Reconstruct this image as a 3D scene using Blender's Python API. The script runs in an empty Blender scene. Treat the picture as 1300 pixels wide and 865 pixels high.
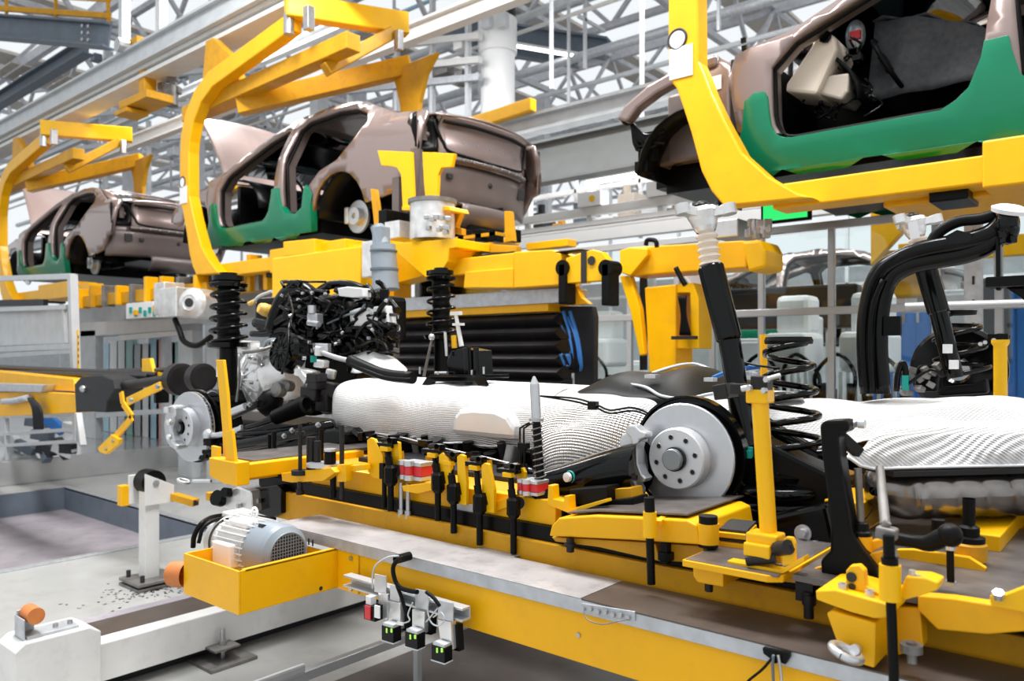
import bpy, math, random
from mathutils import Vector, Matrix
from mathutils.geometry import delaunay_2d_cdt
V = Vector
PI = math.pi
R = math.radians
rnd = random.Random(7)
COL = bpy.context.scene.collection
# ---------------------------------------------------------------- camera geometry
F = 985.0; H = 1.6; CX = 650.0; CY = 450.0
CA, SA = math.cos(R(50)), math.sin(R(50))       # the line runs 50 degrees to the side of the view
def P(px, py, Y):
    """point on the vertical plane at distance Y across the line, seen at px, py"""
    r = (px - CX) / F
    X = Y * (SA * r - CA) / (SA + CA * r)
    d = -CA * X + SA * Y
    return V((X, Y, H - (py - CY) / F * d))
def PX(px, py, X):
    r = (px - CX) / F
    Y = X * (SA + CA * r) / (SA * r - CA)
    d = -CA * X + SA * Y
    return V((X, Y, H - (py - CY) / F * d))
def PZ(px, py, Z):
    d = (H - Z) * F / (py - CY)
    l = (px - CX) / F * d
    return V((-CA * d + SA * l, SA * d + CA * l, Z))
X3, Y3, Z3 = V((1, 0, 0)), V((0, 1, 0)), V((0, 0, 1))
# ---------------------------------------------------------------- materials
MATS = {}
def mat(name, col, rough=.5, metal=0., coat=0., var=.06, vscale=6., bump=0., bscale=40., spec=.5, emit=None, es=0., dirt=None, dirt_amt=0., pattern=None):
    m = bpy.data.materials.new(name); m.use_nodes = True
    nt = m.node_tree; b = nt.nodes['Principled BSDF']
    L = nt.links.new
    tc = nt.nodes.new('ShaderNodeTexCoord')
    n = nt.nodes.new('ShaderNodeTexNoise'); n.inputs['Scale'].default_value = vscale; n.inputs['Detail'].default_value = 5
    L(tc.outputs['Object'], n.inputs['Vector'])
    mr = nt.nodes.new('ShaderNodeMapRange'); mr.inputs[3].default_value = 1 - var; mr.inputs[4].default_value = 1 + var
    mr.inputs[1].default_value = .3; mr.inputs[2].default_value = .7
    L(n.outputs['Fac'], mr.inputs[0])
    mx = nt.nodes.new('ShaderNodeVectorMath'); mx.operation = 'SCALE'
    mx.inputs[0].default_value = col
    L(mr.outputs[0], mx.inputs['Scale'])
    last = mx.outputs[0]
    if dirt:
        n2 = nt.nodes.new('ShaderNodeTexNoise'); n2.inputs['Scale'].default_value = vscale * 2.3; n2.inputs['Detail'].default_value = 9; n2.inputs['Roughness'].default_value = .7
        L(tc.outputs['Object'], n2.inputs['Vector'])
        m2 = nt.nodes.new('ShaderNodeMapRange'); m2.inputs[1].default_value = .52; m2.inputs[2].default_value = .75; m2.inputs[4].default_value = dirt_amt
        L(n2.outputs['Fac'], m2.inputs[0])
        mi = nt.nodes.new('ShaderNodeMix'); mi.data_type = 'RGBA'
        L(m2.outputs[0], mi.inputs[0]); L(last, mi.inputs[6]); mi.inputs[7].default_value = (*dirt, 1)
        last = mi.outputs[2]
    L(last, b.inputs['Base Color'])
    b.inputs['Roughness'].default_value = rough; b.inputs['Metallic'].default_value = metal
    b.inputs['Coat Weight'].default_value = coat; b.inputs['Coat Roughness'].default_value = .08
    b.inputs['Specular IOR Level'].default_value = spec
    if bump or pattern:
        bp = nt.nodes.new('ShaderNodeBump'); bp.inputs['Distance'].default_value = 1.0
        if pattern:                     # embossed diamond pattern
            k, hgt = pattern
            sx = nt.nodes.new('ShaderNodeSeparateXYZ'); L(tc.outputs['Object'], sx.inputs[0])
            def mth(op, a, bb=None):
                q = nt.nodes.new('ShaderNodeMath'); q.operation = op
                for i, v in enumerate((a, bb)):
                    if v is None: continue
                    if isinstance(v, (int, float)): q.inputs[i].default_value = v
                    else: L(v, q.inputs[i])
                return q.outputs[0]
            yz = mth('ADD', sx.outputs[1], sx.outputs[2])
            u = mth('SINE', mth('MULTIPLY', mth('ADD', mth('ADD', sx.outputs[0], mth('MULTIPLY', sx.outputs[1], .5)), sx.outputs[2]), k))
            v = mth('SINE', mth('MULTIPLY', mth('SUBTRACT', mth('SUBTRACT', sx.outputs[0], mth('MULTIPLY', sx.outputs[1], 1.6)), sx.outputs[2]), k))
            L(mth('MULTIPLY', mth('MULTIPLY', u, v), hgt), bp.inputs['Height'])
            bp.inputs['Strength'].default_value = 1
        else:
            nb = nt.nodes.new('ShaderNodeTexNoise'); nb.inputs['Scale'].default_value = bscale; nb.inputs['Detail'].default_value = 4
            L(tc.outputs['Object'], nb.inputs['Vector'])
            ml = nt.nodes.new('ShaderNodeMath'); ml.operation = 'MULTIPLY'; ml.inputs[1].default_value = bump
            L(nb.outputs['Fac'], ml.inputs[0]); L(ml.outputs[0], bp.inputs['Height'])
        L(bp.outputs[0], b.inputs['Normal'])
    if emit:
        b.inputs['Emission Color'].default_value = (*emit, 1); b.inputs['Emission Strength'].default_value = es
    MATS[name] = m
    return m
mat('yellow', (.93, .465, .0), .42, coat=.12, spec=.3, var=.05, dirt=(.42, .23, .03), dirt_amt=.16)
mat('yellow_bright', (.95, .51, .0), .40, coat=.15, spec=.3, var=.04, dirt=(.5, .3, .03), dirt_amt=.08)
mat('yellow_worn', (.66, .32, .006), .5, coat=.05, spec=.3, var=.1, dirt=(.25, .15, .05), dirt_amt=.4)
mat('black_gloss', (.002, .002, .002), .13, spec=.24, var=.2)
mat('black_satin', (.004, .004, .004), .30, spec=.13, var=.2)
mat('black_rubber', (.005, .005, .005), .42, spec=.13, var=.2)
mat('dark_steel', (.022, .02, .021), .38, metal=.3, spec=.3, var=.25)
mat('bellows', (.014, .014, .017), .45, spec=.3, var=.3)
mat('steel', (.50, .50, .51), .32, metal=.9, var=.1, vscale=20)
mat('brushed', (.62, .63, .65), .34, metal=.75, var=.04, vscale=30)
mat('disc_steel', (.60, .61, .63), .30, metal=.8, var=.03, vscale=40)
mat('hub_steel', (.70, .71, .73), .42, metal=.45, var=.03, vscale=40)
mat('cast_alu', (.80, .79, .78), .30, metal=.7, var=.15, vscale=14, bump=.0015, bscale=60)
mat('dull_iron', (.22, .21, .20), .5, metal=.6, var=.3, vscale=12)
mat('alu_profile', (.58, .60, .62), .40, metal=.5, var=.06)
mat('galv', (.53, .55, .58), .45, metal=.55, var=.14, vscale=22)
mat('tray_top', (.42, .40, .40), .48, metal=.35, var=.2, vscale=7, dirt=(.16, .13, .12), dirt_amt=.5)
mat('white_paint', (.74, .73, .71), .45, var=.05, dirt=(.3, .28, .25), dirt_amt=.2)
mat('white_clean', (.86, .86, .86), .4, var=.02)
mat('grey_paint', (.38, .40, .42), .5, var=.08)
mat('light_grey', (.58, .60, .62), .5, var=.08)
mat('blue_grey', (.13, .16, .20), .5, var=.12)
mat('motor_grey', (.26, .30, .34), .4, var=.05)
mat('dark_grey', (.022, .023, .026), .5, spec=.25, var=.15)
mat('plate_worn', (.16, .14, .13), .40, metal=.55, var=.3, vscale=16, bump=.0006, bscale=50)
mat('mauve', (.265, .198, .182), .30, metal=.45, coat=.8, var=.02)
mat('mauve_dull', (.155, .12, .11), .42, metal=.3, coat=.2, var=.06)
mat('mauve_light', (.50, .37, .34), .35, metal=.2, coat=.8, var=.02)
mat('green', (.0, .17, .082), .25, coat=.2, spec=.4, var=.03)
mat('shield', (.9, .9, .9), .36, metal=.45, var=.03, pattern=(300., .0036))
mat('shield_fine', (.93, .93, .93), .40, metal=.25, var=.03, pattern=(430., .0018))
mat('shield_plain', (.9, .9, .9), .32, metal=.5, var=.03)
mat('muffler', (.27, .25, .235), .24, metal=.95, var=.25, vscale=8)
mat('cream', (.86, .74, .62), .45, var=.03)
mat('beige', (.52, .45, .38), .6, var=.05)
mat('orange_rust', (.62, .20, .05), .6, var=.15, dirt=(.25, .08, .03), dirt_amt=.4)
mat('red', (.68, .03, .04), .4, var=.08)
mat('floor_plate_shaded', (.11, .10, .095), .32, var=.3, vscale=2., dirt=(.04, .035, .03), dirt_amt=.6)
mat('blue', (.02, .16, .50), .45, var=.1)
mat('teal', (.0, .30, .25), .5, var=.1)
mat('fabric_grey', (.09, .09, .095), .9, var=.2, vscale=30)
mat('paper', (.88, .88, .88), .6, var=.02)
mat('cap_yellow', (.85, .52, .10), .45)
mat('rubber_hose', (.003, .003, .003), .2, spec=.2, var=.2)
mat('pit_floor', (.36, .33, .36), .5, var=.18, vscale=3, dirt=(.16, .14, .16), dirt_amt=.5)
mat('roof_sheet', (.62, .56, .50), .7, var=.12)
mat('truss', (.52, .52, .55), .5, var=.15)
mat('ink', (.02, .02, .02), .6)
mat('lamp_white', (.9, .9, .9), .4, emit=(1, .98, .95), es=5.)
mat('sky_panel', (.9, .9, .9), .4, emit=(.95, .98, 1.), es=2.0)
mat('screen_green', (.0, .2, .05), .4, emit=(.03, .75, .16), es=1.1)
mat('led_green', (.3, .8, .1), .4, emit=(.5, .9, .1), es=.5)
mat('pale_blue', (.45, .66, .78), .4)
mat('pale_red', (.75, .42, .38), .4)
mat('pale_teal', (.40, .68, .62), .4)
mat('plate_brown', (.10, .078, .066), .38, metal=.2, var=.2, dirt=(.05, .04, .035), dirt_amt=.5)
mat('fold_grey', (.075, .068, .066), .5, spec=.3, var=.25)
mat('nut_grey', (.28, .29, .30), .35, metal=.7, var=.15)
mat('beam_grey', (.22, .235, .235), .5, var=.06)
mat('floor', (.46, .46, .445), .24, var=.12, vscale=1.2, dirt=(.27, .25, .22), dirt_amt=.45)
mat('platform_top', (.50, .50, .50), .18, metal=.5, var=.15, vscale=2)
def glassmat(name, col, amt, rough=.03):
    m = bpy.data.materials.new(name); m.use_nodes = True; nt = m.node_tree; nt.nodes.clear(); L = nt.links.new
    o = nt.nodes.new('ShaderNodeOutputMaterial'); t = nt.nodes.new('ShaderNodeBsdfTransparent'); g = nt.nodes.new('ShaderNodeBsdfGlossy')
    t.inputs[0].default_value = (*col, 1); g.inputs['Roughness'].default_value = rough
    fr = nt.nodes.new('ShaderNodeFresnel'); fr.inputs[0].default_value = 1.45
    ad = nt.nodes.new('ShaderNodeMath'); ad.operation = 'ADD'; ad.inputs[1].default_value = amt
    L(fr.outputs[0], ad.inputs[0])
    mx = nt.nodes.new('ShaderNodeMixShader'); L(ad.outputs[0], mx.inputs[0]); L(t.outputs[0], mx.inputs[1]); L(g.outputs[0], mx.inputs[2]); L(mx.outputs[0], o.inputs[0])
    MATS[name] = m
glassmat('glass', (.93, .975, .97), .0)
glassmat('glass_dark', (.25, .30, .32), .12)
# ---------------------------------------------------------------- object helpers
def wloc(o):
    p = V((0, 0, 0))
    while o is not None:
        p += o.location; o = o.parent
    return p
def props(o, label=None, cat=None, group=None, kind=None):
    if label: o['label'] = label
    if cat: o['category'] = cat
    if group: o['group'] = group
    if kind: o['kind'] = kind
    return o
def thing(name, label, cat, loc=(0, 0, 0), group=None):
    o = bpy.data.objects.new(name, None); o.location = V(loc); o.empty_display_size = .05
    COL.objects.link(o)
    return props(o, label, cat, group)
def copy_tree(o, parent=None, dx=(0, 0, 0), label=None, group=None):
    c = o.copy(); COL.objects.link(c)
    if parent is not None: c.parent = parent
    c.location = o.location + V(dx)
    if label: c['label'] = label
    if group: c['group'] = group
    for ch in list(o.children): copy_tree(ch, c)
    return c
def frame(z):
    z = z.normalized(); a = Z3 if abs(z.z) < .9 else X3
    x = a.cross(z).normalized(); return x, z.cross(x), z
def catmull(pts, n=6):
    pts = [V(p) for p in pts]
    if len(pts) < 3: return pts
    out = []
    q = [pts[0] * 2 - pts[1]] + pts + [pts[-1] * 2 - pts[-2]]
    for i in range(1, len(q) - 2):
        a, b, c, d = q[i - 1], q[i], q[i + 1], q[i + 2]
        for k in range(n):
            t = k / n
            out.append(.5 * ((2 * b) + (c - a) * t + (2 * a - 5 * b + 4 * c - d) * t * t + (3 * b - a - 3 * c + d) * t ** 3))
    out.append(pts[-1]); return out
class MB:
    def __init__(s): s.v = []; s.f = []; s.s = []
    def add(s, vs, fs, smooth=False):
        b = len(s.v); s.v += [V(x) for x in vs]
        for f in fs: s.f.append([b + i for i in f]); s.s.append(smooth)
        return s
    def hexa(s, q): return s.add(q, [(3, 2, 1, 0), (4, 5, 6, 7), (0, 1, 5, 4), (1, 2, 6, 5), (2, 3, 7, 6), (3, 0, 4, 7)])
    def box(s, a, b):
        x0, x1 = sorted((a[0], b[0])); y0, y1 = sorted((a[1], b[1])); z0, z1 = sorted((a[2], b[2]))
        return s.hexa([(x0, y0, z0), (x1, y0, z0), (x1, y1, z0), (x0, y1, z0), (x0, y0, z1), (x1, y0, z1), (x1, y1, z1), (x0, y1, z1)])
    def cbox(s, c, sx, sy, sz, rz=0., ry=0., rx=0.):
        M = Matrix.Rotation(rz, 3, 'Z') @ Matrix.Rotation(ry, 3, 'Y') @ Matrix.Rotation(rx, 3, 'X'); c = V(c)
        q = [c + M @ V((x * sx / 2, y * sy / 2, z * sz / 2)) for x, y, z in ((-1, -1, -1), (1, -1, -1), (1, 1, -1), (-1, 1, -1), (-1, -1, 1), (1, -1, 1), (1, 1, 1), (-1, 1, 1))]
        return s.hexa(q)
    def beam(s, a, b, w, h, up=Z3):
        a, b = V(a), V(b); d = (b - a).normalized()
        x = d.cross(up)
        if x.length < 1e-4: x = d.cross(X3)
        x.normalize(); u = x.cross(d)
        q = []
        for p in (a, b): q += [p - x * w / 2 - u * h / 2, p + x * w / 2 - u * h / 2, p + x * w / 2 + u * h / 2, p - x * w / 2 + u * h / 2]
        return s.add(q, [(0, 1, 2, 3), (7, 6, 5, 4), (0, 4, 5, 1), (1, 5, 6, 2), (2, 6, 7, 3), (3, 7, 4, 0)])
    def ibeam(s, a, b, w, h, t=.012, up=Z3):
        a, b = V(a), V(b)
        d = (b - a).normalized(); x = d.cross(up).normalized(); u = x.cross(d)
        s.beam(a + u * (h - t) / 2, b + u * (h - t) / 2, w, t, up); s.beam(a - u * (h - t) / 2, b - u * (h - t) / 2, w, t, up)
        return s.beam(a, b, t, h - 2 * t, up)
    def prism(s, pts, ext):
        pts = [V(p) for p in pts]; n = len(pts); ext = V(ext)
        s.add(pts + [p + ext for p in pts], [list(range(n))[::-1], [n + i for i in range(n)]] + [(i, (i + 1) % n, n + (i + 1) % n, n + i) for i in range(n)])
        return s
    def pl(s, px, Y, t): return s.prism([P(a, b, Y) for a, b in px], (0, t, 0))
    def tube(s, pts, r, seg=8, n=5, caps=True, smooth=True):
        pts = catmull(pts, n) if (n > 1 and len(pts) > 2) else [V(p) for p in pts]
        m = len(pts); rr = r if callable(r) else (lambda t: r)
        if isinstance(r, (list, tuple)):
            L = list(r)
            def rr(t):
                k = t * (len(L) - 1); i = min(int(k), len(L) - 2); return L[i] + (L[i + 1] - L[i]) * (k - i)
        t0 = (pts[1] - pts[0]).normalized(); x, y, _ = frame(t0); rings = []
        for i, p in enumerate(pts):
            t = (pts[min(i + 1, m - 1)] - pts[max(i - 1, 0)])
            if t.length < 1e-9: t = t0
            t.normalize(); q = t0.rotation_difference(t); x = q @ x; x = (x - t * x.dot(t)).normalized(); y = t.cross(x); t0 = t
            ra = rr(i / (m - 1)); rings.append([p + (x * math.cos(a) + y * math.sin(a)) * ra for a in [2 * PI * k / seg for k in range(seg)]])
        b = len(s.v)
        for g in rings: s.v += g
        for i in range(m - 1):
            for k in range(seg):
                s.f.append([b + i * seg + k, b + i * seg + (k + 1) % seg, b + (i + 1) * seg + (k + 1) % seg, b + (i + 1) * seg + k]); s.s.append(smooth)
        if caps:
            s.f.append([b + k for k in range(seg)][::-1]); s.s.append(False)
            s.f.append([b + (m - 1) * seg + k for k in range(seg)]); s.s.append(False)
        return s
    def cyl(s, a, b, r, r2=None, seg=16):
        d = V(b) - V(a); L = d.length
        return s.lathe(a, d, [(0, 0), (r, 0), (r if r2 is None else r2, L), (0, L)], seg)
    def lathe(s, o, axis, prof, seg=24, sharp=True):
        o = V(o); x, y, z = frame(V(axis)); b = len(s.v); m = len(prof)
        # split rings wherever the profile turns, so edges stay crisp
        for j in range(m - 1):
            (r0, h0), (r1, h1) = prof[j], prof[j + 1]
            if r0 < 1e-6 and r1 < 1e-6: continue
            b = len(s.v); flat = abs(h1 - h0) < 1e-6
            for k in range(seg):
                a = 2 * PI * k / seg; d = x * math.cos(a) + y * math.sin(a)
                s.v += [o + d * r0 + z * h0, o + d * r1 + z * h1]
            if r0 < 1e-6 and flat: s.f.append([b + 2 * k + 1 for k in range(seg)][::-1]); s.s.append(False); continue
            if r1 < 1e-6 and flat: s.f.append([b + 2 * k for k in range(seg)]); s.s.append(False); continue
            for k in range(seg):
                k2 = (k + 1) % seg
                s.f.append([b + 2 * k, b + 2 * k2, b + 2 * k2 + 1, b + 2 * k + 1]); s.s.append(not flat)
        return s
    def ring(s, c, axis, R_, r, seg=28, ts=8, a0=0, a1=2 * PI):
        x, y, z = frame(V(axis)); c = V(c); full = abs(a1 - a0 - 2 * PI) < 1e-6
        pts = [c + (x * math.cos(a0 + (a1 - a0) * k / seg) + y * math.sin(a0 + (a1 - a0) * k / seg)) * R_ for k in range(seg + 1)]
        return s.tube(pts, r, ts, 1, not full)
    def coil(s, a, b, r0, r1, turns, w, seg=18, ts=8, fn=None):
        a, b = V(a), V(b); x, y, z = frame(b - a); L = (b - a).length; n = int(turns * seg)
        pts = []
        for k in range(n + 1):
            t = k / n; an = 2 * PI * turns * t; r = fn(t) if fn else r0 + (r1 - r0) * t
            pts.append(a + z * L * t + (x * math.cos(an) + y * math.sin(an)) * r)
        return s.tube(pts, w, ts, 1)
    def sph(s, c, r, sx=1, sy=1, sz=1, nu=16, nv=10):
        c = V(c); vs = []
        for i in range(nv + 1):
            th = PI * i / nv
            for k in range(nu):
                a = 2 * PI * k / nu; vs.append(c + V((math.sin(th) * math.cos(a) * r * sx, math.sin(th) * math.sin(a) * r * sy, math.cos(th) * r * sz)))
        return s.add(vs, [(i * nu + k, (i + 1) * nu + k, (i + 1) * nu + (k + 1) % nu, i * nu + (k + 1) % nu) for i in range(nv) for k in range(nu)], True)
    def grid(s, fn, nu, nv, smooth=True):
        vs = [fn(i / nu, j / nv) for i in range(nu + 1) for j in range(nv + 1)]
        return s.add(vs, [(i * (nv + 1) + j, (i + 1) * (nv + 1) + j, (i + 1) * (nv + 1) + j + 1, i * (nv + 1) + j + 1) for i in range(nu) for j in range(nv)], smooth)
    def bolt(s, c, axis, r=.012, h=.012):
        return s.lathe(c, axis, [(r, 0), (r, h), (0, h)], 6)
    def build(s, name, m, parent=None, label=None, cat=None, group=None, kind=None, bev=0., sol=0., sub=0, off=0.):
        me = bpy.data.meshes.new(name)
        if parent is not None: o0 = wloc(parent)
        else:
            xs = [v.x for v in s.v]; ys = [v.y for v in s.v]; zs = [v.z for v in s.v]
            o0 = V(((min(xs) + max(xs)) / 2, (min(ys) + max(ys)) / 2, min(zs)))
        me.from_pydata([v - o0 for v in s.v], [], s.f)
        me.polygons.foreach_set('use_smooth', s.s); me.materials.append(MATS[m]); me.validate(); me.update()
        o = bpy.data.objects.new(name, me); COL.objects.link(o)
        if parent is not None: o.parent = parent
        else: o.location = o0
        if sol:
            q = o.modifiers.new('solid', 'SOLIDIFY'); q.thickness = sol; q.offset = off
        if sub:
            q = o.modifiers.new('sub', 'SUBSURF'); q.levels = q.render_levels = sub
        if bev:
            q = o.modifiers.new('bevel', 'BEVEL'); q.width = bev; q.segments = 2; q.limit_method = 'ANGLE'; q.angle_limit = R(40); q.harden_normals = False
        return props(o, label, cat, group, kind)
def _wrap(n):
    f0 = getattr(MB, n)
    def g(s, *a, **k):
        if not hasattr(s, 'd'): s.d = 0; s.marks = []
        if s.d == 0: s.marks.append((len(s.v), len(s.f)))
        s.d += 1
        try: return f0(s, *a, **k)
        finally: s.d -= 1
    setattr(MB, n, g)
for n_ in ('add', 'hexa', 'box', 'cbox', 'beam', 'ibeam', 'prism', 'pl', 'tube', 'cyl', 'lathe', 'ring', 'coil', 'sph', 'grid', 'bolt'): _wrap(n_)
SPLIT = set('hinge_clip tag bolt clip socket_screw hinge_lug fitting rod_bracket bolt_block small_brackets roller_pad hose cheek_plate stop_bar mount_hole link cross_arm actuator driveshaft_boot terminal bracket mounting_hole knee_plate blue_bundle mounting_tab bolt_hole lower_link vent_hose pipe spring_link hanging_cable slide_pin silver_pin paper_tag anchor_bolt threaded_bolt connector'.split())
_b0 = MB.build
def _build(s, name, m, parent=None, *a, **k):
    mk = getattr(s, 'marks', [])
    if parent is not None and name in SPLIT and 1 < len(mk) <= 24:
        out = None
        for i, (v0, f0) in enumerate(mk):
            v1, f1 = mk[i + 1] if i + 1 < len(mk) else (len(s.v), len(s.f))
            q = MB(); q.v = s.v[v0:v1]; q.f = [[j - v0 for j in f] for f in s.f[f0:f1]]; q.s = s.s[f0:f1]
            if q.f: out = _b0(q, name, m, parent, *a, **k)
        return out
    return _b0(s, name, m, parent, *a, **k)
MB.build = _build
def one(fn, name, m, label, cat, group=None, bev=0., kind=None, **k):
    """a top-level thing that is a single mesh"""
    b = MB(); fn(b); return b.build(name, m, None, label, cat, group, kind, bev, **k)
# ---------------------------------------------------------------- camera, world
sc = bpy.context.scene
cd = bpy.data.cameras.new('camera'); cam = bpy.data.objects.new('camera', cd); COL.objects.link(cam)
cam.location = (0, 0, H); cam.rotation_euler = (R(90), 0, R(40) + 0.0)
cam.rotation_euler = (R(90), 0, math.atan2(CA, SA))
cd.sensor_width = 36.0; cd.lens = F / 1300 * 36.0; cd.shift_y = (CY - 432.5) / 1300
cd.clip_start = .05; cd.clip_end = 400
cd.dof.use_dof = True; cd.dof.focus_distance = 2.3; cd.dof.aperture_fstop = 4.0
sc.camera = cam
w = bpy.data.worlds.new('world'); sc.world = w; w.use_nodes = True
bg = w.node_tree.nodes['Background']; bg.inputs[0].default_value = (.93, .97, 1.0, 1); bg.inputs[1].default_value = .92
sc.view_settings.view_transform = 'Standard'; sc.view_settings.look = 'None'; sc.view_settings.gamma = 1
sc.view_settings.use_curve_mapping = False; sc.view_settings.exposure = 0.10
sc.cycles.max_bounces = 6; sc.cycles.diffuse_bounces = 3; sc.cycles.glossy_bounces = 4; sc.cycles.transparent_max_bounces = 10
sc.cycles.use_denoising = True; sc.cycles.caustics_reflective = False; sc.cycles.caustics_refractive = False
sc.cycles.sample_clamp_indirect = 6
def area(name, loc, rot, sx, sy, power, col=(1, 1, 1)):
    l = bpy.data.lights.new(name, 'AREA'); l.shape = 'RECTANGLE'; l.size = sx; l.size_y = sy; l.energy = power; l.color = col
    o = bpy.data.objects.new(name, l); o.location = loc; o.rotation_euler = rot; COL.objects.link(o)
# ================================================================= car bodies on the upper line
def hw(x, z):                      # half width of the body at a station
    if z < .95: w_ = .905 - .05 * ((z - .62) / .42) ** 2
    else: w_ = .878 - (z - .95) * .52 - .10 * (z - .95) ** 2
    t = (x + 1.25) / 2.35
    w_ -= .085 * abs(t) ** 3.2
    return w_
def poly2(outline, holes=(), step=.09):
    """triangulated flat region with holes and inner points, 2D"""
    vs = []; es = []
    def loop(pts):
        b = len(vs); q = []
        for i in range(len(pts)):
            a = V(pts[i]); c = V(pts[(i + 1) % len(pts)]); n = max(1, int((c - a).length / step))
            q += [a + (c - a) * k / n for k in range(n)]
        vs.extend(q); m = len(q); es.extend([(b + i, b + (i + 1) % m) for i in range(m)]); return q
    def inside(p, pts):
        c = False; j = len(pts) - 1
        for i in range(len(pts)):
            a, b2 = pts[i], pts[j]
            if (a[1] > p[1]) != (b2[1] > p[1]) and p[0] < (b2[0] - a[0]) * (p[1] - a[1]) / (b2[1] - a[1]) + a[0]: c = not c
            j = i
        return c
    loop(outline)
    for h in holes: loop(h)
    xs = [p[0] for p in outline]; zs = [p[1] for p in outline]; x = min(xs) + step / 2
    while x < max(xs):
        z = min(zs) + step / 2
        while z < max(zs):
            if inside((x, z), outline) and not any(inside((x, z), h) for h in holes): vs.append(V((x, z)))
            z += step
        x += step
    r = delaunay_2d_cdt(vs, es, [], 0, 1e-5)
    out = []
    for f in r[2]:
        c = sum((r[0][i] for i in f), V((0, 0))) / len(f)
        if inside(c, outline) and not any(inside(c, h) for h in holes): out.append(list(f))
    return r[0], out
def arc(cx, cz, r, a0, a1, n): return [(cx + r * math.cos(R(a0 + (a1 - a0) * k / n)), cz + r * math.sin(R(a0 + (a1 - a0) * k / n))) for k in range(n + 1)]
ROOF = [(-2.02, .985), (-1.72, 1.15), (-1.38, 1.315), (-1.0, 1.415), (-.6, 1.45), (-.2, 1.44), (.12, 1.375), (.42, 1.235), (.66, 1.13)]
SIDE = [(1.06, .95), (1.02, .62), (.93, .60), (.80, .42), (.42, .36)] + arc(0, .31, .385, 8, 172, 10) + [(-.40, .40), (-2.26, .40), (-2.34, .46)] \
    + [(-2.40, .80), (-2.36, .93), (-2.2, .965)] + ROOF + [(.86, 1.105), (1.05, 1.085)]
FDOOR = [(-2.12, .52), (-2.11, .46), (-2.085, .41), (-2.05, .385), (-2.0, .375), (-1.22, .375), (-1.10, .43), (-1.03, .60), (-.985, .95), (-1.03, 1.28), (-1.12, 1.315), (-1.4, 1.235), (-1.72, 1.07), (-2.0, .93), (-2.13, .80)]
RDOOR = [(-.86, .40), (-.62, .375), (-.50, .42), (-.44, .60), (-.26, .73), (.0, .80), (.20, .95), (.30, 1.12), (.22, 1.23), (0, 1.33), (-.3, 1.375), (-.80, 1.36), (-.90, 1.28), (-.90, .9)]
FENDER = [(-2.36, .42), (-2.345, .93), (-2.6, .90), (-3.0, .84), (-3.35, .74), (-3.45, .62), (-3.30, .50)] + arc(-2.71, .31, .40, 35, 160, 9)[::1][::-1][::-1]
FENDER = [(-2.39, .36), (-2.40, .88), (-2.62, .89), (-3.0, .83), (-3.32, .73), (-3.42, .60), (-3.20, .52)] + arc(-2.71, .31, .42, 150, 20, 9)
GREEN = [(-2.34, .20), (-.42, .18), (-.385, .30), (-.375, .42), (-.43, .62), (-.465, .60), (-.52, .42), (-.64, .37), (-.80, .40), (-.87, .47), (-.905, .60), (-.915, .66), (-1.02, .66), (-1.035, .58), (-1.09, .45), (-1.15, .40), (-1.22, .365), (-2.0, .365), (-2.055, .375), (-2.095, .40), (-2.12, .45), (-2.13, .52), (-2.14, .62), (-2.16, .655), (-2.22, .66), (-2.28, .62), (-2.30, .45), (-2.36, .36)]
def side_sheet(b, reg, sgn, out=0., step=.09, thick=.0):
    vs, fs = reg
    b.add([(v.x, sgn * (hw(v.x, v.y) + out), v.y) for v in vs], [f if sgn > 0 else f[::-1] for f in fs], True)
def rim(pts, sgn, out=0.): return [V((x, sgn * (hw(x, z) + out), z)) for x, z in pts]
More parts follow.
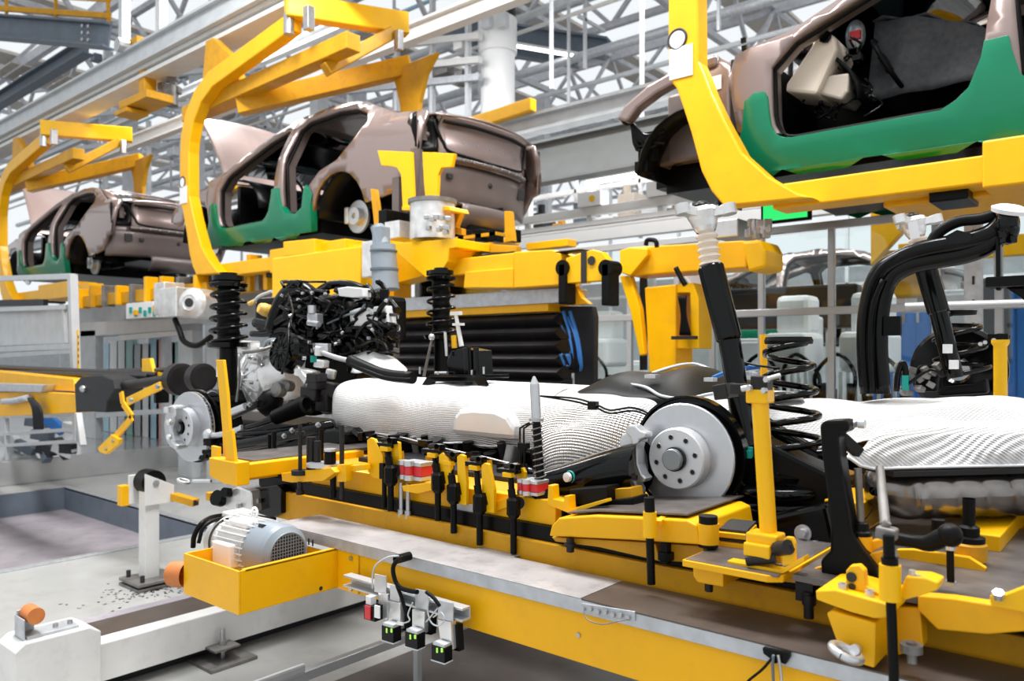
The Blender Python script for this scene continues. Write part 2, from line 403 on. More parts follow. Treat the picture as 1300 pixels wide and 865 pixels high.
def make_car(label, disc=True, interior=False, hood=True, nose=False):
    t = thing('car_body', label, 'car', (0, 0, 0))
    side = poly2(SIDE, [FDOOR, RDOOR]); fen = poly2(FENDER if not nose else [(-2.40, .36), (-2.40, .90), (-2.52, .985), (-2.75, .965), (-2.72, .85), (-2.52, .62), (-2.45, .36)]); gr = poly2(GREEN)
    for s in (-1, 1):
        b = MB(); side_sheet(b, side, s); b.build('side_panel', 'mauve', t, sol=.05, off=-1)
        b = MB(); side_sheet(b, fen, s, .002); b.build('front_fender', 'mauve', t, sol=.01, off=-1)
        b = MB(); side_sheet(b, gr, s, .006)
        g_ = b; g = b.build('sill_cover', 'green', t, sol=.075, off=-.9, bev=.006, label='green protective sill cover')
        b = MB()                                       # stepped ribs along the sill
        b.tube(rim([(-2.3, .345), (-1.3, .335), (-.45, .33)], s, .022), .020, 8, 1)
        b.tube(rim([(-2.32, .245), (-1.3, .235), (-.44, .225)], s, .016), .026, 8, 1)
        b.build('sill_rib', 'green', g)
        b = MB(); b.lathe((-2.235, s * (hw(-2.235, .44) + .008), .44), (0, s, 0), [(.028, 0), (.028, .003), (0, .003)], 18); b.build('access_hole', 'ink', g)
        b = MB(); b.cbox((-1.06, s * (hw(-1, .42) + .008), .47), .05, .008, .018); b.cbox((-1.06, s * (hw(-1, .42) + .008), .435), .05, .008, .018); b.build('embossed_mark', 'green', g, bev=.003)
        for q in (FDOOR, RDOOR):
            b = MB(); b.tube([p for p in rim(q + [q[0]], s, -.012)], .016, 6, 1, False)
            b.build('door_seal', 'black_rubber', t)
        b = MB()                                       # door jamb depth
        for q in (FDOOR, RDOOR):
            n = len(q); o = rim(q, s, -.01); i_ = [p - V((0, s * .10, 0)) for p in o]
            b.add(o + i_, [(k, (k + 1) % n, n + (k + 1) % n, n + k) for k in range(n)])
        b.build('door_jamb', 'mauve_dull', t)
    # B pillars' slots
    # roof, glass, boot lid
    rf = [p for p in ROOF]
    def top(x, z, crown):
        w_ = hw(x, z) - .01
        return lambda u: V((x, u * w_, z + crown * (1 - u * u)))
    def skin(st, crown, u0=-1, u1=1, nu=14):
        fn = [top(x, z, c if isinstance(crown, list) else crown) for (x, z), c in zip(st, crown if isinstance(crown, list) else [crown] * len(st))]
        return fn
    def sheet(b, st, cr, u0=-1., u1=1., nu=14):
        pts = []
        for (x, z), c in zip(st, cr):
            w_ = hw(x, z) - .012
            pts.append([V((x + .10 * (1 - (u0 + (u1 - u0) * k / nu) ** 2) * (-1 if x < -1.2 else (1 if x > .2 else 0)), (u0 + (u1 - u0) * k / nu) * w_, z + c * (1 - (u0 + (u1 - u0) * k / nu) ** 2))) for k in range(nu + 1)])
        n = nu + 1
        b.add([p for r_ in pts for p in r_], [(i * n + j, (i + 1) * n + j, (i + 1) * n + j + 1, i * n + j + 1) for i in range(len(pts) - 1) for j in range(nu)], True)
    b = MB(); sheet(b, [(-1.12, 1.385), (-1.0, 1.415), (-.6, 1.45), (-.2, 1.44), (.06, 1.39)], [.03, .035, .04, .04, .03]); b.build('roof', 'mauve', t, sol=.02)
    b = MB(); sheet(b, [(.05, 1.392), (.42, 1.235), (.66, 1.13)], [.03, .04, .04], -.86, .86); b.build('rear_window', 'glass_dark', t, sol=.006)
    for u in ((-1, -.84), (.84, 1)):
        b = MB(); sheet(b, [(.05, 1.392), (.42, 1.235), (.66, 1.13)], [.03, .04, .04], *u, 3); b.build('rear_pillar', 'mauve', t, sol=.02)
    b = MB(); sheet(b, [(-2.02, .985), (-1.72, 1.15), (-1.38, 1.31), (-1.12, 1.385)], [.05, .05, .04, .03], -.90, .90); b.build('windscreen', 'glass_dark', t, sol=.006)
    b = MB(); sheet(b, [(.66, 1.12), (.86, 1.105), (1.03, 1.095), (1.08, 1.075)], [.035, .04, .045, .045], -.93, .93)
    lid = b.build('boot_lid', 'mauve', t, sol=.02)
    # rear end: curved in plan
    def rx(y): return 1.10 - .22 * (abs(y) / .86) ** 2.6 + .04
    def rg(b, y0, y1, zs, nu=14, off=0., prof=None):
        def fn(i, j):
            y = y0 + (y1 - y0) * i; k = j * (len(zs) - 1); a = min(int(k), len(zs) - 2); z = zs[a][0] + (zs[a + 1][0] - zs[a][0]) * (k - a); o = zs[a][1] + (zs[a + 1][1] - zs[a][1]) * (k - a)
            return V((rx(y) + o + off, y, z))
        return b.grid(fn, nu, (len(zs) - 1) * 2)
    b = MB(); rg(b, -.60, .60, [(1.125, -.02), (1.10, .025), (1.085, .03), (1.03, -.035), (.95, -.045), (.80, -.02), (.70, -.05)]); b.build('boot_panel', 'mauve', lid, sol=.02)
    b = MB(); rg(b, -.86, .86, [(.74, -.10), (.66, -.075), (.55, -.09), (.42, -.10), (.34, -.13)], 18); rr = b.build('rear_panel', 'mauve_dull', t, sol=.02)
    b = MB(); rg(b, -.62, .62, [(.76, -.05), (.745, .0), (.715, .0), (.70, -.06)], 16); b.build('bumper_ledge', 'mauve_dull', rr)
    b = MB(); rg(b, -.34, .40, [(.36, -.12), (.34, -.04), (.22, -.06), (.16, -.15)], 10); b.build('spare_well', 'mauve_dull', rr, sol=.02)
    b = MB()
    for y, z, a, c in ((-.62, .60, .05, .05), (-.46, .58, .03, .02), (.60, .58, .05, .05)): b.cbox((rx(y) - .065, y, z), .03, a * 2, c * 2)
    b.sph((rx(.06) - .075, .06, .575), .028, .5)
    b.build('mounting_hole', 'ink', rr)
    b = MB()
    for k in range(9): y = -.5 + k * .125; b.bolt((rx(y) - .0, y, .73), X3, .014, .012)
    for k in range(5): y = -.35 + k * .18; b.bolt((rx(y) - .03, y, .90), X3, .010, .008)
    b.build('clip', 'steel', rr)
    # boot opening seal
    pts = [V((rx(y) - .02 if z < 1.05 else rx(y) - .04, y, z)) for y, z in ((-.62, 1.085), (-.63, 1.0), (-.56, .86), (-.50, .79), (-.2, .765), (0, .76), (.2, .765), (.50, .79), (.56, .86), (.63, 1.0), (.62, 1.085))]
    b = MB(); b.tube(pts, .017, 6, 4); b.tube([V((rx(y) + .012, y, 1.045)) for y in (-.58, -.3, 0, .3, .58)], .016, 6, 4); b.build('boot_seal', 'black_rubber', t)
    b = MB()                                            # label strip on the lid
    b.cbox((1.0, -.30, 1.147), .09, .30, .004, 0, R(6)); b.build('paper_label', 'paper', lid)
    for s in (-1, 1):                                   # lamp recess
        b = MB()
        def fn(i, j, s=s):
            y = s * (.60 + .27 * i); z = 1.07 - .30 * j
            dd = .09 * math.sin(PI * min(1, max(0, i))) * math.sin(PI * j)
            xx = rx(y) - .03 - dd if i < .999 else 1.03
            return V((xx, y, z))
        b.grid(fn, 8, 6); rc = b.build('lamp_recess', 'black_satin', t, sol=.01)
        b = MB(); b.cbox((rx(.72) - .07, s * .70, .95), .05, .06, .16); b.sph((rx(.72) - .06, s * .66, .93), .03); b.build('lamp_mount', 'mauve_dull', rc)
        b = MB()
        def fn(i, j, s=s):
            y = s * (.60 + .275 * i); z = .77 - .30 * j
            return V((rx(y) - .07 - .04 * j, y, z))
        b.grid(fn, 5, 4); b.build('corner_panel', 'mauve_dull', t, sol=.02)
    # underbody, wheel houses, cabin
    b = MB(); b.box((-2.30, -.80, .17), (-.42, .80, .30)); b.box((-.42, -.44, .30), (.95, .44, .40)); b.box((-3.2, -.42, .30), (-2.30, .42, .45)); b.build('floor_pan', 'black_satin', t)
    b = MB(); b.hexa([(-2.28, -.62, .30), (-2.22, -.62, .30), (-2.22, .62, .30), (-2.28, .62, .30), (-2.28, -.62, .92), (-2.22, -.62, .92), (-2.22, .62, .92), (-2.28, .62, .92)]); b.build('bulkhead', 'black_satin', t); b = MB(); b.box((.25, -.70, .30), (.30, .70, 1.02)); b.build('bulkhead', 'black_satin', t)
    b = MB(); b.box((-2.25, .30, .28), (-.95 if interior else .2, .36, 1.22 if interior else .80)); b.box((-2.2, -.12, .28), (-.3, .14, .52)); b.build('dark_cabin_liner', 'black_satin', t, bev=.02)  # added dark panels, keep the cabin dark and block the view through
    for s in (-1, 1):
        for x0, n_ in ((0, 'rear_wheel_house'), (-2.71, 'front_wheel_house')):
            b = MB(); b.grid(lambda i, j: V((x0 + .39 * math.cos(PI * i), s * (.86 - .42 * j), .31 + .39 * math.sin(PI * i))), 14, 2); b.box((x0 - .39, s * .44, .25), (x0 + .39, s * .42, .72))
            b.build(n_, 'black_satin', t, sol=.01)
        if disc:
            for x0 in (0, -2.71):
                b = MB(); b.lathe((x0, s * .66, .30), (0, s, 0), [(.158, 0), (.158, .024), (.085, .024), (.085, .075), (.03, .075), (.03, .05), (0, .05)], 30)
                d = b.build('brake_disc', 'disc_steel', t)
                b = MB(); b.cbox((x0 - .13, s * .68, .32), .06, .09, .16); b.build('brake_caliper', 'cast_alu', d, bev=.01)
                b = MB(); b.cyl((x0, s * .66, .30), (x0, s * .30, .30), .05); b.cyl((x0 + .1, s * .60, .22), (x0 + .03, s * .55, .62), .025); b.build('axle_stub', 'black_satin', d)
    b = MB()                                            # dashboard, column, wheel
    b.grid(lambda i, j: V((-2.12 + .42 * math.sin(PI / 2 * j) - .06 * i * (1 - i), -.70 + 1.4 * i, .93 - .36 * (1 - math.cos(PI / 2 * j)) + .02)), 8, 6)
    b.cbox((-1.95, 0, .55), .3, .36, .5)
    b.build('dashboard', 'black_satin', t, sol=.02)
    b = MB(); b.ring((-1.62, -.36, .86), V((.9, 0, .45)), .175, .015, 24, 6); b.cbox((-1.63, -.36, .86), .04, .14, .10, 0, R(-26)); b.build('steering_wheel', 'black_rubber', t)
    if interior:
        b = MB()                                        # loose beige lower dash panel
        cl_ = V((.33, CARC, CARZ - .12)); b.prism([P(*q, 4.75) - cl_ for q in ((996, 116), (998, 106), (1030, 58), (1036, 34), (1060, 46), (1062, 62), (1046, 98), (1036, 120))], (0, .34, 0))
        dp = b.build('dash_trim', 'cream', t, bev=.02)
        b = MB(); b.cbox(P(1048, 47, 4.74) - cl_, .05, .02, .06, 0, R(20)); b.ring(P(1048, 47, 4.73) - cl_, Y3, .03, .006, 20, 6); b.build('lamp_switch', 'black_gloss', dp)
        b = MB(); b.prism([P(*q, 4.8) - cl_ for q in ((1035, 118), (1046, 96), (1078, 92), (1076, 116), (1068, 127))], (0, .3, 0)); b.build('knee_panel', 'beige', dp, bev=.015)
        b = MB(); b.sph(P(1086, 46, 5.02) - cl_, .10, .6, .5, 1.0); hub_ = b.build('airbag_hub', 'brushed', t)
        b = MB(); b.cbox(P(1086, 45, 4.97) - cl_, .06, .03, .05); b.build('red_plug', 'red', hub_)
        b = MB()
        b.grid(lambda i, j: V((-1.72 + .85 * i + .03 * math.sin(j * 5), -.34 + .8 * j, 1.16 - .42 * i * i + .02 * math.sin(i * 22))), 14, 10)
        b.grid(lambda i, j: V((-1.70 + .85 * i - .05 * j, -.36 + .02 * math.sin(i * 18), 1.14 - .48 * j - .42 * i * i * (1 - j))), 14, 8); b.sph((-1.95, .0, .95), .01)
        b.build('protective_cloth', 'fabric_grey', t, sol=.012)
        b = MB()
        for k in range(26):
            x = -2.0 + rnd.random() * .35; z = .6 + rnd.random() * .4
            b.tube([(x, -.6, z), (x + .07 * rnd.uniform(-1, 1), -.55, z - .05), (x + .1 * rnd.uniform(-1, 1), -.6, z - .12)], .008, 5, 3)
        for k in range(10): b.cbox((-2.02 + rnd.random() * .3, -.6, .62 + rnd.random() * .35), .05, .05, .04)
        b.build('wiring', 'black_gloss', t)
        b = MB(); b.sph((-1.90, -.66, .98), .02); b.cbox((-1.93, -.66, 1.02), .03, .02, .015); b.build('green_plug', 'led_green', t)
        for s in (-1,):
            b = MB()
            b.cbox((-2.30, s * .90, .56), .03, .03, .10); b.cbox((-2.30, s * .90, .84), .03, .03, .10); b.cbox((-2.26, s * .905, .85), .08, .02, .03); b.cbox((-2.26, s * .905, .57), .08, .02, .03)
            b.build('door_hinge', 'dark_steel', t, bev=.004)
            b = MB(); b.cbox((-.93, s * .845, 1.12), .028, .02, .10); b.cbox((-.94, s * .895, .56), .05, .02, .10); b.build('pillar_slot', 'ink', t)
            b = MB(); b.cbox((-2.50, s * .905, .80), .075, .006, .09); b.build('paper_label', 'paper', t)
        b = MB(); b.beam((.0, .66, 1.28), (-1.0, .70, .60), .07, .07); b.build('cross_brace', 'beige', t, bev=.02)
    if hood:
        b = MB()                                        # raised bonnet
        def fn(i, j):
            y = -.74 + 1.48 * i; L = 1.22 * j; a = R(50)
            return V((-2.30 - L * math.cos(a) + .04 * math.sin(PI * j), y * (1 - .12 * j), .93 + L * math.sin(a) + .05 * math.sin(PI * i)))
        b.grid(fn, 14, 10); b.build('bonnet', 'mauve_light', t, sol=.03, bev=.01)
    if nose:
        b = MB()
        b.prism([(x, -.90, z) for x, z in ((-2.5, .99), (-2.75, .97), (-3.0, .90), (-3.18, .80), (-3.25, .72), (-3.16, .68), (-3.08, .76), (-2.93, .83), (-2.7, .89), (-2.5, .91))], (0, .10, 0))
        b.build('fender_strip', 'mauve', t, bev=.02)
        b = MB(); b.box((-3.0, -.62, .42), (-2.3, -.50, .90)); b.box((-3.1, -.60, .42), (-2.9, -.52, .62)); b.box((-3.12, -.58, .42), (-3.06, .60, .60)); b.build('front_member', 'mauve_dull', t, bev=.02)
        b = MB(); b.box((-2.40, -.905, .38), (-2.33, -.80, .92)); b.build('hinge_gap', 'ink', t)
        b = MB(); b.cbox((-3.08, -.74, .52), .12, .08, .20); b.cbox((-3.10, -.76, .38), .10, .10, .08); b.sph((-3.20, -.82, .73), .05)
        for k in range(12): b.tube([(-3.18, -.80, .70), (-3.14 + .1 * rnd.random(), -.80, .60 - .1 * rnd.random()), (-3.1 + .2 * rnd.random(), -.78, .50 + .1 * rnd.random())], .013, 5, 3)
        b.build('front_bracket', 'black_satin', t, bev=.006)
        b = MB()
        for k in range(14):
            z = .38 + .05 * k; b.cbox((-2.33 + .01 * rnd.random(), -.885, z), .03, .02, .03)
        b.build('hinge_clip', 'black_gloss', t)
    return t
CARC = 5.5                                              # centre line of the upper line
CARZ = H + 1.04
car_b = make_car('mauve car body with raised bonnet over the yellow lift, brake disc showing', nose=False)
car_b.location = (-6.0, CARC, CARZ)
car_a = copy_tree(car_b, None, (-6.1, 0, 0), 'smaller mauve car body behind the dark coil strut, end of the hanger line')
car_c = make_car('mauve car body with green sill hanging above the assembly, beige dash trim showing', hood=False, interior=True, nose=True, disc=False)
car_c.location = (.33, CARC, CARZ - .12)
car_d = copy_tree(car_b, None, (5.1, 6.2, -1.05), 'dark car body seen through the glass of the cell')
car_d.location.x = -3.2
# ---------------------------------------------------------------- hangers
def make_hanger():
    t = thing('carrier_hanger', 'x', 'hanger', (0, 0, 0))
    def q(px, py): return P(px, py, 4.3)
    b = MB()
    out = [(848, 0), (848, 62), (849, 100), (859, 113), (868, 140), (877, 168), (890, 217), (903, 243), (919, 262), (1033, 251), (1012, 245), (974, 223), (942, 194), (919, 152), (903, 118), (893, 92), (887, 78), (886, 0)]
    p = [q(*a) for a in out]
    xa, xb = p[0].x, p[-1].x; zt = H + 2.25
    p[0].z = p[-1].z = zt
    arc_in = []
    # top bend: the post leans over towards the tail of the car
    outer = [(xa, zt), (xa + .02, zt + .22), (xa + .12, zt + .45), (xa + .32, zt + .66), (xa + .62, zt + .80), (xa + 2.15, zt + 1.02)]
    inner = [(xa + 2.15, zt + .84), (xa + .70, zt + .62), (xa + .46, zt + .50), (xa + .30, zt + .32), (xb + .02, zt + .12), (xb, zt)]
    body = p[1:-1] + [V((x, 4.3, z)) for x, z in (inner[::-1] + outer[::-1])]
    b.prism(body, (0, .13, 0)); near = b.build('side_arch', 'yellow', t, bev=.012)
    b = MB(); b.lathe(q(860, 50) - V((0, .004, 0)), Y3, [(0, 0), (.055, 0), (.055, .01)], 24); b.build('locating_plate', 'white_clean', near)
    b = MB(); b.ring(q(860, 50), Y3, .060, .009, 24, 6); b.build('plate_rim', 'ink', near)
    b = MB(); b.cbox(q(865, 79) + V((0, -.004, 0)), .155, .006, .19); b.build('paper_label', 'paper', near)
    b = MB()
    z1, z0 = q(1130, 207).z, q(1130, 242).z
    x0 = q(1015, 240).x
    b.box((x0 - .2, 4.42, z0), (x0 + 2.6, 4.62, z1)); b.build('lower_arm', 'yellow', t, bev=.01)
    xe = q(1243, 200).x
    b = MB(); b.box((xe, 4.38, z0 - .03), (xe + 1.2, 4.75, z1 + .06)); b.build('support_table', 'yellow', t, bev=.01)
    b = MB(); b.box((x0 + .60, 4.5, z0 - .05), (x0 + .78, 4.8, z0 + .05)); b.build('stop_block', 'black_satin', t, bev=.008)
    b = MB()                                            # far arch
    xf = -1.98; b.prism([(xf - .14, 7.8, z0), (xf + .14, 7.8, z0 + .3), (xf + .14, 7.8, zt + .5), (xf + .7, 7.8, zt + .84), (xf + 1.9, 7.8, zt + .9), (xf + 1.9, 7.8, zt + 1.06), (xf + .4, 7.8, zt + 1.0), (xf - .14, 7.8, zt + .55)], (0, .13, 0)); b.box((xf + .1, 7.8, z0), (xf + 1.6, 7.9, z0 + .18)); b.build('side_arch', 'yellow', t, bev=.01)
    b = MB()                                            # top frame
    xc = xa + 2.12
    b.beam((xc, 4.26, zt + 1.06), (xc + .50, 5.36, zt + 1.10), .14, .22); b.build('cross_bar', 'yellow_bright', t, bev=.012)
    b = MB(); b.beam((xa + .35, 4.50, zt + .55), (xc + .7, 4.52, zt + .62), .16, .16); b.beam((xa + .9, 4.5, zt + .42), (xc + .30, 5.6, zt + .80), .14, .2)
    b.beam((xc + .3, 4.5, zt + .45), (xc + .45, 5.2, zt + .98), .12, .12); b.box((xa - .45, 4.55, zt + .52), (xa + .9, 4.70, zt + .70))
    b.prism([(xc + .1, 5.5, zt + .78), (xc + .78, 5.5, zt + .80), (xc + .62, 5.5, zt + .62), (xc + .52, 5.5, zt + .35), (xc + .50, 5.5, zt + .05), (xc + .28, 5.5, zt + .0), (xc + .22, 5.5, zt + .4)], (0, .06, 0))
    b.build('top_frame', 'yellow_worn', t, bev=.01)
    b = MB(); b.cbox((xc + .25, 4.35, zt + .9), .08, .08, .22); b.cbox((xc + .55, 5.2, zt + .88), .07, .07, .2); b.cyl((xc, 4.3, zt + .8), (xc, 4.3, zt + 1.0), .05); b.build('bolt_block', 'steel', t, bev=.006)
    b = MB()                                            # trolley up to the rail
    b.prism([(xa + .10, 4.5, zt + .72), (xa + .95, 4.5, zt + .60), (xa + .75, 4.5, zt + 1.0), (xa + .35, 4.5, zt + 1.30), (xa + .2, 4.5, zt + 1.30)], (0, .10, 0)); b.build('trolley_bracket', 'yellow_worn', t, bev=.01)
    return t
hg = make_hanger(); hg['label'] = 'yellow arched hanger with round white plate on its post, around the green-silled car body'; hg['group'] = 'yellow carrier hangers'
hg2 = copy_tree(hg, None, (-6.16, 0, 0), 'yellow arched hanger around the car body on the lift, raised crossbar on top')
hg3 = copy_tree(hg, None, (-12.35, 0, 0), 'far yellow arched hanger round the smallest car body')

b = MB(); x_ = P(1143, 245, 5.0).x; z_ = P(1130, 242, 4.42).z
b.box((x_, 4.63, z_ - .05), (x_ + 2.2, 5.4, z_ + .06)); b.build('support_table', 'yellow', hg, bev=.01)
# ================================================================= hall
def st(fn, name, m, bev=0, **k):
    b = MB(); fn(b); return b.build(name, m, None, kind='structure', bev=bev, **k)
# floor with the recessed pit
px0, px1, py0, py1 = -10.1, -6.55, .6, 3.68
def fl(b):
    xs = [-60, px0, px1, 30]; ys = [-30, py0, py1, 60]
    for i in range(3):
        for j in range(3):
            if i == 1 and j == 1: continue
            b.add([(xs[i], ys[j], 0), (xs[i + 1], ys[j], 0), (xs[i + 1], ys[j + 1], 0), (xs[i], ys[j + 1], 0)], [(0, 1, 2, 3)])
st(fl, 'floor', 'floor')
st(lambda b: b.box((-3.1, .9, 0), (3.0, 4.0, .004)), 'trim_3', 'floor_plate_shaded')  # dark floor plate, shade under the conveyor put into its colour
st(lambda b: b.box((px0, py0, -.27), (px1, py1, -.26)), 'floor_2', 'pit_floor')
def pw(b):
    b.box((px0, py0, -.26), (px0 - .02, py1, .0)); b.box((px0, py1, -.26), (px1, py1 + .02, 0)); b.box((px1, py0, -.26), (px1 + .02, py1, 0))
st(pw, 'trim_1', 'blue_grey')
st(lambda b: (b.box((px1 - .02, py0, -.02), (px1 + .06, py1 + .06, .012)), b.box((px0 - .06, py1, -.02), (px1, py1 + .06, .012))), 'trim_2', 'galv', .004)
def plat(b): b.box((-40, -6, 0), (-10.75, 30, .30))
st(plat, 'floor_3', 'platform_top', .01)
# far walls
st(lambda b: b.box((-60, 24, 0), (40, 24.2, 4.2)), 'wall_back', 'light_grey')
st(lambda b: b.box((-45, -20, 0), (-45.2, 60, 4.2)), 'wall_left', 'light_grey')
# skylight roof: dark ribs with bright openings between
def roofp(b):
    for k in range(14):
        x = -46 + k * 5.2
        b.box((x, -4, 11.5), (x + 1.3, 40, 11.6))
st(roofp, 'ceiling', 'roof_sheet')
tg = 'roof trusses under the skylights'
def truss(p0, p1, hgt, n, name='roof_truss', lab='grey steel roof truss below the bright skylight', r=.07):
    p0, p1 = V(p0), V(p1); b = MB()
    up = V((0, 0, hgt))
    b.beam(p0, p1, r * 2, r * 2); b.beam(p0 + up, p1 + up, r * 2, r * 2)
    for k in range(n):
        a = p0 + (p1 - p0) * k / n; c = p0 + (p1 - p0) * (k + .5) / n; e = p0 + (p1 - p0) * (k + 1) / n
        b.beam(a, c + up, r * 1.3, r * 1.3); b.beam(c + up, e, r * 1.3, r * 1.3)
    return b
for k in range(7):
    x = -34 + k * 5.2
    b = truss((x, -2, 9.0), (x, 34, 9.0), 1.9, 12); b.build('trim_%d' % (10 + k), 'truss', None, kind='structure')
for k in range(6):
    y = 4 + 5.5 * k
    b = truss((-40, y, 9.1), (14, y, 9.1), 1.7, 16); b.build('trim_%d' % (20 + k), 'truss', None, kind='structure')
for k in range(8):
    y = 1.2 + 4.0 * k
    st(lambda b: b.box((-46, y, 11.1), (20, y + .18, 11.4)), 'trim_%d' % (30 + k), 'truss')
# columns
def column(x, y, w_, name, m='light_grey', z1=9.2):
    def f(b): b.box((x - w_ / 2, y - w_ / 2, 0), (x + w_ / 2, y + w_ / 2, z1)); b.box((x - w_ / 2 - .03, y - w_ / 2 - .03, 0), (x + w_ / 2 + .03, y + w_ / 2 + .03, .3))
    return st(f, name, m, .01)
for i, (a, c, Y) in enumerate(((250, 190, 10.5), (165, 190, 9.5), (455, 100, 12.5), (690, 60, 18), (405, 250, 11))):
    p = P(a, c, Y); column(p.x, p.y, .30, 'column_%d' % (i + 1))
# big round white duct
p = P(632, 100, 11.)
zz = lambda y: P(632, y, 11.).z
b = MB(); b.lathe((p.x, p.y, 0), Z3, [(.32, 0), (.32, zz(70)), (.36, zz(70) + .02), (.36, zz(26)), (0, zz(26))], 28)
dct = b.build('air_duct', 'white_clean', None, 'fat white vertical air duct above the boot of the car on the lift', 'duct')
b = MB(); b.lathe((p.x, p.y, zz(26)), Z3, [(.34, 0), (.34, 4.4)], 28); b.build('upper_sleeve', 'dark_steel', dct)
b = MB(); b.cbox((p.x + .1, p.y - .42, zz(38)), .2, .12, .26); b.cbox((p.x + .40, p.y - .3, zz(40)), .18, .12, .26); b.build('junction_box', 'light_grey', dct, bev=.01)
# overhead rails of the hanger line
def railz(s, Y): return H + s * Y / .6428
def rail(s0, s1, Y, x0, x1, name, m, lab, cat='rail', group=None, w_=.14, t=.03):
    z0, z1 = railz(s0, Y), railz(s1, Y)
    b = MB(); b.ibeam((x0, Y, (z0 + z1) / 2), (x1, Y, (z0 + z1) / 2), w_, abs(z1 - z0), t); return b.build(name, m, None, lab, cat, group)
ra = rail(.522, .56, 4.6, -40, 4, 'conveyor_rail', 'light_grey', 'pale grey steel conveyor rail directly over the arched hangers', group=None)
rail(.378, .400, 6.4, -40, 6, 'conveyor_rail', 'white_paint', 'pale rail passing behind the fat duct and the raised crossbar', group=None)
rail(.485, .505, 4.75, -40, -3, 'cable_duct', 'white_paint', 'white cable duct just under the pale conveyor rail', 'cable duct', w_=.3, t=.05)
rail(.178, .222, 7.5, -40, 9, 'conveyor_beam', 'beam_grey', 'grey steel beam with bolted joint running behind the boot of the lifted car', 'beam', w_=.2, t=.03)
rail(.233, .253, 8.0, -40, 9, 'conveyor_beam', 'light_grey', 'pale upper beam above the grey bolted beam', 'beam', w_=.2, t=.04)
rail(.60, .63, 7.0, -40, P(112, 60, 7.).x, 'roof_beam', 'blue_grey', 'dark blue-grey beam slanting beside the gangway top corner', 'beam', w_=.25, t=.03)
rail(.43, .445, 7.0, -40, -9, 'conduit_beam', 'light_grey', 'thin pale beam behind the second hanger', 'beam', w_=.12, t=.03)
for (a, c, Y) in ((205, 30, 5.2), (158, 30, 5.0), (815, 40, 9.0), (722, 90, 12), (545, 150, 12), (700, 50, 10)):
    q = P(a, c, Y)
    b = MB(); b.beam((q.x, q.y, q.z - .8 if a != 815 else 4.2), (q.x, q.y, 9.2), .12 if a < 300 else .05, .12 if a < 300 else .05)
    b.build('hanger_post', 'light_grey', None, {205: 'pale post holding the conveyor rail, bolts at its foot', 158: 'pale post beside the yellow trolley over the rail', 815: 'thin rod hanging beside the hanger with the round white plate', 722: 'thin rod hanging from the roof behind the duct', 545: 'thin post behind the raised crossbar', 700: 'thin rod hanging beside the fat duct'}[a], 'post', bev=.004)
# big blue-grey beam and gangway, top corner
a, c = P(-10, 22, 5.5), P(140, 42, 6.8)
b = MB(); a = P(-60, 32, 5.2); c = PX(138, 46, a.x + .7)
a, c = V((-9.2, 3.0, H + 4.17)), V((-8.6, 4.7, H + 4.17))
p0, p1 = P(-60, 30, 4.6), P(140, 46, 6.0)
b = MB(); b.ibeam(p0, p1, .26, .44, .04); gb = b.build('gangway_beam', 'blue_grey', None, 'massive dark blue-grey beam with bolt group, carrying the yellow gangway rail', 'beam', bev=.006)
b = MB()
for k in range(6):
    q = p0 + (p1 - p0) * (.90 + .035 * (k % 2)) + V((-.05, -.16, -.12 + .12 * (k // 2))); b.bolt(q + V((.0, .02, 0)), (.3, -.9, 0), .03, .04)
b.build('bolt', 'steel', gb)
b = MB(); u = V((0, 0, .36)); b.beam(p0 + u, p1 + u, .06, .10); b.beam(p0 + u + V((0, 0, .28)), p1 + u + V((0, 0, .28)), .05, .06)
for k in range(4): q = p0 + (p1 - p0) * (k / 3.2 + .05) + V((0, 0, .2)); b.beam(q, q + V((0, 0, .5)), .05, .05)
b.build('guard_rail', 'yellow_worn', None, 'yellow gangway guard rail on top of the massive dark beam', 'railing', bev=.004)
b = MB()
for k in range(5): q = P(6 + 14 * k, 92, 6.5 + .05 * k); b.cbox(q, .9, .12, .02, 0, R(8))
one(lambda b: [b.cbox(P(8, 88, 6.6) + V((0, .25 * k, 0)), 1.3, .2, .03) for k in range(9)], 'ceiling_panel', 'roof_sheet', 'ribbed beige ceiling panel seen past the dark slanting beam', 'panel')
# trolley on the rail
b = MB(); q = P(172, 65, 4.7); b.cbox(q, .45, .16, .26); b.cbox(q + V((.35, 0, -.35)), .16, .16, .6); b.cbox(q + V((.3, 0, -.75)), .8, .35, .10); b.cbox(q + V((.0, -.05, -.85)), .35, .30, .06)
tr = b.build('rail_trolley', 'yellow_worn', None, 'yellow trolley with plate hanging below the conveyor rail', 'trolley', bev=.008)
b = MB(); b.cyl(q + V((0, -.1, .02)), q + V((0, -.24, .02)), .09); b.cbox(q + V((-.2, -.12, .05)), .05, .06, .2); b.build('drive_motor', 'steel', tr, bev=.004)
b = MB(); q = P(216, 100, 4.9)
for k in range(7): b.cbox(q + V((rnd.uniform(-.12, .12), rnd.uniform(-.1, .1), rnd.uniform(-.18, .22))), .12, .1, .09, rnd.random())
b.cyl(q + V((0, 0, -.35)), q + V((0, 0, -.1)), .10); b.build('trolley_motor', 'dull_iron', None, 'small dark motor under the rail beside the yellow trolley', 'motor', bev=.008)
# lamps
def lampbar(name, a, c, lab, r=.03):
    b = MB(); b.beam(a, c, .10, .05); t = b.build(name, 'white_clean', None, lab, 'lamp')
    b = MB(); b.beam(V(a) - V((0, .0, .05)), V(c) - V((0, 0, .05)), .06, .04); b.build('tube', 'lamp_white', t)
    return t
lampbar('tube_lamp', P(745, 228, 8.), P(872, 205.5, 8.), 'long lit tube lamp along the top of the white parts rack')
lampbar('tube_lamp', P(652, 55, 12), P(735, 69, 12.6), 'lit tube lamp on the dark beam right of the fat duct'.replace('right of', 'next to'))
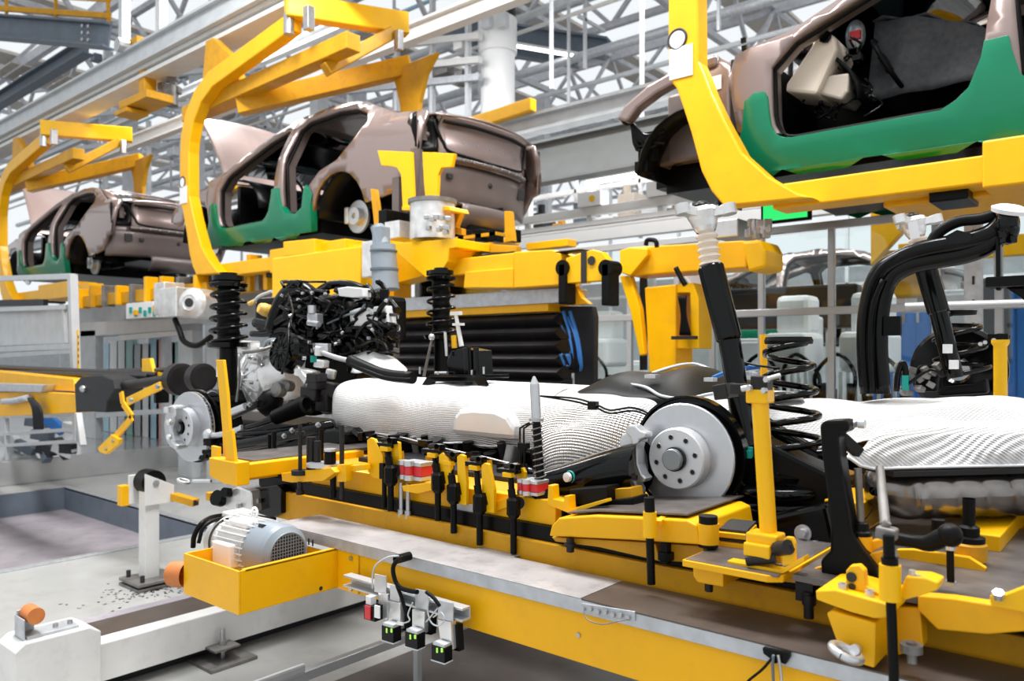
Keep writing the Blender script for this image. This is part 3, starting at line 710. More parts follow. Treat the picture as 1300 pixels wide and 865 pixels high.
# far dark beam near the duct
b = MB(); b.ibeam(P(560, 30, 13), P(770, 62, 14), .3, .42, .05); b.build('roof_beam', 'blue_grey', None, 'dark beam crossing behind the fat duct, lit tube lamp under it', 'beam')
b = MB(); b.ibeam(P(545, 46, 14.), P(735, 76, 15), .3, .35, .05); b.build('roof_beam', 'blue_grey', None, 'second dark beam crossing behind the fat duct, lower one', 'beam')
# unseen overhead area lights, added for strong light from above
for k, (x, y) in enumerate(((-1.2, 2.4), (-5., 2.2), (1.0, 6.5), (-5, 9), (-11, 6))):
    area('overhead_light', (x, y, 7.6), (0, 0, 0), 2.6, 1.2, 420 if k < 2 else 420)
# ---------------------------------------------------------------- back of the hall: windows and storage behind everything
def winwall(x0, x1, y, z0, z1, n, idx):
    def f(b):
        for k in range(n + 1): x = x0 + (x1 - x0) * k / n; b.box((x - .03, y - .03, z0), (x + .03, y + .03, z1))
        for z in (z0, (z0 + z1) / 2, z1): b.box((x0, y - .03, z - .03), (x1, y + .03, z + .03))
    st(f, 'window_%d' % idx, 'alu_profile')
winwall(-26, 14, 14.5, .1, 5.6, 24, 1)
# parts rack gantry (white), right half
zr = lambda s: H + s * 8 / .6428
def rack(b):
    x0, x1 = -9.5, 4
    for s, h_ in ((.143, .10), (.131, .06), (.119, .14), (.192, .08)): b.box((x0, 8.0, zr(s) - h_ / 2), (x1, 8.12, zr(s) + h_ / 2))
    b.box((x0, 8.0, zr(.125)), (x1, 8.9, zr(.125) + .03))
    for k in range(14): x = x0 + k; b.box((x - .035, 8.05, zr(.119)), (x + .035, 8.15, zr(.20)))
    for k in range(4): x = x0 + .2 + k * 4.3; b.box((x - .04, 8.7, 0), (x + .04, 8.78, zr(.119)))
    for k in range(14): x = x0 + k + .4; b.box((x - .02, 8.6, zr(.119)), (x + .02, 8.65, zr(.20)))
    b.box((x0, 8.6, zr(.175)), (x1, 8.66, zr(.18)))
b = MB(); rack(b); b.build('parts_rack', 'white_clean', None, 'long white parts rack gantry above the glazed cell', 'rack', bev=.004)
for i, (a, c, lab) in enumerate(((842, 247, 'white box with yellow dot on the rack, middle one'), (889, 241, 'white box with yellow dot on the rack, beside the hanger with the round white plate'), (753, 261, 'white box with yellow dot on the rack, the lowest'))):
    q = P(a, c, 8.06); q.z = zr(.143) + .05 + .092; b = MB(); b.cbox(q, .34, .2, .18); t = b.build('parts_box', 'paper', None, lab, 'box', 'boxes on the parts rack', bev=.005)
    b = MB(); b.lathe(q + V((.05, -.102, 0)), (0, -1, 0), [(.04, 0), (.04, .004), (0, .004)], 16); b.build('yellow_dot', 'yellow_bright', t)
# dense shapes on the rack
cl = ['dark_grey', 'light_grey', 'white_clean', 'yellow_worn', 'dull_iron', 'beige', 'blue_grey']
CN = {'dark_grey': 'dark grey', 'light_grey': 'light grey', 'white_clean': 'white', 'yellow_worn': 'ochre yellow', 'dull_iron': 'brown-grey', 'beige': 'beige', 'blue_grey': 'blue-grey'}
ORD = 'first second third fourth fifth sixth seventh eighth ninth tenth'.split()
for k in range(8):
    x = -6.6 + k * .34; m = cl[(k * 3) % 7]; z = zr(.125) + .032
    h_ = rnd.uniform(.12, .42); b = MB(); b.box((x, 8.3, z), (x + rnd.uniform(.15, .3), 8.6, z + h_)); b.cyl((x + .08, 8.4, z + h_), (x + .08, 8.4, z + h_ + .12), .05)
    b.build('parts_bin', m, None, 'small %s bin on the white rack, %s from the lifted car' % (CN[m], ORD[k]), 'bin', 'bins on the parts rack', bev=.006)
# glazed cell
YC = 6.4
zt_ = H + .104 * YC / .6428
GX = [P(a, 400, YC).x for a in (530, 640, 735, 800, 860, 905, 967, 1056, 1188, 1268, 1330)]
for i in range(len(GX)):
    x = GX[i]
    wd = .05
    st(lambda b: b.box((x - wd / 2, YC - wd / 2, 0), (x + wd / 2, YC + wd / 2, zt_)), 'trim_%d' % (50 + i), 'alu_profile', .004)
def rl(b):
    for z in (zt_, H + .035 * 10, .10): b.box((GX[0], YC - .03, z - .03), (GX[-1] + 1, YC + .03, z + .03))
st(rl, 'trim_70', 'alu_profile', .004)
def gl(i):
    a, c = GX[i], GX[i + 1]
    st(lambda b: b.box((a + .03, YC - .005, .12), (c - .03, YC + .005, zt_ - .04)), 'window_%d' % (10 + i), 'glass')
for i in range(len(GX) - 1): gl(i)
# upper screens behind the post (thin panels with slots) near right border
q = P(1236, 350, 5.4)
b = MB(); b.box((q.x - .045, 5.36, 0), (q.x + .045, 5.44, 3.2)); pp = b.build('slotted_post', 'galv', None, 'slotted grey steel post beside the glazing near the bent filler pipe', 'post', bev=.003)
b = MB()
for k in range(14): b.box((q.x + .0, 5.352, .9 + .14 * k), (q.x + .012, 5.36, .95 + .14 * k))
b.build('slot', 'ink', pp)
b = MB(); q = P(1285, 385, 4.6); b.cyl(P(1150, 389, 4.6), P(1330, 384, 4.6), .02); b.build('guard_tube', 'alu_profile', None, 'horizontal grey guard tube behind the second strut', 'tube')
# machines in the cell
def machine(px, Y, lab, sc_=1., n=2):
    q = P(px, 380, Y); t = thing('assembly_machine', lab, 'machine', (q.x, q.y, 0))
    b = MB(); b.cbox((q.x, q.y, .55), .95 * sc_, .6, 1.1); b.build('base_cabinet', 'light_grey', t, bev=.02)
    b = MB(); b.cbox((q.x, q.y, 1.62), .62 * sc_, .5, .34); b.cbox((q.x, q.y + .1, 1.95), .5 * sc_, .3, .36); b.build('white_cover', 'white_clean', t, bev=.05)
    b = MB(); b.cbox((q.x, q.y, 1.13), 1.0 * sc_, .7, .06); b.build('work_plate', 'alu_profile', t, bev=.006)
    b = MB()
    for k in range(9): b.box((q.x - .24 + k * .06, q.y - .26, 1.2), (q.x - .215 + k * .06, q.y - .24, 1.45))
    b.build('fin_panel', 'white_clean', t)
    for s in (-1, 1):
        b = MB(); b.tube([(q.x + s * .30, q.y - .33, 1.16), (q.x + s * .34, q.y - .36, 1.42), (q.x + s * .16, q.y - .38, 1.6), (q.x + s * .03, q.y - .34, 1.45), (q.x + s * .05, q.y - .33, 1.2)], .018, 6); b.build('hose', 'rubber_hose', t)
    b = MB()
    for k in range(6): b.cyl((q.x - .35 + .14 * k, q.y - .3, 1.16), (q.x - .35 + .14 * k, q.y - .3, 1.26 + .05 * (k % 3)), .03)
    b.build('valve', 'dark_steel', t)
machine(1008, 7.0, 'white covered machine with looping hoses behind glass, beside the conical spring', .62)
machine(1105, 7.0, 'white covered machine behind glass close to the bent filler pipe', .62)
machine(760, 8.0, 'white covered machine behind glass between the bellows and the yellow arm post', .9)
b = MB()
for i in range(5):
    q = P(1120 + i * 18, 400, 8.2); b = MB(); b.cyl((q.x, q.y, .4), (q.x, q.y, 1.9), .10, None, 12); b.cyl((q.x, q.y, 1.9), (q.x, q.y, 2.0), .05, None, 12); b.build('gas_cylinder', 'blue', None, 'blue cylinder behind the glass, between the filler pipe and the second strut', 'cylinder', 'blue cylinders behind the glass')
for i, (px, Y, w_, z0, z1, m, lab) in enumerate((
    (760, 10, 1.6, 0, 1.5, 'white_clean', 'white cabinet far behind the glazing near the bellows'),
    (870, 9.0, .9, 0, 2.0, 'light_grey', 'tall pale cabinet far behind the yellow arm post'),
    (940, 9.5, .9, 0, 1.8, 'white_clean', 'white cabinet behind the tall black shock absorber'),
    (1240, 9.5, 1.4, 0, 2.3, 'light_grey', 'pale cabinet behind the slotted post'),
    (700, 9, .8, 0, 2.0, 'light_grey', 'pale cabinet beyond the roller arm of the lift'),
    (1290, 8, .6, 0, 2.2, 'blue', 'blue cabinet behind the glass at the frame edge'),
    (600, 12.6, 1.6, 0, 2.2, 'light_grey', 'pale cabinet beyond the lift'))):
    q = P(px, 400, Y); t = thing('cabinet', lab, 'cabinet', (q.x, q.y, 0))
    b = MB(); b.box((q.x - w_ / 2, q.y, z0), (q.x + w_ / 2, q.y + .6, z1)); b.build('body', m, t, bev=.015)
    b = MB(); b.box((q.x - w_ / 2 + .04, q.y - .015, z0 + .1), (q.x - .01, q.y, z1 - .05)); b.box((q.x + .01, q.y - .015, z0 + .1), (q.x + w_ / 2 - .04, q.y, z1 - .05)); b.build('door', m, t, bev=.006)
# screen
q = P(998, 265, 5.9)
b = MB(); b.cbox(q, .38, .05, .21); tv = b.build('monitor', 'black_satin', None, 'monitor with bright green picture under the yellow hanger arm', 'monitor', bev=.006)
b = MB(); b.cbox(q - V((0, .027, 0)), .34, .002, .17); b.build('screen', 'screen_green', tv)
b = MB(); b.cyl(q, (q.x, q.y + .1, q.z + 1.2), .02); b.build('bracket', 'black_satin', tv)

# overhead services
t = thing('pipe_run', 'bundle of pale pipes running under the roof behind the arched hangers', 'pipes', (-14, 9, 6.5))
for k, (s_, Y, r_) in enumerate(((.36, 12.0, .07), (.345, 12.0, .04), (.30, 12.6, .09), (.42, 12.6, .05), (.27, 13.2, .05))):
    z = H + s_ * Y / .6428; b = MB(); b.cyl((-40, Y, z), (8, Y, z), r_, None, 12); b.build('pipe', ['light_grey', 'white_paint', 'galv', 'pale_blue', 'light_grey'][k], t)
for k in range(12):
    b = MB(); x = -30 + k * 2.7; b.box((x, 12.1, 7), (x + .05, 12.16, 11)); b.box((x, 11.9, 7.9), (x + .05, 12.8, 7.96)); b.build('pipe_hanger', 'light_grey', t)
t = thing('service_gantry', 'pale service gantry with small cabinets and lamps between the two hangers', 'gantry', P(150, 130, 8.2))
for k in range(26):
    x, y = rnd.uniform(60, 235), rnd.uniform(60, 210); q = P(x, y, 8.2 + rnd.random())
    b = MB(); b.cbox(q, rnd.uniform(.1, .6), .2, rnd.uniform(.08, .3)); b.build('small_cabinet', rnd.choice(['light_grey', 'white_clean', 'dull_iron', 'galv', 'white_paint', 'blue_grey']), t, bev=.008)
for y in (110, 150, 190): b = MB(); b.beam(P(20, y + 8, 8.3), P(260, y - 20, 8.3), .10, .10); b.build('beam', 'light_grey', t)
for x in (75, 130, 185, 228): q = P(x, 150, 8.3); b = MB(); b.box((q.x, 8.3, 0), (q.x + .09, 8.39, 7)); b.build('post', 'light_grey', t)
t = thing('far_gantry', 'pale gantry of beams behind the raised crossbar of the lifted car', 'gantry', P(500, 80, 10.))
for y in (52, 82, 104): b = MB(); b.beam(P(420, y + 14, 10.5), P(610, y - 6, 10.5), .12, .12); b.build('beam', ['light_grey', 'white_paint', 'galv'][y % 3], t)
for k in range(8): q = P(rnd.uniform(430, 590), rnd.uniform(35, 112), 10.6); b = MB(); b.cbox(q, rnd.uniform(.15, .5), .2, rnd.uniform(.1, .35)); b.build('small_cabinet', rnd.choice(['light_grey', 'white_clean', 'dull_iron', 'white_paint']), t, bev=.01)
for x in (440, 500, 545, 590): q = P(x, 80, 10.5); b = MB(); b.box((q.x, 10.5, 0), (q.x + .08, 10.6, 8.6)); b.build('post', 'light_grey', t)
# clutter seen through the cell glass
for i, (px, Y, z0, w_, h_, m, lab) in enumerate(((1018, 7.6, 1.55, .34, .42, 'white_clean', 'white box with red lamp behind the glass beside the white machine'), (1255, 7.2, 1.5, .3, .7, 'dark_steel', 'dark unit hanging behind the glass past the slotted post'), (1000, 9.2, 1.9, 1.6, .5, 'dark_steel', 'dark press head far behind the glass'), (1150, 9.0, 2.2, .5, .5, 'yellow_worn', 'yellow robot joint behind the glass by the filler pipe'))):
    q = P(px, 350, Y); t = thing('cell_unit', lab, 'machine', (q.x, q.y, z0))
    b = MB(); b.cbox((q.x, q.y, z0 + h_ / 2), w_, .3, h_, .1); b.build('housing', m, t, bev=.03)
    b = MB(); b.cyl((q.x + w_ * .3, q.y, 0), (q.x + w_ * .3, q.y, z0), .04, None, 12); b.build('stand', 'light_grey', t)
    if i == 0: b = MB(); b.sph((q.x, q.y - .1, z0 + h_ + .03), .05); b.build('red_lamp', 'red', t)
# ================================================================= the near conveyor
def Q(x, y, z): return V((x, y, H + z))
G_F = 'clamp stations along the pallet edge'
# outer beam
t = thing('conveyor_beam', 'long yellow outer side beam of the near conveyor under the grey cable tray', 'beam', Q(-.8, 1.48, -.703))
b = MB(); b.box(Q(-1.896, 1.452, -.703), Q(.9, 1.53, -.572)); b.build('web_plate', 'yellow', t, bev=.003)
b = MB(); b.box(Q(-1.896, 1.446, -.703), Q(-1.80, 1.452, -.584)); b.build('end_plate', 'yellow', t, bev=.002)
b = MB()
for z in (-.60, -.69): b.bolt(Q(-1.83, 1.446, z), (0, -1, 0), .007, .006)
for x in (-1.02, -.35): b.bolt(Q(x, 1.452, -.64), (0, -1, 0), .006, .003)
b.build('bolt', 'steel', t)
b = MB(); b.box(Q(-1.95, 1.53, -.72), Q(.9, 1.66, -.60)); b.build('lower_flange', 'yellow_worn', t)
# cable tray
xl = P(352, 664, 1.45).x
t = thing('cable_tray', 'galvanised cable tray lying along the yellow outer beam', 'cable tray', Q(-.8, 1.53, -.584))
b = MB(); b.box(Q(xl, 1.44, -.584), Q(.9, 1.446, -.553)); b.build('side_lip', 'galv', t, bev=.001)
b = MB(); b.box(Q(xl, 1.44, -.5535), Q(P(740, 760, 1.45).x, 1.615, -.550)); b.box(Q(P(600, 700, 1.6).x, 1.60, -.552), Q(P(648, 700, 1.6).x, 1.66, -.549)); b.build('cover', 'tray_top', t, bev=.0008)
b = MB(); b.box(Q(P(741, 760, 1.45).x, 1.44, -.5545), Q(.9, 1.62, -.551)); b.build('shaded_brown_cover', 'plate_brown', t)  # brown cover, shadow along this stretch put into its colour too
b = MB()
for k in range(7): b.box(P(436 / 1 - 70 + k * 5, 676 + k * 1.6, 1.437), P(436 - 70 + k * 5 + 2, 684 + k * 1.6, 1.441))
b.build('slot', 'ink', t)
b = MB(); b.pl([(738, 766), (806, 777), (806, 789), (738, 778)], 1.436, .004); jp = b.build('joint_plate', 'galv', t, bev=.0008)
b = MB()
for k in range(7): b.bolt(P(741 + k * 9.5, 771 + k * 1.9 + (0 if k % 2 else 2), 1.436), (0, -1, 0), .006, .007)
b.build('bolt', 'steel', jp)
b = MB(); b.tube([P(741, 775, 1.43), P(746, 787, 1.42), P(765, 793, 1.415), P(785, 789, 1.42), P(798, 787, 1.43)], .0014, 5); b.build('earth_wire', 'dull_iron', jp)
b = MB(); b.pl([(968, 823), (1002, 830), (1002, 836), (997, 844), (990, 841), (984, 843), (977, 836), (969, 830)], 1.430, .012); cg = b.build('cable_guide', 'black_rubber', t)
for k, (m, pts) in enumerate((('blue_grey', [(982, 832), (981, 845), (982, 870)]), ('steel', [(988, 832), (991, 850), (993, 872)]), ('black_rubber', [(980, 836), (968, 850), (950, 865), (945, 875)]))):
    b = MB(); b.tube([P(a, c, 1.425) for a, c in pts], .0028, 6); b.build('hanging_cable', m, t)
# inner beam, black running rail
t = thing('inner_beam', 'long yellow inner beam between the cable tray and the black running rail', 'beam', Q(-.8, 1.7, -.60))
b = MB(); b.box(Q(P(352, 640, 1.65).x, 1.64, -.605), Q(.9, 1.76, -.503)); b.build('web_plate', 'yellow_worn', t, bev=.003)
b = MB(); 
for k in range(5): x = P(505, 660, 1.64).x + k * .26; b.box(Q(x, 1.625, -.607), Q(x + .03, 1.64, -.596))
b.build('mounting_tab', 'yellow_worn', t)
one(lambda b: b.box(Q(P(330, 640, 1.66).x, 1.655, -.503), Q(.9, 1.75, -.462)), 'running_rail', 'black_satin', 'black running rail on top of the yellow inner beam', 'rail', bev=.002)
one(lambda b: b.box(Q(-3.6, 3.0, -.70), Q(.9, 3.25, -.46)), 'conveyor_beam', 'yellow_worn', 'yellow beam at the far side of the near conveyor', 'beam', bev=.004)
for k, (x, y) in enumerate(((1.0, 1.72), (-3.4, 3.1), (1.0, 3.1))):
    one(lambda b: (b.box((x - .05, y - .05, 0), (x + .05, y + .05, H - .60 if y < 2 else H - .7)), b.box((x - .1, y - .1, 0), (x + .1, y + .1, .015))), 'conveyor_trestle', 'dark_grey', 'dark steel leg standing under the near conveyor', 'trestle', 'trestles under the near conveyor')
# pallet frame
pal = thing('assembly_pallet', 'long yellow assembly pallet carrying the engine, tunnel shields and both axles', 'pallet', Q(-1.5, 2.4, -.47))
b = MB(); b.box(Q(P(395, 600, 1.67).x, 1.67, -.462), Q(P(705, 680, 1.67).x, 1.70, -.395)); b.build('side_rail', 'yellow', pal, bev=.003)
b = MB(); b.box(Q(-2.5, 1.70, -.42), Q(-.95, 3.1, -.40)); b.box(Q(-.95, 2.3, -.46), Q(.6, 3.1, -.44)); b.build('deck', 'yellow_worn', pal)
b = MB(); b.box(Q(-2.5, 2.9, -.40), Q(.5, 2.95, -.3)); b.build('upright_plate', 'yellow_worn', pal, bev=.003)
b = MB(); b.box(Q(-2.3, 1.85, -.40), Q(-1.25, 2.85, -.385)); b.build('dark_deck_plate', 'dark_grey', pal)
X_ = -2.39
b = MB(); b.box(Q(X_, 1.40, -.425), Q(X_ - .17, 1.42, -.376)); b.box(Q(X_, 1.42, -.425), Q(X_ - .05, 1.95, -.376)); b.box(Q(X_ - .17, 1.42, -.44), Q(X_ - .052, 1.60, -.39)); b.build('corner_arm', 'yellow', pal, bev=.003)
b = MB(); b.box(Q(X_ - .30, 1.50, -.385), Q(X_ - .05, 2.1, -.372)); b.build('arm_plate', 'plate_worn', pal)
b = MB(); b.pl([(265, 581), (300, 588), (300, 618), (283, 614), (266, 605)], 1.385, .05); cb = b.build('corner_block', 'yellow', pal, bev=.003)
b = MB(); b.ring(P(233, 611, 1.37), V((.25, .2, 1)), .020, .0055, 20, 8); b.cyl(P(245, 611, 1.37), P(268, 611, 1.40), .006); b.build('eye_bolt', 'brushed', cb)
b = MB(); b.pl([(274, 457), (283, 457), (288, 500), (291, 545), (291, 600), (284, 600), (282, 545), (278, 500)], 1.46, .012); b.pl([(286, 548), (294, 546), (297, 575), (300, 602), (286, 604)], 1.40, .012); b.pl([(268, 566), (277, 568), (277, 598), (268, 596)], 1.42, .012); b.build('upright_bracket', 'yellow_bright', pal, bev=.0015)
b = MB(); b.pl([(357, 601), (420, 594), (426, 600), (410, 611), (370, 613), (358, 611)], 1.56, .03); b.pl([(428, 590), (439, 590), (439, 612), (428, 612)], 1.58, .03); b.pl([(440, 592), (461, 590), (462, 597), (440, 600)], 1.60, .03); b.build('rod_bracket', 'yellow', pal, bev=.002)
# rod with round plates
def stack(name, parts, Y, m='dark_steel', parent=pal, seg=18):
    b = MB()
    for (px, y0, y1, wpx) in parts:
        a, c = P(px, y0, Y), P(px, y1, Y); d = -CA * a.x + SA * a.y
        b.cyl(c, a, wpx / 2 * d / F, None, seg)
    return b.build(name, m, parent)
stack('locating_rod', [(381, 540, 597, 5), (381, 597, 603, 22), (381, 612, 622, 7), (381, 622, 628, 10), (381, 548, 552, 12)], 1.56)
stack('locating_rod', [(395, 555, 598, 12), (403, 560, 590, 9), (395, 598, 604, 18)], 1.60)
stack('rubber_mount', [(419, 572, 590, 15), (423, 595, 632, 8), (423, 622, 626, 10)], 1.60, 'black_satin')
stack('mount_cap', [(419, 570, 573, 16), (411, 588, 592, 44)], 1.60, 'brushed')
stack('locating_rod', [(434, 540, 592, 6), (434, 612, 634, 6)], 1.60)
stack('locating_rod', [(348, 548, 585, 6), (342, 552, 584, 5), (408, 545, 590, 6)], 1.75, 'black_satin')
# ---- clamp stations
def station(px, blk, top, bot, lug, idx, lab):
    Y = 1.63
    q = P(px, bot, Y); t = thing('clamp_station', lab, 'clamp', (q.x, q.y, P(px, blk + 25, Y).z), G_F)
    if lug:
        (x0, y0, x1, y1, fl) = lug
        b = MB()
        if fl: b.pl([(x0, y0), (x0 + 13, y0 - 1), (x0 + 15, y0 + 6), (x0 + 17, y0 + 28), (x1 + 6, y1 - 18), (x1 + 6, y1), (x1 - 8, y1 - 2), (x1 - 8, y1 - 20), (x0 + 8, y0 + 26), (x0 + 5, y0 + 5), (x0, y0 + 4)], Y + .02, .012)
        else: b.pl([(x0, y0 + 2), (x0 + 4, y0 - 1), (x0 + 9, y0 + 1), (x1, y1 - 30), (x1, y1), (x1 - 12, y1 - 2), (x0 + 1, y0 + 42)], Y + .01, .012)
        b.build('lug_plate', 'yellow_bright', t, bev=.0012)
    def dd(y): a = P(px, y, Y); return -CA * a.x + SA * a.y
    k = dd(blk) / F
    k *= 1.15; b = MB(); b.cyl(P(px, bot, Y), P(px, blk, Y), 3.6 * k, None, 14); b.cyl(P(px - 1, blk, Y), P(px - 4, top, Y + .03), 3.2 * k, 3.6 * k, 14); b.cyl(P(px - 1.5, blk - 14, Y), P(px - 3, blk - 26, Y), 4.3 * k, None, 14); b.build('rod', 'black_satin', t)
    b = MB(); b.lathe(P(px, blk + 11, Y), Z3, [(5 * k, 0), (8 * k, 4 * k), (8 * k, 20 * k), (5 * k, 23 * k)], 6); b.cyl(P(px + 6, blk - 8, Y + .005), P(px + 6, blk - 8, Y + .02), 7 * k, None, 18); b.build('clevis_block', 'black_satin', t, bev=.001)
    b = MB(); b.cbox(P(px - 6, top - 1, Y + .03), 26 * k, .03, 5 * k, R(8)); b.cbox(P(px + 2, top - 6, Y + .02), 12 * k, .02, 7 * k, R(-15)); b.cyl(P(px - 10, top - 7, Y + .02), P(px - 2, top - 7, Y + .01), 3 * k); b.build('toggle_head', 'black_gloss', t, bev=.001)
    b = MB(); b.cbox(P(px - 6, top + 4, Y + .015), 13 * k, .02, 5 * k); b.build('pad', 'yellow_bright', t, bev=.001)
    return t
station(496, 606, 566, 649, (466, 557, 486, 609, 0), 0, 'clamp station beside the engine, wide tapered yellow plate beside its rod')
station(556, 615, 574, 661, None, 1, 'clamp rod just past the red block, without a tall yellow plate')
station(576, 629, 584, 677, (557, 576, 572, 618, 0), 2, 'clamp station third from the engine, long rod reaching over the yellow inner beam')
station(609, 642, 590, 692, (580, 578, 592, 642, 0), 3, 'clamp station over the small grey cover plate')
station(652, 647, 599, 703, (611, 589, 627, 652, 0), 4, 'clamp station beside the pointed guide pin')
t2 = thing('support_plate', 'upright yellow plate between the first clamp rod and the red block', 'plate', P(502, 616, 1.66))
b = MB(); b.pl([(498, 560), (506, 562), (508, 616), (499, 615), (497, 590)], 1.66, .012); b.build('plate', 'yellow_bright', t2, bev=.0012)
b = MB(); b.cbox(P(487, 598, 1.64), .02, .02, .05); b.cyl(P(488, 645, 1.64), P(488, 600, 1.64), .008); b.build('black_pin', 'black_satin', t2)
t2 = thing('support_plate', 'upright yellow plate just before the guide pin base', 'plate', P(660, 655, 1.68))
b = MB(); b.pl([(656, 596), (663, 594), (666, 600), (666, 662), (657, 658)], 1.68, .012); b.build('plate', 'yellow_bright', t2, bev=.0012)
b = MB(); b.pl([(622, 640), (655, 628), (655, 640), (628, 650)], 1.66, .05); b.build('step', 'yellow', t2, bev=.001)
one(lambda b: b.pl([(579, 638), (600, 641), (600, 661), (582, 658), (579, 652)], 1.664, .004), 'cover_plate', 'light_grey', 'small grey cover plate bolted to the pallet side rail', 'plate', bev=.0012)
# red blocks
def redblock(px, py, s_, lab, pins=True):
    Y = 1.68; a = P(px, py, Y); k = s_ * (-CA * a.x + SA * a.y) / F
    t = thing('red_block', lab, 'block', a - V((0, 0, 14 * k)))
    b = MB()
    for dz, w_, m in ((9, 0, 0),): pass
    b = MB(); b.cbox(a, 34 * k, .05, 12 * k); b.cyl(a + V((-17 * k, -.02, -6 * k)), a + V((-17 * k, -.02, 6 * k)), 6 * k); b.cyl(a + V((-2 * k, -.03, -6 * k)), a + V((-2 * k, -.03, 6 * k)), 6 * k); b.build('red_body', 'red', t)
    b = MB()
    for z in (-9, 9): b.cbox(a + V((0, 0, z * k)), 36 * k, .055, 5 * k); b.cyl(a + V((-17 * k, -.02, (z - 2.5) * k)), a + V((-17 * k, -.02, (z + 3) * k)), 7 * k); b.cyl(a + V((-2 * k, -.03, (z - 2.5) * k)), a + V((-2 * k, -.03, (z + 4) * k)), 7 * k)
    b.build('steel_plate', 'brushed', t, bev=.001)
    if pins:
        b = MB(); b.pl([(510, 617), (550, 613), (552, 622), (530, 627), (512, 624)], Y - .05, .05); b.build('ledge', 'yellow', t, bev=.001)
        for dx in (-17, -4):
            b = MB(); b.cyl(a + V((dx * k, -.03, -54 * k)), a + V((dx * k, -.03, -16 * k)), 3.2 * k); b.cyl(a + V((dx * k, -.03, -60 * k)), a + V((dx * k, -.03, -50 * k)), 5 * k, None, 6); b.build('pin', 'steel', t)
redblock(530, 597, 1., 'red block between steel plates, on two pins beside the first clamp station')
redblock(678, 618, .8, 'red block half hidden behind the spring guide pin', False)
# ---- guide pin
t = thing('guide_pin', 'pointed steel guide pin with spring in front of the quilted tunnel shield', 'guide pin', P(685, 682, 1.70))
Y = 1.70; k = 2.16 / F
b = MB(); b.lathe(P(681, 532, Y), P(678, 478, Y) - P(681, 532, Y), [(6.2 * k, 0), (6.2 * k, 44 * k), (1.5 * k, 54 * k), (0, 54.5 * k)], 20); b.build('pin', 'brushed', t)
b = MB(); b.lathe(P(681, 535, Y), Z3, [(0, 0), (9.5 * k, 0), (9.5 * k, 3.5 * k), (6 * k, 4 * k)], 20); b.build('collar', 'steel', t)
b = MB(); b.cyl(P(687, 626, Y), P(681, 535, Y), 5.5 * k); b.build('stem', 'black_satin', t)
b = MB(); b.coil(P(687, 622, Y), P(681, 537, Y), 7.5 * k, 6.5 * k, 11, 1.0 * k, 14, 5); b.build('spring', 'dull_iron', t)
b = MB(); b.cyl(P(688, 632, Y), P(687, 620, Y), 14 * k, 9 * k); b.cbox(P(684, 655, Y + .01), 24 * k, .05, 50 * k); b.cbox(P(698, 660, Y + .03), 26 * k, .05, 44 * k); b.build('base_block', 'black_satin', t, bev=.002)
b = MB(); b.bolt(P(673, 682, Y - .02), (0, 0, -1), 5 * k, 8 * k); b.bolt(P(690, 684, Y - .02), (0, 0, -1), 5 * k, 8 * k); b.build('bolt', 'black_satin', t)
t = thing('brake_pipe', 'pair of thin black bent pipes rising beside the guide pin', 'pipe', P(668, 600, 1.75))
for dx in (0, 5):
    b = MB(); b.tube([P(661 + dx, 605, 1.74), P(660 + dx, 550, 1.74), P(662 + dx, 543, 1.74), P(672 + dx, 537, 1.74)], .0028, 6, 3); b.build('pipe', 'black_gloss', t)
b = MB(); b.cbox(P(665, 566, 1.735), .03, .02, .016); b.build('clip', 'black_rubber', t)
# line with clips along the tunnel
t = thing('brake_line', 'long black pipe run with clips under the lower edge of the tunnel shield', 'pipe', P(570, 590, 1.9))
for o in (0, 4): b = MB(); b.tube([P(452, 547 + o, 1.95), P(510, 556 + o, 1.95), P(560, 569 + o, 1.95), P(620, 582 + o, 1.95), P(676, 597 + o, 1.95)], .004, 6); b.build('pipe', 'black_gloss' if o else 'steel', t)
for x, y in ((455, 549), (468, 551), (500, 556), (540, 563), (555, 568), (600, 578), (640, 592), (660, 595)):
    b = MB(); b.cbox(P(x, y, 1.94), .05, .03, .022, R(rnd.uniform(-20, 20)), R(rnd.uniform(-20, 20))); b.cbox(P(x + 5, y + 5, 1.93), .02, .03, .03, .3); b.build('clip', 'black_gloss', t, bev=.002)
# dark mechanism below the shield
t = thing('lower_carriage', 'dark linkage and springs standing on the pallet deck behind the clamp stations', 'mechanism', Q(-2.0, 2.1, -.40))
for k in range(16):
    x = P(470 + k * 14, 580, 2.0).x; b = MB(); b.cyl((x, 2.0 + .1 * rnd.random(), H - .40), (x, 2.05, H - .40 + rnd.uniform(.05, .10)), rnd.uniform(.012, .03), None, 12); b.build('spring_post', rnd.choice(['black_satin', 'dark_steel', 'black_satin', 'dull_iron']), t)
b = MB(); b.box(Q(-2.6, 2.12, -.39), Q(-1.3, 2.2, -.31)); b.build('base_bar', 'black_satin', t)
for a, c in ((470, 560), (500, 600), (540, 590), (585, 580), (612, 575), (645, 585)):
    b = MB(); b.pl([(a, 572 + (a - 470) * .1), (a + 10, 570 + (a - 470) * .1), (a + 14, 612 + (a - 470) * .15), (a, 610 + (a - 470) * .15)], 1.9, .01); b.build('rib', 'yellow_worn', t)
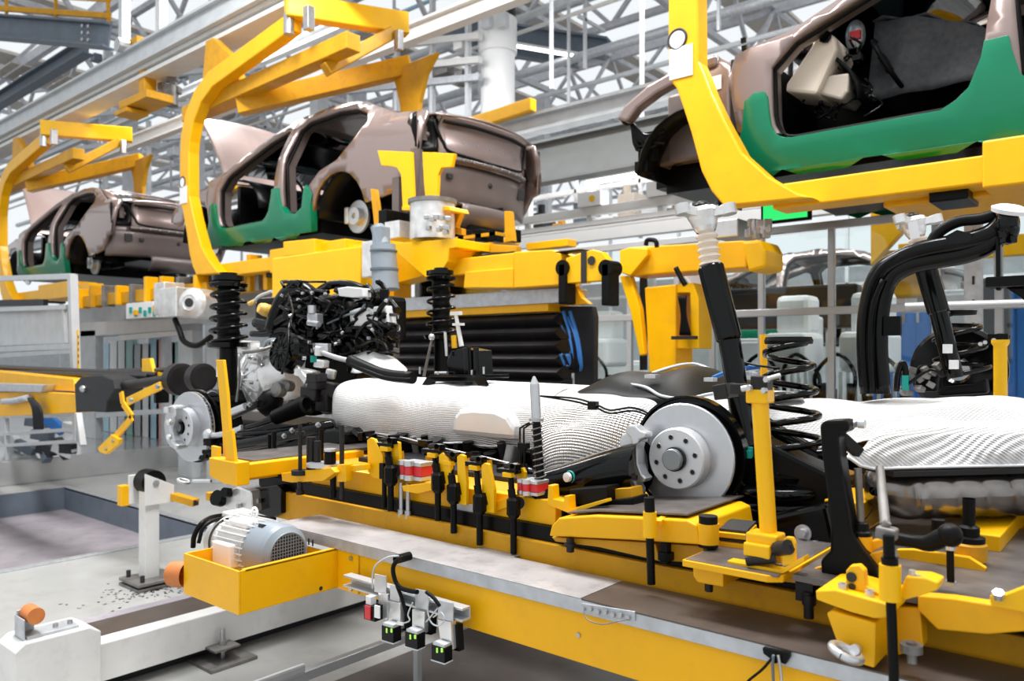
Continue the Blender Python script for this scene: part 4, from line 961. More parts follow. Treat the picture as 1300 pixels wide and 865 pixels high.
# ---------------------------------------------------------------- pallet, right half
b = MB(); b.pl([(700, 668), (709, 658), (754, 655), (800, 657), (872, 661), (884, 667), (888, 692), (800, 686), (697, 681)], 1.60, .3); b.build('side_box', 'yellow', pal, bev=.004)
b = MB(); b.prism([P(715, 656, 1.60) + V((0, .02, .004)), P(754, 653.5, 1.60) + V((0, .02, .004)), P(868, 659, 1.60) + V((0, .02, .004)), P(868, 659, 1.60) + V((0, .33, .004)), P(715, 656, 1.60) + V((0, .33, .004))], (0, 0, .004)); b.build('dark_top_sheet', 'plate_worn', pal)
b = MB(); b.pl([(700, 682), (820, 689), (832, 691), (838, 713), (760, 695), (705, 688)], 1.62, .06); b.pl([(838, 690), (893, 694), (893, 716), (838, 712)], 1.63, .1); b.build('side_gusset', 'yellow_worn', pal, bev=.002)
b = MB(); a = P(899, 690, 1.62); b.cyl(a, a + V((0, 0, .045)), .024, None, 24); b.build('sleeve', 'yellow', pal, bev=.003)
b = MB(); b.cyl(a + V((0, 0, .045)), a + V((0, 0, .062)), .021, None, 20); b.cyl(a - V((0, 0, .008)), a, .022); b.build('bush', 'black_rubber', pal)
# vertical tube with black rod
t = thing('locating_tube', 'short yellow vertical tube with a long black rod below the brake caliper', 'locating rod', P(825, 742, 1.56))
a, c = P(825, 682, 1.56), P(825, 650, 1.56)
b = MB(); b.cyl(a, c, .0155, None, 22); b.build('tube', 'yellow_bright', t, bev=.001)
b = MB(); b.cyl(P(827, 742, 1.56), a, .0095, None, 16); b.cyl(c, P(824, 632, 1.56), .012, None, 16); b.build('rod', 'black_satin', t)
b = MB(); b.beam(P(836, 665, 1.58), P(852, 648, 1.7), .012, .012); b.build('strut', 'yellow', t)
one(lambda b: (b.cbox(P(845, 697, 1.62), .02, .02, .07), b.cbox(P(846, 706, 1.62), .03, .03, .02)), 'stop_block', 'black_satin', 'small black stop beside the long black rod under the brake disc', 'stop', bev=.002)
one(lambda b: (b.cyl(P(724, 701, 1.60), P(724, 684, 1.60), .010, None, 6), b.cyl(P(724, 694, 1.60), P(724, 690, 1.60), .015)), 'hanging_bolt', 'dark_steel', 'short dark bolt hanging below the pallet between guide pin and long rod', 'bolt')
# black trailing arm casting near the guide pin
t = thing('trailing_arm', 'glossy black trailing arm with white-capped bolt between guide pin and brake caliper', 'suspension arm', P(740, 640, 1.85))
b = MB()
prof = [(684, 603, 612), (700, 594, 624), (718, 588, 634), (740, 581, 636), (765, 573, 634), (790, 566, 630), (815, 560, 628)]
def fn(i, j):
    q = i * (len(prof) - 1); a = min(int(q), len(prof) - 2); f_ = q - a
    x = prof[a][0] + (prof[a + 1][0] - prof[a][0]) * f_; y0 = prof[a][1] + (prof[a + 1][1] - prof[a][1]) * f_; y1 = prof[a][2] + (prof[a + 1][2] - prof[a][2]) * f_
    an = 2 * PI * j; yc = (y0 + y1) / 2; hy = (y1 - y0) / 2
    return P(x, yc - hy * math.cos(an), 1.83 + .0) + V((0, -.07 * math.sin(an), 0))
b.grid(fn, 18, 16); b.build('casting', 'black_gloss', t)
b = MB(); b.lathe(P(722, 606, 1.76), (-.2, -1, 0), [(.013, 0), (.013, .01), (0, .012)], 20); bt = b.build('cap', 'white_clean', t)
b = MB(); b.ring(P(724, 606, 1.765), (-.2, -1, 0), .016, .003, 20, 6); b.build('paint_ring', 'teal', bt)
b = MB(); b.pl([(722, 622), (770, 618), (771, 640), (735, 646), (722, 640)], 1.70, .07); b.build('rubber_support', 'black_rubber', t, bev=.004)
b = MB(); b.pl([(770, 636), (803, 632), (803, 655), (772, 652)], 1.72, .08); b.build('rubber_foot', 'black_rubber', t, bev=.004)
t = thing('arm_rest', 'yellow forked rest under the black trailing arm', 'rest', P(720, 650, 1.66))
b = MB(); b.pl([(696, 616), (701, 617), (702, 634), (716, 637), (716, 630), (722, 630), (723, 647), (768, 634), (769, 638), (725, 653), (695, 641)], 1.66, .03); b.build('fork', 'yellow_bright', t, bev=.001)
b = MB(); b.pl([(768, 622), (800, 620), (802, 632), (780, 636), (769, 633)], 1.74, .06); b.build('pad_block', 'yellow_worn', t, bev=.001)
# ---------------------------------------------------------------- bracket plate with hinged yellow post
t = thing('hinge_plate', 'yellow-edged steel plate carrying the hinged yellow post', 'plate', Q(-.68, 1.68, -.46))
b = MB(); b.prism([Q(-.785, 1.50, -.452), Q(-.60, 1.50, -.452), Q(-.575, 1.52, -.452), Q(-.575, 1.90, -.452), Q(-.785, 1.90, -.452)], (0, 0, .014)); b.build('edge', 'yellow', t, bev=.0015)
b = MB(); b.box(Q(-.78, 1.505, -.4395), Q(-.58, 1.89, -.4365)); b.build('top_sheet', 'plate_worn', t)
b = MB(); b.pl([(879, 716), (918, 722), (918, 746), (885, 740), (880, 732)], 1.535, .10); b.build('lower_box', 'yellow', t, bev=.003)
b = MB(); a = P(900, 744, 1.56); b.cyl(a - V((0, 0, .012)), a + V((0, 0, .01)), .009, None, 6); b.build('bolt', 'dark_steel', t)
b = MB(); b.pl([(970, 738), (1050, 718), (1120, 700), (1120, 720), (1045, 745), (985, 738)], 1.60, .02); b.build('cross_plate', 'yellow_worn', t, bev=.002)
t = thing('hinged_post', 'tall yellow post with clamp head holding the black shock absorber', 'post', P(977, 712, 1.57))
k = 1.62 / F
b = MB(); b.cyl(P(976, 684, 1.57), P(965, 512, 1.58), 10.5 * k, None, 24); b.build('shaft', 'yellow_bright', t)
b = MB(); b.cbox(P(965, 502, 1.58), 28 * k, .045, 20 * k); b.build('head', 'yellow_bright', t, bev=.004)
b = MB(); b.cbox(P(967, 487, 1.575), 22 * k, .035, 19 * k); b.build('clamp_body', 'dark_steel', t, bev=.003)
b = MB()
for dx, dz in ((953, 493), (972, 496), (975, 482)): b.bolt(P(dx, dz, 1.555), (-.3, -1, 0), 4 * k, 5 * k)
b.cyl(P(942, 494, 1.57), P(956, 492, 1.57), 4 * k); b.cyl(P(975, 481, 1.56), P(990, 477, 1.58), 3 * k); b.build('bolt', 'brushed', t)
b = MB(); b.cbox(P(940, 494, 1.60), 24 * k, .025, 14 * k); b.cbox(P(921, 497, 1.62), 20 * k, .06, 20 * k, 0, R(-12)); b.build('jaw', 'dark_steel', t, bev=.003)
b = MB(); b.cbox(P(972, 684, 1.56), 40 * k, .05, 16 * k); b.cbox(P(966, 697, 1.55), 34 * k, .05, 17 * k); b.build('foot_block', 'yellow_bright', t, bev=.004)
b = MB(); b.pl([(993, 688), (998, 682), (1006, 683), (1009, 690), (1009, 716), (993, 719)], 1.53, .012); b.pl([(980, 690), (985, 684), (990, 684), (992, 716), (981, 716)], 1.58, .012); b.pl([(923, 712), (990, 724), (1020, 707), (1021, 713), (990, 731), (924, 719)], 1.53, .03); b.build('hinge_lug', 'yellow_bright', t, bev=.0015)
b = MB(); b.cyl(P(987, 697, 1.54), P(1001, 695, 1.52), 9 * k); b.cyl(P(948, 712, 1.53), P(984, 709, 1.54), 7 * k); b.ring(P(1001, 695, 1.525), Y3, 4 * k, 1.2 * k, 16, 6); b.build('hinge_pin', 'dark_steel', t)
b = MB(); b.cbox(P(952, 682, 1.55), 9 * k, .01, 7 * k); b.build('paint_mark', 'teal', t)
# ---------------------------------------------------------------- black upright casting
t = thing('black_stand', 'black cast stand with hooked top beside the rear spring', 'stand', P(1070, 735, 1.60))
b = MB(); b.pl([(1040, 540), (1046, 534), (1074, 533), (1078, 540), (1076, 548), (1064, 552), (1066, 580), (1072, 620), (1082, 678), (1095, 700), (1112, 722), (1120, 756), (1098, 758), (1092, 735), (1078, 733), (1042, 731), (1041, 712), (1053, 700), (1054, 672), (1048, 620), (1042, 570)], 1.58, .05); b.build('casting', 'black_satin', t, bev=.006)
b = MB(); b.cyl(P(1072, 542, 1.60), P(1092, 536, 1.64), .008); b.bolt(P(1090, 538, 1.62), (1, 0, 0), .010, .012); b.build('bolt', 'brushed', t)
b = MB(); b.beam(P(1062, 550, 1.62), P(1090, 575, 1.66), .02, .02); b.build('brace', 'dark_steel', t)
one(lambda b: (b.cbox(P(1025, 746, 1.62), .035, .04, .05), b.cyl(P(1027, 785, 1.60), P(1026, 752, 1.60), .010), b.cyl(P(1027, 768, 1.60), P(1027, 755, 1.60), .014, None, 6)), 'hanging_bolt', 'dark_steel', 'dark bolt hanging below the plate next to the hinge bracket', 'bolt')
# ---------------------------------------------------------------- front right fixture
t = thing('hinge_bracket', 'yellow hinge bracket with chrome eye ring hanging over the tray', 'bracket', P(1085, 848, 1.42))
Y = 1.42
b = MB(); b.pl([(1035, 750), (1060, 749), (1128, 768), (1129, 785), (1110, 786), (1080, 778), (1052, 768), (1036, 762)], Y, .14); b.build('base_plate', 'yellow_bright', t, bev=.003)
b = MB(); b.pl([(1073, 754), (1074, 725), (1079, 719), (1090, 718), (1097, 725), (1099, 745), (1122, 756), (1120, 770), (1095, 768), (1058, 758), (1060, 752)], Y + .03, .02); lug = b.build('lug', 'yellow_bright', t, bev=.002)
b = MB(); b.lathe(P(1081, 733, Y + .029), (0, -1, 0), [(.009, 0), (.009, .002), (0, .002)], 14); b.lathe(P(1082, 745, Y + .029), (0, -1, 0), [(.006, 0), (.006, .002), (0, .002)], 14); b.build('hole', 'ink', lug)
b = MB()
for a, c in ((1065, 762), (1092, 768), (1070, 748), (1104, 757)): q = P(a, c, Y + .02); b.lathe(q, Z3, [(.008, -.004), (.008, .010), (.004, .010), (.004, .006), (0, .006)], 14)
b.build('socket_screw', 'brushed', t)
b = MB(); b.pl([(1049, 779), (1056, 776), (1112, 792), (1110, 849), (1068, 836), (1062, 815)], Y, .10); b.build('box', 'yellow', t, bev=.003)
b = MB(); b.cyl(P(1088, 824, Y), P(1084, 826, Y - .03), .009); b.ring(P(1074, 829, Y - .035), V((.35, .1, 1)), .024, .0075, 24, 10); b.build('eye_ring', 'brushed', t)
t = thing('rod_guide', 'yellow guide sleeve with long black vertical rod in front of the muffler', 'rod guide', P(1135, 875, 1.40))
Y = 1.40; k = Y / (SA + CA * .492) / F
b = MB(); b.cyl(P(1130, 762, Y), P(1130, 717, Y), 13 * k, None, 26); b.build('sleeve', 'yellow_bright', t, bev=.002)
b = MB(); b.cyl(P(1136, 895, Y), P(1131, 762, Y), 6.2 * k, None, 18); b.cyl(P(1130, 717, Y), P(1129, 708, Y), 10 * k, None, 20); b.cyl(P(1129, 708, Y), P(1128, 680, Y), 7 * k, None, 18); b.build('rod', 'black_satin', t)
b = MB(); b.pl([(1142, 752), (1150, 732), (1175, 734), (1191, 740), (1190, 750), (1165, 758), (1150, 762), (1142, 760)], Y + .02, .05); ap = b.build('arm_plate', 'yellow_bright', t, bev=.003)
b = MB()
for a, c in ((1165, 735), (1168, 741), (1158, 729)): b.cyl(P(a, c + 3, Y + .03), P(a, c - 5, Y + .03), 4 * k, None, 12)
b.build('socket_screw', 'brushed', ap)
b = MB(); b.cbox(P(1126, 677, Y + .02), 24 * k, .03, 16 * k, 0, R(6)); b.cyl(P(1124, 668, Y + .02), P(1127, 663, Y + .02), 5 * k); b.build('knuckle', 'dull_iron', t, bev=.004)
b = MB(); b.cyl(P(1124, 668, Y + .03), P(1117, 595, Y + .22), 6.5 * k, 6 * k, 18); b.build('upper_rod', 'dull_iron', t)
t = thing('rod_guide', 'second, shorter rod with black boot on a yellow sleeve beside the black stand', 'rod guide', P(1093, 705, 1.62))
Y = 1.62; k = Y / (SA + CA * .45) / F
b = MB(); b.cyl(P(1094, 706, Y), P(1093, 680, Y), 14 * k, 13 * k, 24); b.pl([(1104, 688), (1122, 684), (1124, 692), (1106, 702)], Y, .03); b.build('sleeve', 'yellow', t, bev=.002)
b = MB(); b.lathe(P(1093, 680, Y), Z3, [(13 * k, 0), (13 * k, 5 * k), (10 * k, 7 * k), (9 * k, 16 * k), (6 * k, 18 * k)], 22); b.build('boot', 'black_rubber', t)
b = MB(); b.cyl(P(1093, 664, Y), P(1089, 595, Y), 4.6 * k); b.build('rod', 'dull_iron', t)
b = MB(); b.tube([P(1098, 660, Y), P(1108, 645, Y), P(1111, 622, Y), P(1105, 625, Y)], .0012, 5); b.build('wire', 'black_rubber', t)
# linkage bar
t = thing('linkage_bar', 'black knuckled linkage bar below the ribbed muffler', 'linkage', P(1200, 742, 1.62))
Y = 1.60; k = Y / (SA + CA * .56) / F
b = MB(); b.tube([P(1136, 684, Y), P(1160, 688, Y), P(1180, 690, Y), P(1200, 682, Y), P(1212, 686, Y)], [.013, .012, .016, .018, .016], 12); b.sph(P(1206, 680, Y), .022); b.build('bar', 'black_rubber', t)
b = MB(); b.cyl(P(1207, 742, Y), P(1206, 690, Y), 4.5 * k); b.build('pin', 'black_satin', t)
b = MB(); b.cyl(P(1206, 698, Y), P(1206, 693, Y), 7 * k); b.cbox(P(1206, 741, Y), 12 * k, .02, 5 * k); b.build('nut', 'brushed', t)
b = MB(); b.cyl(P(1191, 690, Y + .2), P(1191, 660, Y + .2), .013); b.build('stub', 'black_satin', t)
t = thing('rod_guide', 'black post in a worn yellow ring under the muffler, near the frame edge', 'rod guide', P(1232, 700, 1.85))
b = MB(); b.lathe(P(1230, 700, 1.85), Z3, [(.030, 0), (.030, .03), (.02, .033), (.02, .05), (.012, .055), (.012, .11)], 22); b.build('post', 'black_rubber', t)
b = MB(); b.lathe(P(1230, 704, 1.85), Z3, [(.034, -.01), (.034, .022), (.03, .026)], 22); b.build('ring', 'yellow_worn', t)
# pallet cradle, right end
b = MB(); b.pl([(1165, 756), (1210, 760), (1330, 779), (1330, 800), (1252, 806), (1190, 800), (1165, 775)], 1.52, .03); b.build('end_frame', 'yellow', pal, bev=.003)
b = MB(); b.pl([(1112, 770), (1168, 772), (1172, 822), (1130, 836), (1112, 830)], 1.53, .04); b.build('end_box', 'yellow', pal, bev=.003)
b = MB(); b.box(Q(-.56, 1.53, -.447), Q(.35, 2.3, -.435)); b.build('cradle_sheet', 'plate_worn', pal)
b = MB(); b.pl([(1138, 698), (1160, 698), (1230, 708), (1252, 722), (1250, 728), (1236, 738), (1180, 737), (1146, 722)], 1.80, .015); b.build('oval_rim', 'yellow', pal, bev=.002)
for (a, c, Y0, Y1, n_) in ((1078, 648, 2.0, 3.0, 0), (1250, 690, 2.0, 3.0, 1)):
    q = P(a, c, Y0); b = MB(); b.box((q.x - .06, Y0, q.z - .05), (q.x + .03, Y1, q.z + .02)); b.build('cross_member', 'yellow', pal, bev=.003)
b = MB(); b.box(Q(-.75, 2.45, -.44), Q(.5, 2.6, -.38)); b.build('cross_member', 'yellow', pal, bev=.003)
t = thing('corner_clamp', 'yellow clamp plate with silver screw at the lower frame corner', 'clamp', P(1280, 790, 1.48))
b = MB(); b.pl([(1256, 758), (1262, 752), (1275, 756), (1320, 738), (1330, 790), (1300, 778), (1258, 770)], 1.50, .02); b.build('plate', 'yellow_bright', t, bev=.002)
b = MB(); b.bolt(P(1268, 759, 1.495), (0, -.6, 1), .009, .012); b.build('screw', 'brushed', t)
one(lambda b: (b.cyl(P(1158, 842, 1.45), P(1157, 815, 1.45), .008), b.cyl(P(1157, 828, 1.45), P(1157, 818, 1.45), .018)), 'hanging_bolt', 'dull_iron', 'bolt with washer hanging below the hinge bracket, lowest of the hanging bolts', 'bolt')
# stuff on the plate behind the disc
t = thing('shim_stack', 'pair of stacked yellow shims below the brake disc rim', 'shims', P(930, 690, 1.72))
for i in range(2): b = MB(); b.cbox(P(935, 686 - i * 12, 1.72), .07, .12, .012, R(12)); b.build('shim', 'yellow', t, bev=.0015); b = MB(); b.cbox(P(937, 680 - i * 12, 1.73), .06, .12, .006, R(12)); b.build('spacer', 'ink', t)
# ================================================================= axles, springs, dampers
def prof_disc(R_, hat, depth):
    return [(hat * .4, -.0), (R_, 0), (R_, .012)], hat
def brake(name_lab, c, ax, R_, hatR, hatH, nutR, nutH, thick, nholes, hatdx=0):
    t = thing('brake_disc', name_lab, 'brake disc', V(c) - V((0, 0, R_)))
    ax = V(ax).normalized(); c = V(c)
    b = MB(); b.lathe(c, ax, [(R_ * .35, -thick), (R_ - .004, -thick), (R_, -thick + .003), (R_, -thick * .65)], 72); b.lathe(c, ax, [(R_, -thick * .35), (R_, -.003), (R_ - .003, 0), (hatR, 0), (hatR, .003)], 72)
    b.lathe(c, ax, [(R_ * .93, -thick * .65), (R_ * .93, -thick * .35)], 72)
    b.build('rotor', 'disc_steel', t)
    x, y, z = frame(ax)
    b = MB()
    for k in range(54):
        a = 2 * PI * k / 54; d = x * math.cos(a) + y * math.sin(a); m_ = c + d * (R_ * .965) - ax * thick / 2; w_ = d.cross(ax)
        b.beam(m_ - d * R_ * .03, m_ + d * R_ * .03, .0045, thick * .34, ax)
    b.build('vane', 'disc_steel', t)
    b = MB(); b.lathe(c, ax, [(hatR, 0), (hatR - .001, hatH - .004), (hatR - .005, hatH), (hatR * .36, hatH), (hatR * .36, hatH - .01)], 48); hat = b.build('hat', 'hub_steel', t)
    b = MB(); b.lathe(c + ax * (hatH - .01), ax, [(nutR * 1.12, 0), (nutR * 1.12, .02), (nutR * .9, .024)], 32); b.build('hub_ring', 'black_gloss', t)
    b = MB(); b.lathe(c + ax * (hatH), ax, [(nutR, 0), (nutR, nutH - .003), (nutR - .003, nutH), (0, nutH)], 32); b.build('hub_nut', 'nut_grey', t)
    b = MB(); b2 = MB()
    for k in range(nholes):
        a = 2 * PI * (k + .3) / nholes; p = c + (x * math.cos(a) + y * math.sin(a)) * hatR * .70 + ax * (hatH + .0005)
        b.lathe(p, ax, [(.0065, 0), (.0065, .0004), (0, .0004)], 14); b2.ring(p, ax, .0072, .0012, 16, 5)
    b.build('bolt_hole', 'dark_steel', hat); b2.build('hole_edge', 'steel', hat)
    return t
c0 = P(867, 581, 1.9)
rd = brake('large bare steel brake disc with eight bolt holes in front of the black shock absorber', c0, (0, -1, 0), .146, .083, .042, .029, .024, .012, 8)
b = MB(); b.lathe(c0 + V((0, .022, 0)), (0, -1, 0), [(.120, -.012), (.158, -.012), (.160, .0), (.166, .002), (.166, -.03), (.12, -.032)], 60); b.build('dust_shield', 'black_gloss', rd)
t = thing('brake_caliper', 'pale cast caliper gripping the edge of the large rear brake disc', 'caliper', P(802, 636, 1.84))
b = MB(); b.pl([(786, 560), (789, 552), (797, 547), (806, 548), (808, 556), (806, 575), (808, 600), (803, 607), (791, 606), (785, 598)], 1.83, .07); b.build('housing', 'hub_steel', t, bev=.006)
b = MB(); b.pl([(792, 548), (797, 540), (806, 541), (812, 547), (820, 550), (819, 556), (811, 559), (809, 570), (810, 590), (815, 603), (820, 608), (816, 613), (806, 612), (811, 622), (810, 634), (804, 635), (799, 626), (793, 614), (795, 609), (806, 606), (804, 590), (804, 570), (800, 556)], 1.815, .04); b.build('bracket', 'brushed', t, bev=.004)
b = MB(); b.lathe(P(798, 580, 1.83), (0, -1, 0), [(.012, 0), (.012, .003), (0, .003)], 16); b.build('recess', 'ink', t)
b = MB(); b.bolt(P(796, 600, 1.83), (0, -1, 0), .006, .006); b.cbox(P(809, 605, 1.83), .02, .03, .012); b.build('slide_pin', 'dull_iron', t)
# knuckle mass behind the disc
t = thing('wheel_carrier', 'black wheel carrier behind the large brake disc, silver bolt on its face', 'wheel carrier', P(930, 680, 1.95))
b = MB()
b.pl([(870, 640), (905, 560), (915, 535), (950, 540), (968, 560), (1050, 600), (1062, 640), (1060, 706), (890, 690)], 2.02, .10); b.build('casting', 'black_satin', t, bev=.012)
b = MB(); b.pl([(815, 628), (860, 650), (905, 668), (950, 672), (960, 690), (900, 688), (820, 660)], 1.97, .06); b.build('lower_link', 'black_gloss', t, bev=.008)
b = MB(); b.bolt(P(938, 591, 1.97), (0, -1, 0), .012, .02); b.lathe(P(938, 591, 1.972), (0, -1, 0), [(.016, 0), (.016, .004), (0, .004)], 18); b.build('bolt', 'brushed', t)
b = MB(); b.cyl(P(952, 580, 1.95), P(952, 568, 1.95), .008); b.cbox(P(951, 577, 1.94), .012, .01, .02); b.build('bleed_cap', 'teal', t)
b = MB(); b.pl([(958, 660), (1048, 640), (1060, 690), (1050, 712), (965, 706)], 1.85, .08); b.build('spring_link', 'black_gloss', t, bev=.01)
b = MB(); b.lathe(P(1020, 677, 1.85), (0, -1, 0), [(.020, 0), (.020, .005), (.011, .005), (.011, .012), (0, .012)], 24); b.bolt(P(1021, 676, 1.845), (0, -1, 0), .009, .016); b.bolt(P(1036, 690, 1.85), (0, -1, 0), .008, .012); b.build('link_bolt', 'brushed', t)
for pts, r_ in (([(840, 500), (930, 520), (1000, 560), (1070, 600)], .03), ([(960, 600), (1010, 585), (1060, 580), (1100, 590)], .028), ([(960, 640), (1000, 650), (1070, 630), (1120, 620)], .022)):
    b = MB(); b.tube([P(x, y, 2.25) for x, y in pts], r_, 12); b.build('cross_arm', 'black_gloss', t)
# damper
def damper(pts, Y, s_, lab, Y2=None):
    """pts: top, cup joint, lower joint, bottom in pixels"""
    (x0, y0), (x1, y1), (x2, y2), (x3, y3) = pts; Y2 = Y2 or Y
    A, B, C, D = P(x0, y0, Y), P(x1, y1, Y), P(x2, y2, (Y + Y2) / 2), P(x3, y3, Y2)
    k = s_ * (-CA * A.x + SA * A.y) / F
    ax = (A - D).normalized()
    t = thing('shock_absorber', lab, 'shock absorber', D)
    b = MB(); b.lathe(C, B - C, [(14 * k, 0), (16 * k, 2 * k), (16.3 * k, (B - C).length - 2 * k), (15 * k, (B - C).length), (0, (B - C).length)], 28); b.build('dust_tube', 'black_gloss', t)
    b = MB(); b.lathe(D, C - D, [(0, 0), (12 * k, 0), (13 * k, 8 * k), (13.5 * k, (C - D).length)], 28); b.build('damper_body', 'black_gloss', t)
    L = (A - B).length; n = 5; pr = [(9 * k, 0)]
    for i in range(n): h0 = L * .62 * i / n; pr += [(14 * k, h0 + L * .03), (13.5 * k, h0 + L * .06), (9.5 * k, h0 + L * .105)]
    pr += [(11 * k, L * .64)]
    b = MB(); b.lathe(B, A - B, pr, 26); b.build('bump_stop', 'cream', t)
    o = B + (A - B) * .62
    b = MB(); b.lathe(o, ax, [(12 * k, 0), (15 * k, 6 * k), (17 * k, 14 * k), (21 * k, 24 * k), (18 * k, 30 * k), (8 * k, 33 * k), (0, 33 * k)], 26)
    for a in (10, 130, 250):
        d = V((math.cos(R(a)), math.sin(R(a)), 0)); b.beam(o + ax * 22 * k, o + ax * 26 * k + d * 34 * k, 17 * k, 11 * k); b.cyl(o + ax * 20 * k + d * 33 * k, o + ax * 33 * k + d * 33 * k, 9.5 * k, None, 16)
    tm = b.build('top_mount', 'cast_alu', t, bev=.0015)
    b = MB()
    for a in (10, 130, 250):
        d = V((math.cos(R(a)), math.sin(R(a)), 0)); b.cyl(o + ax * 32 * k + d * 33 * k, o + ax * 34 * k + d * 33 * k, 4 * k, None, 12)
    b.build('mount_hole', 'ink', tm)
    b = MB(); b.sph(o + ax * 30 * k, 13 * k, 1, 1, .8); b.build('top_cap', 'black_satin', tm)
    return t
damper([(893, 268), (902, 338), (926, 432), (948, 574)], 2.02, 1.0, 'tall black shock absorber with cream bump stop, behind the large rear brake disc')
d2 = damper([(1159, 283), (1172, 330), (1192, 398), (1212, 480)], 2.95, .80, 'second black shock absorber with paper sticker on top, past the bent filler pipe')
b = MB(); b.cbox(P(1160, 292, 2.9), .03, .004, .06, R(20), R(-8)); b.build('paper_sticker', 'paper', d2)
b = MB(); b.cbox(P(1203, 443, 2.90), .024, .03, .03); b.cbox(P(1211, 463, 2.90), .024, .03, .03); b.build('paper_tag', 'paper', d2)
# springs
t = thing('coil_spring', 'tall conical black coil spring behind the yellow hinged post', 'coil spring', P(1005, 648, 2.12))
A, B = P(1004, 600, 2.12), P(1001, 437, 2.14); k = 2.12 / (SA + CA * .357) / F
b = MB(); b.coil(A, B, 0, 0, 5.2, 4.3 * k, 30, 10, fn=lambda t: (43 - 16 * t ** .8) * k if t < .93 else (30 - 60 * (t - .93)) * k); b.build('coil', 'black_gloss', t)
b = MB(); b.lathe(P(1001, 437, 2.14), Z3, [(0, 0), (29 * k, 0), (30 * k, 4 * k), (28 * k, 9 * k), (0, 9 * k)], 30); b.build('upper_seat', 'black_rubber', t)
b = MB(); b.lathe(A - V((0, 0, .03)), Z3, [(0, 0), (52 * k, 4 * k), (54 * k, 14 * k), (48 * k, 17 * k), (40 * k, 14 * k), (0, 12 * k)], 34); b.coil(A + V((0, -.04, -.12)), A + V((0, -.04, -.02)), 44 * k, 48 * k, 2.6, 8 * k, 24, 8); b.build('lower_seat', 'black_gloss', t)
t = thing('coil_spring', 'second black coil spring with a flat top plate, beside the far black dust shield', 'coil spring', P(1225, 470, 3.1))
A, B = P(1222, 475, 3.1), P(1213, 400, 3.1); k = 3.1 / (SA + CA * .57) / F
b = MB(); b.coil(A, B, 31 * k, 25 * k, 3, 3 * k, 26, 8); b.build('coil', 'black_gloss', t)
b = MB(); b.lathe(B, Z3, [(0, 0), (23 * k, 0), (24 * k, 5 * k), (0, 6 * k)], 26); b.build('upper_seat', 'black_rubber', t)
# far brake backplate
c1 = P(1216, 470, 3.32); t = thing('dust_shield', 'round black dust shield of the far rear brake above the white near shield', 'dust shield', c1 - V((0, 0, .17)))
b = MB(); b.lathe(c1, (0, 1, 0), [(.04, 0), (.05, -.02), (.15, -.02), (.165, 0), (.165, .02)], 48); b.build('plate', 'black_gloss', t)
b = MB(); b.tube([P(1180, 476, 3.2), P(1215, 455, 3.2), P(1262, 430, 3.15), P(1278, 428, 3.1)], .012, 8); b.cbox(P(1268, 430, 3.1), .06, .04, .03); b.build('link_arm', 'black_satin', t)
b = MB()
for x, y in ((1245, 437), (1251, 435), (1262, 432)): b.bolt(P(x, y, 3.06), (0, -1, 0), .007, .01)
b.build('bolt', 'brushed', t)
b = MB(); b.pl([(1190, 492), (1235, 488), (1252, 480), (1254, 500), (1190, 504)], 3.15, .06); b.build('lower_arm', 'black_satin', t, bev=.01)
# calliper hardware
t = thing('brake_caliper', 'dark caliper with small pipes, between the filler pipe and the second shock absorber', 'caliper', P(1175, 500, 3.0))
b = MB(); b.pl([(1160, 470), (1168, 462), (1185, 466), (1192, 480), (1190, 498), (1162, 498)], 3.0, .08); b.build('housing', 'black_satin', t, bev=.01)
b = MB()
for k in range(16): b.cbox(P(rnd.uniform(1140, 1200), rnd.uniform(465, 500), 2.95), .025, .03, .02, rnd.random(), rnd.random())
b.build('fitting', 'dull_iron', t, bev=.003)
b = MB(); b.tube([P(1138, 497, 2.9), P(1140, 475, 2.9), P(1146, 460, 2.9), P(1150, 475, 2.9), P(1148, 495, 2.9)], .010, 8); b.tube([P(1150, 490, 2.9), P(1180, 470, 2.9), P(1200, 478, 2.9)], .006, 6); b.build('hose', 'rubber_hose', t)
b = MB(); b.cbox(P(1150, 486, 2.9), .02, .02, .05); b.build('plug', 'teal', t)
# far yellow post
t = thing('support_post', 'yellow post standing in front of the far dust shield', 'post', P(1270, 505, 2.7))
b = MB(); b.cyl(P(1270, 520, 2.7), P(1270, 438, 2.7), .018, None, 20); b.build('shaft', 'yellow_bright', t)
b = MB(); b.lathe(P(1270, 440, 2.7), Z3, [(.018, 0), (.024, .01), (.024, .02), (0, .02)], 20); b.build('head', 'yellow_bright', t)
t = thing('support_post', 'thin yellow post behind the conical spring', 'post', P(970, 470, 3.0))
b = MB(); b.cyl(P(970, 490, 3.0), P(969, 425, 3.0), .014, None, 16); b.build('shaft', 'yellow', t)
# filler pipe
t = thing('filler_pipe', 'thick black bent filler pipe bundle sweeping up past the second shock absorber', 'pipe', P(1112, 495, 2.62))
Y = 2.62
for o, r_ in ((-8, .030), (8, .026)):
    b = MB(); b.tube([P(1112 + o, 500, Y), P(1108 + o, 440, Y), P(1111 + o, 390, Y), P(1123 + o * .8, 352 + o * .5, Y), P(1150 + o * .3, 333 + o * .8, Y), P(1180, 324 + o, Y), P(1225, 316 + o, Y), P(1258, 304 + o * .8, Y), P(1276, 285 + o * .5, Y)], r_, 14); b.build('pipe', 'rubber_hose', t)
b = MB(); b.tube([P(1100, 500, Y - .03), P(1096, 440, Y - .03), P(1100, 385, Y - .03), P(1115, 345, Y - .03), P(1140, 325, Y - .02), P(1160, 318, Y)], .010, 8); b.tube([P(1108, 500, Y - .04), P(1105, 440, Y - .04), P(1108, 390, Y - .04), P(1121, 355, Y - .04)], .008, 8); b.tube([P(1178, 320, Y), P(1190, 297, Y), P(1215, 282, Y), P(1245, 278, Y), P(1265, 272, Y)], .017, 10); b.build('vent_hose', 'black_rubber', t)
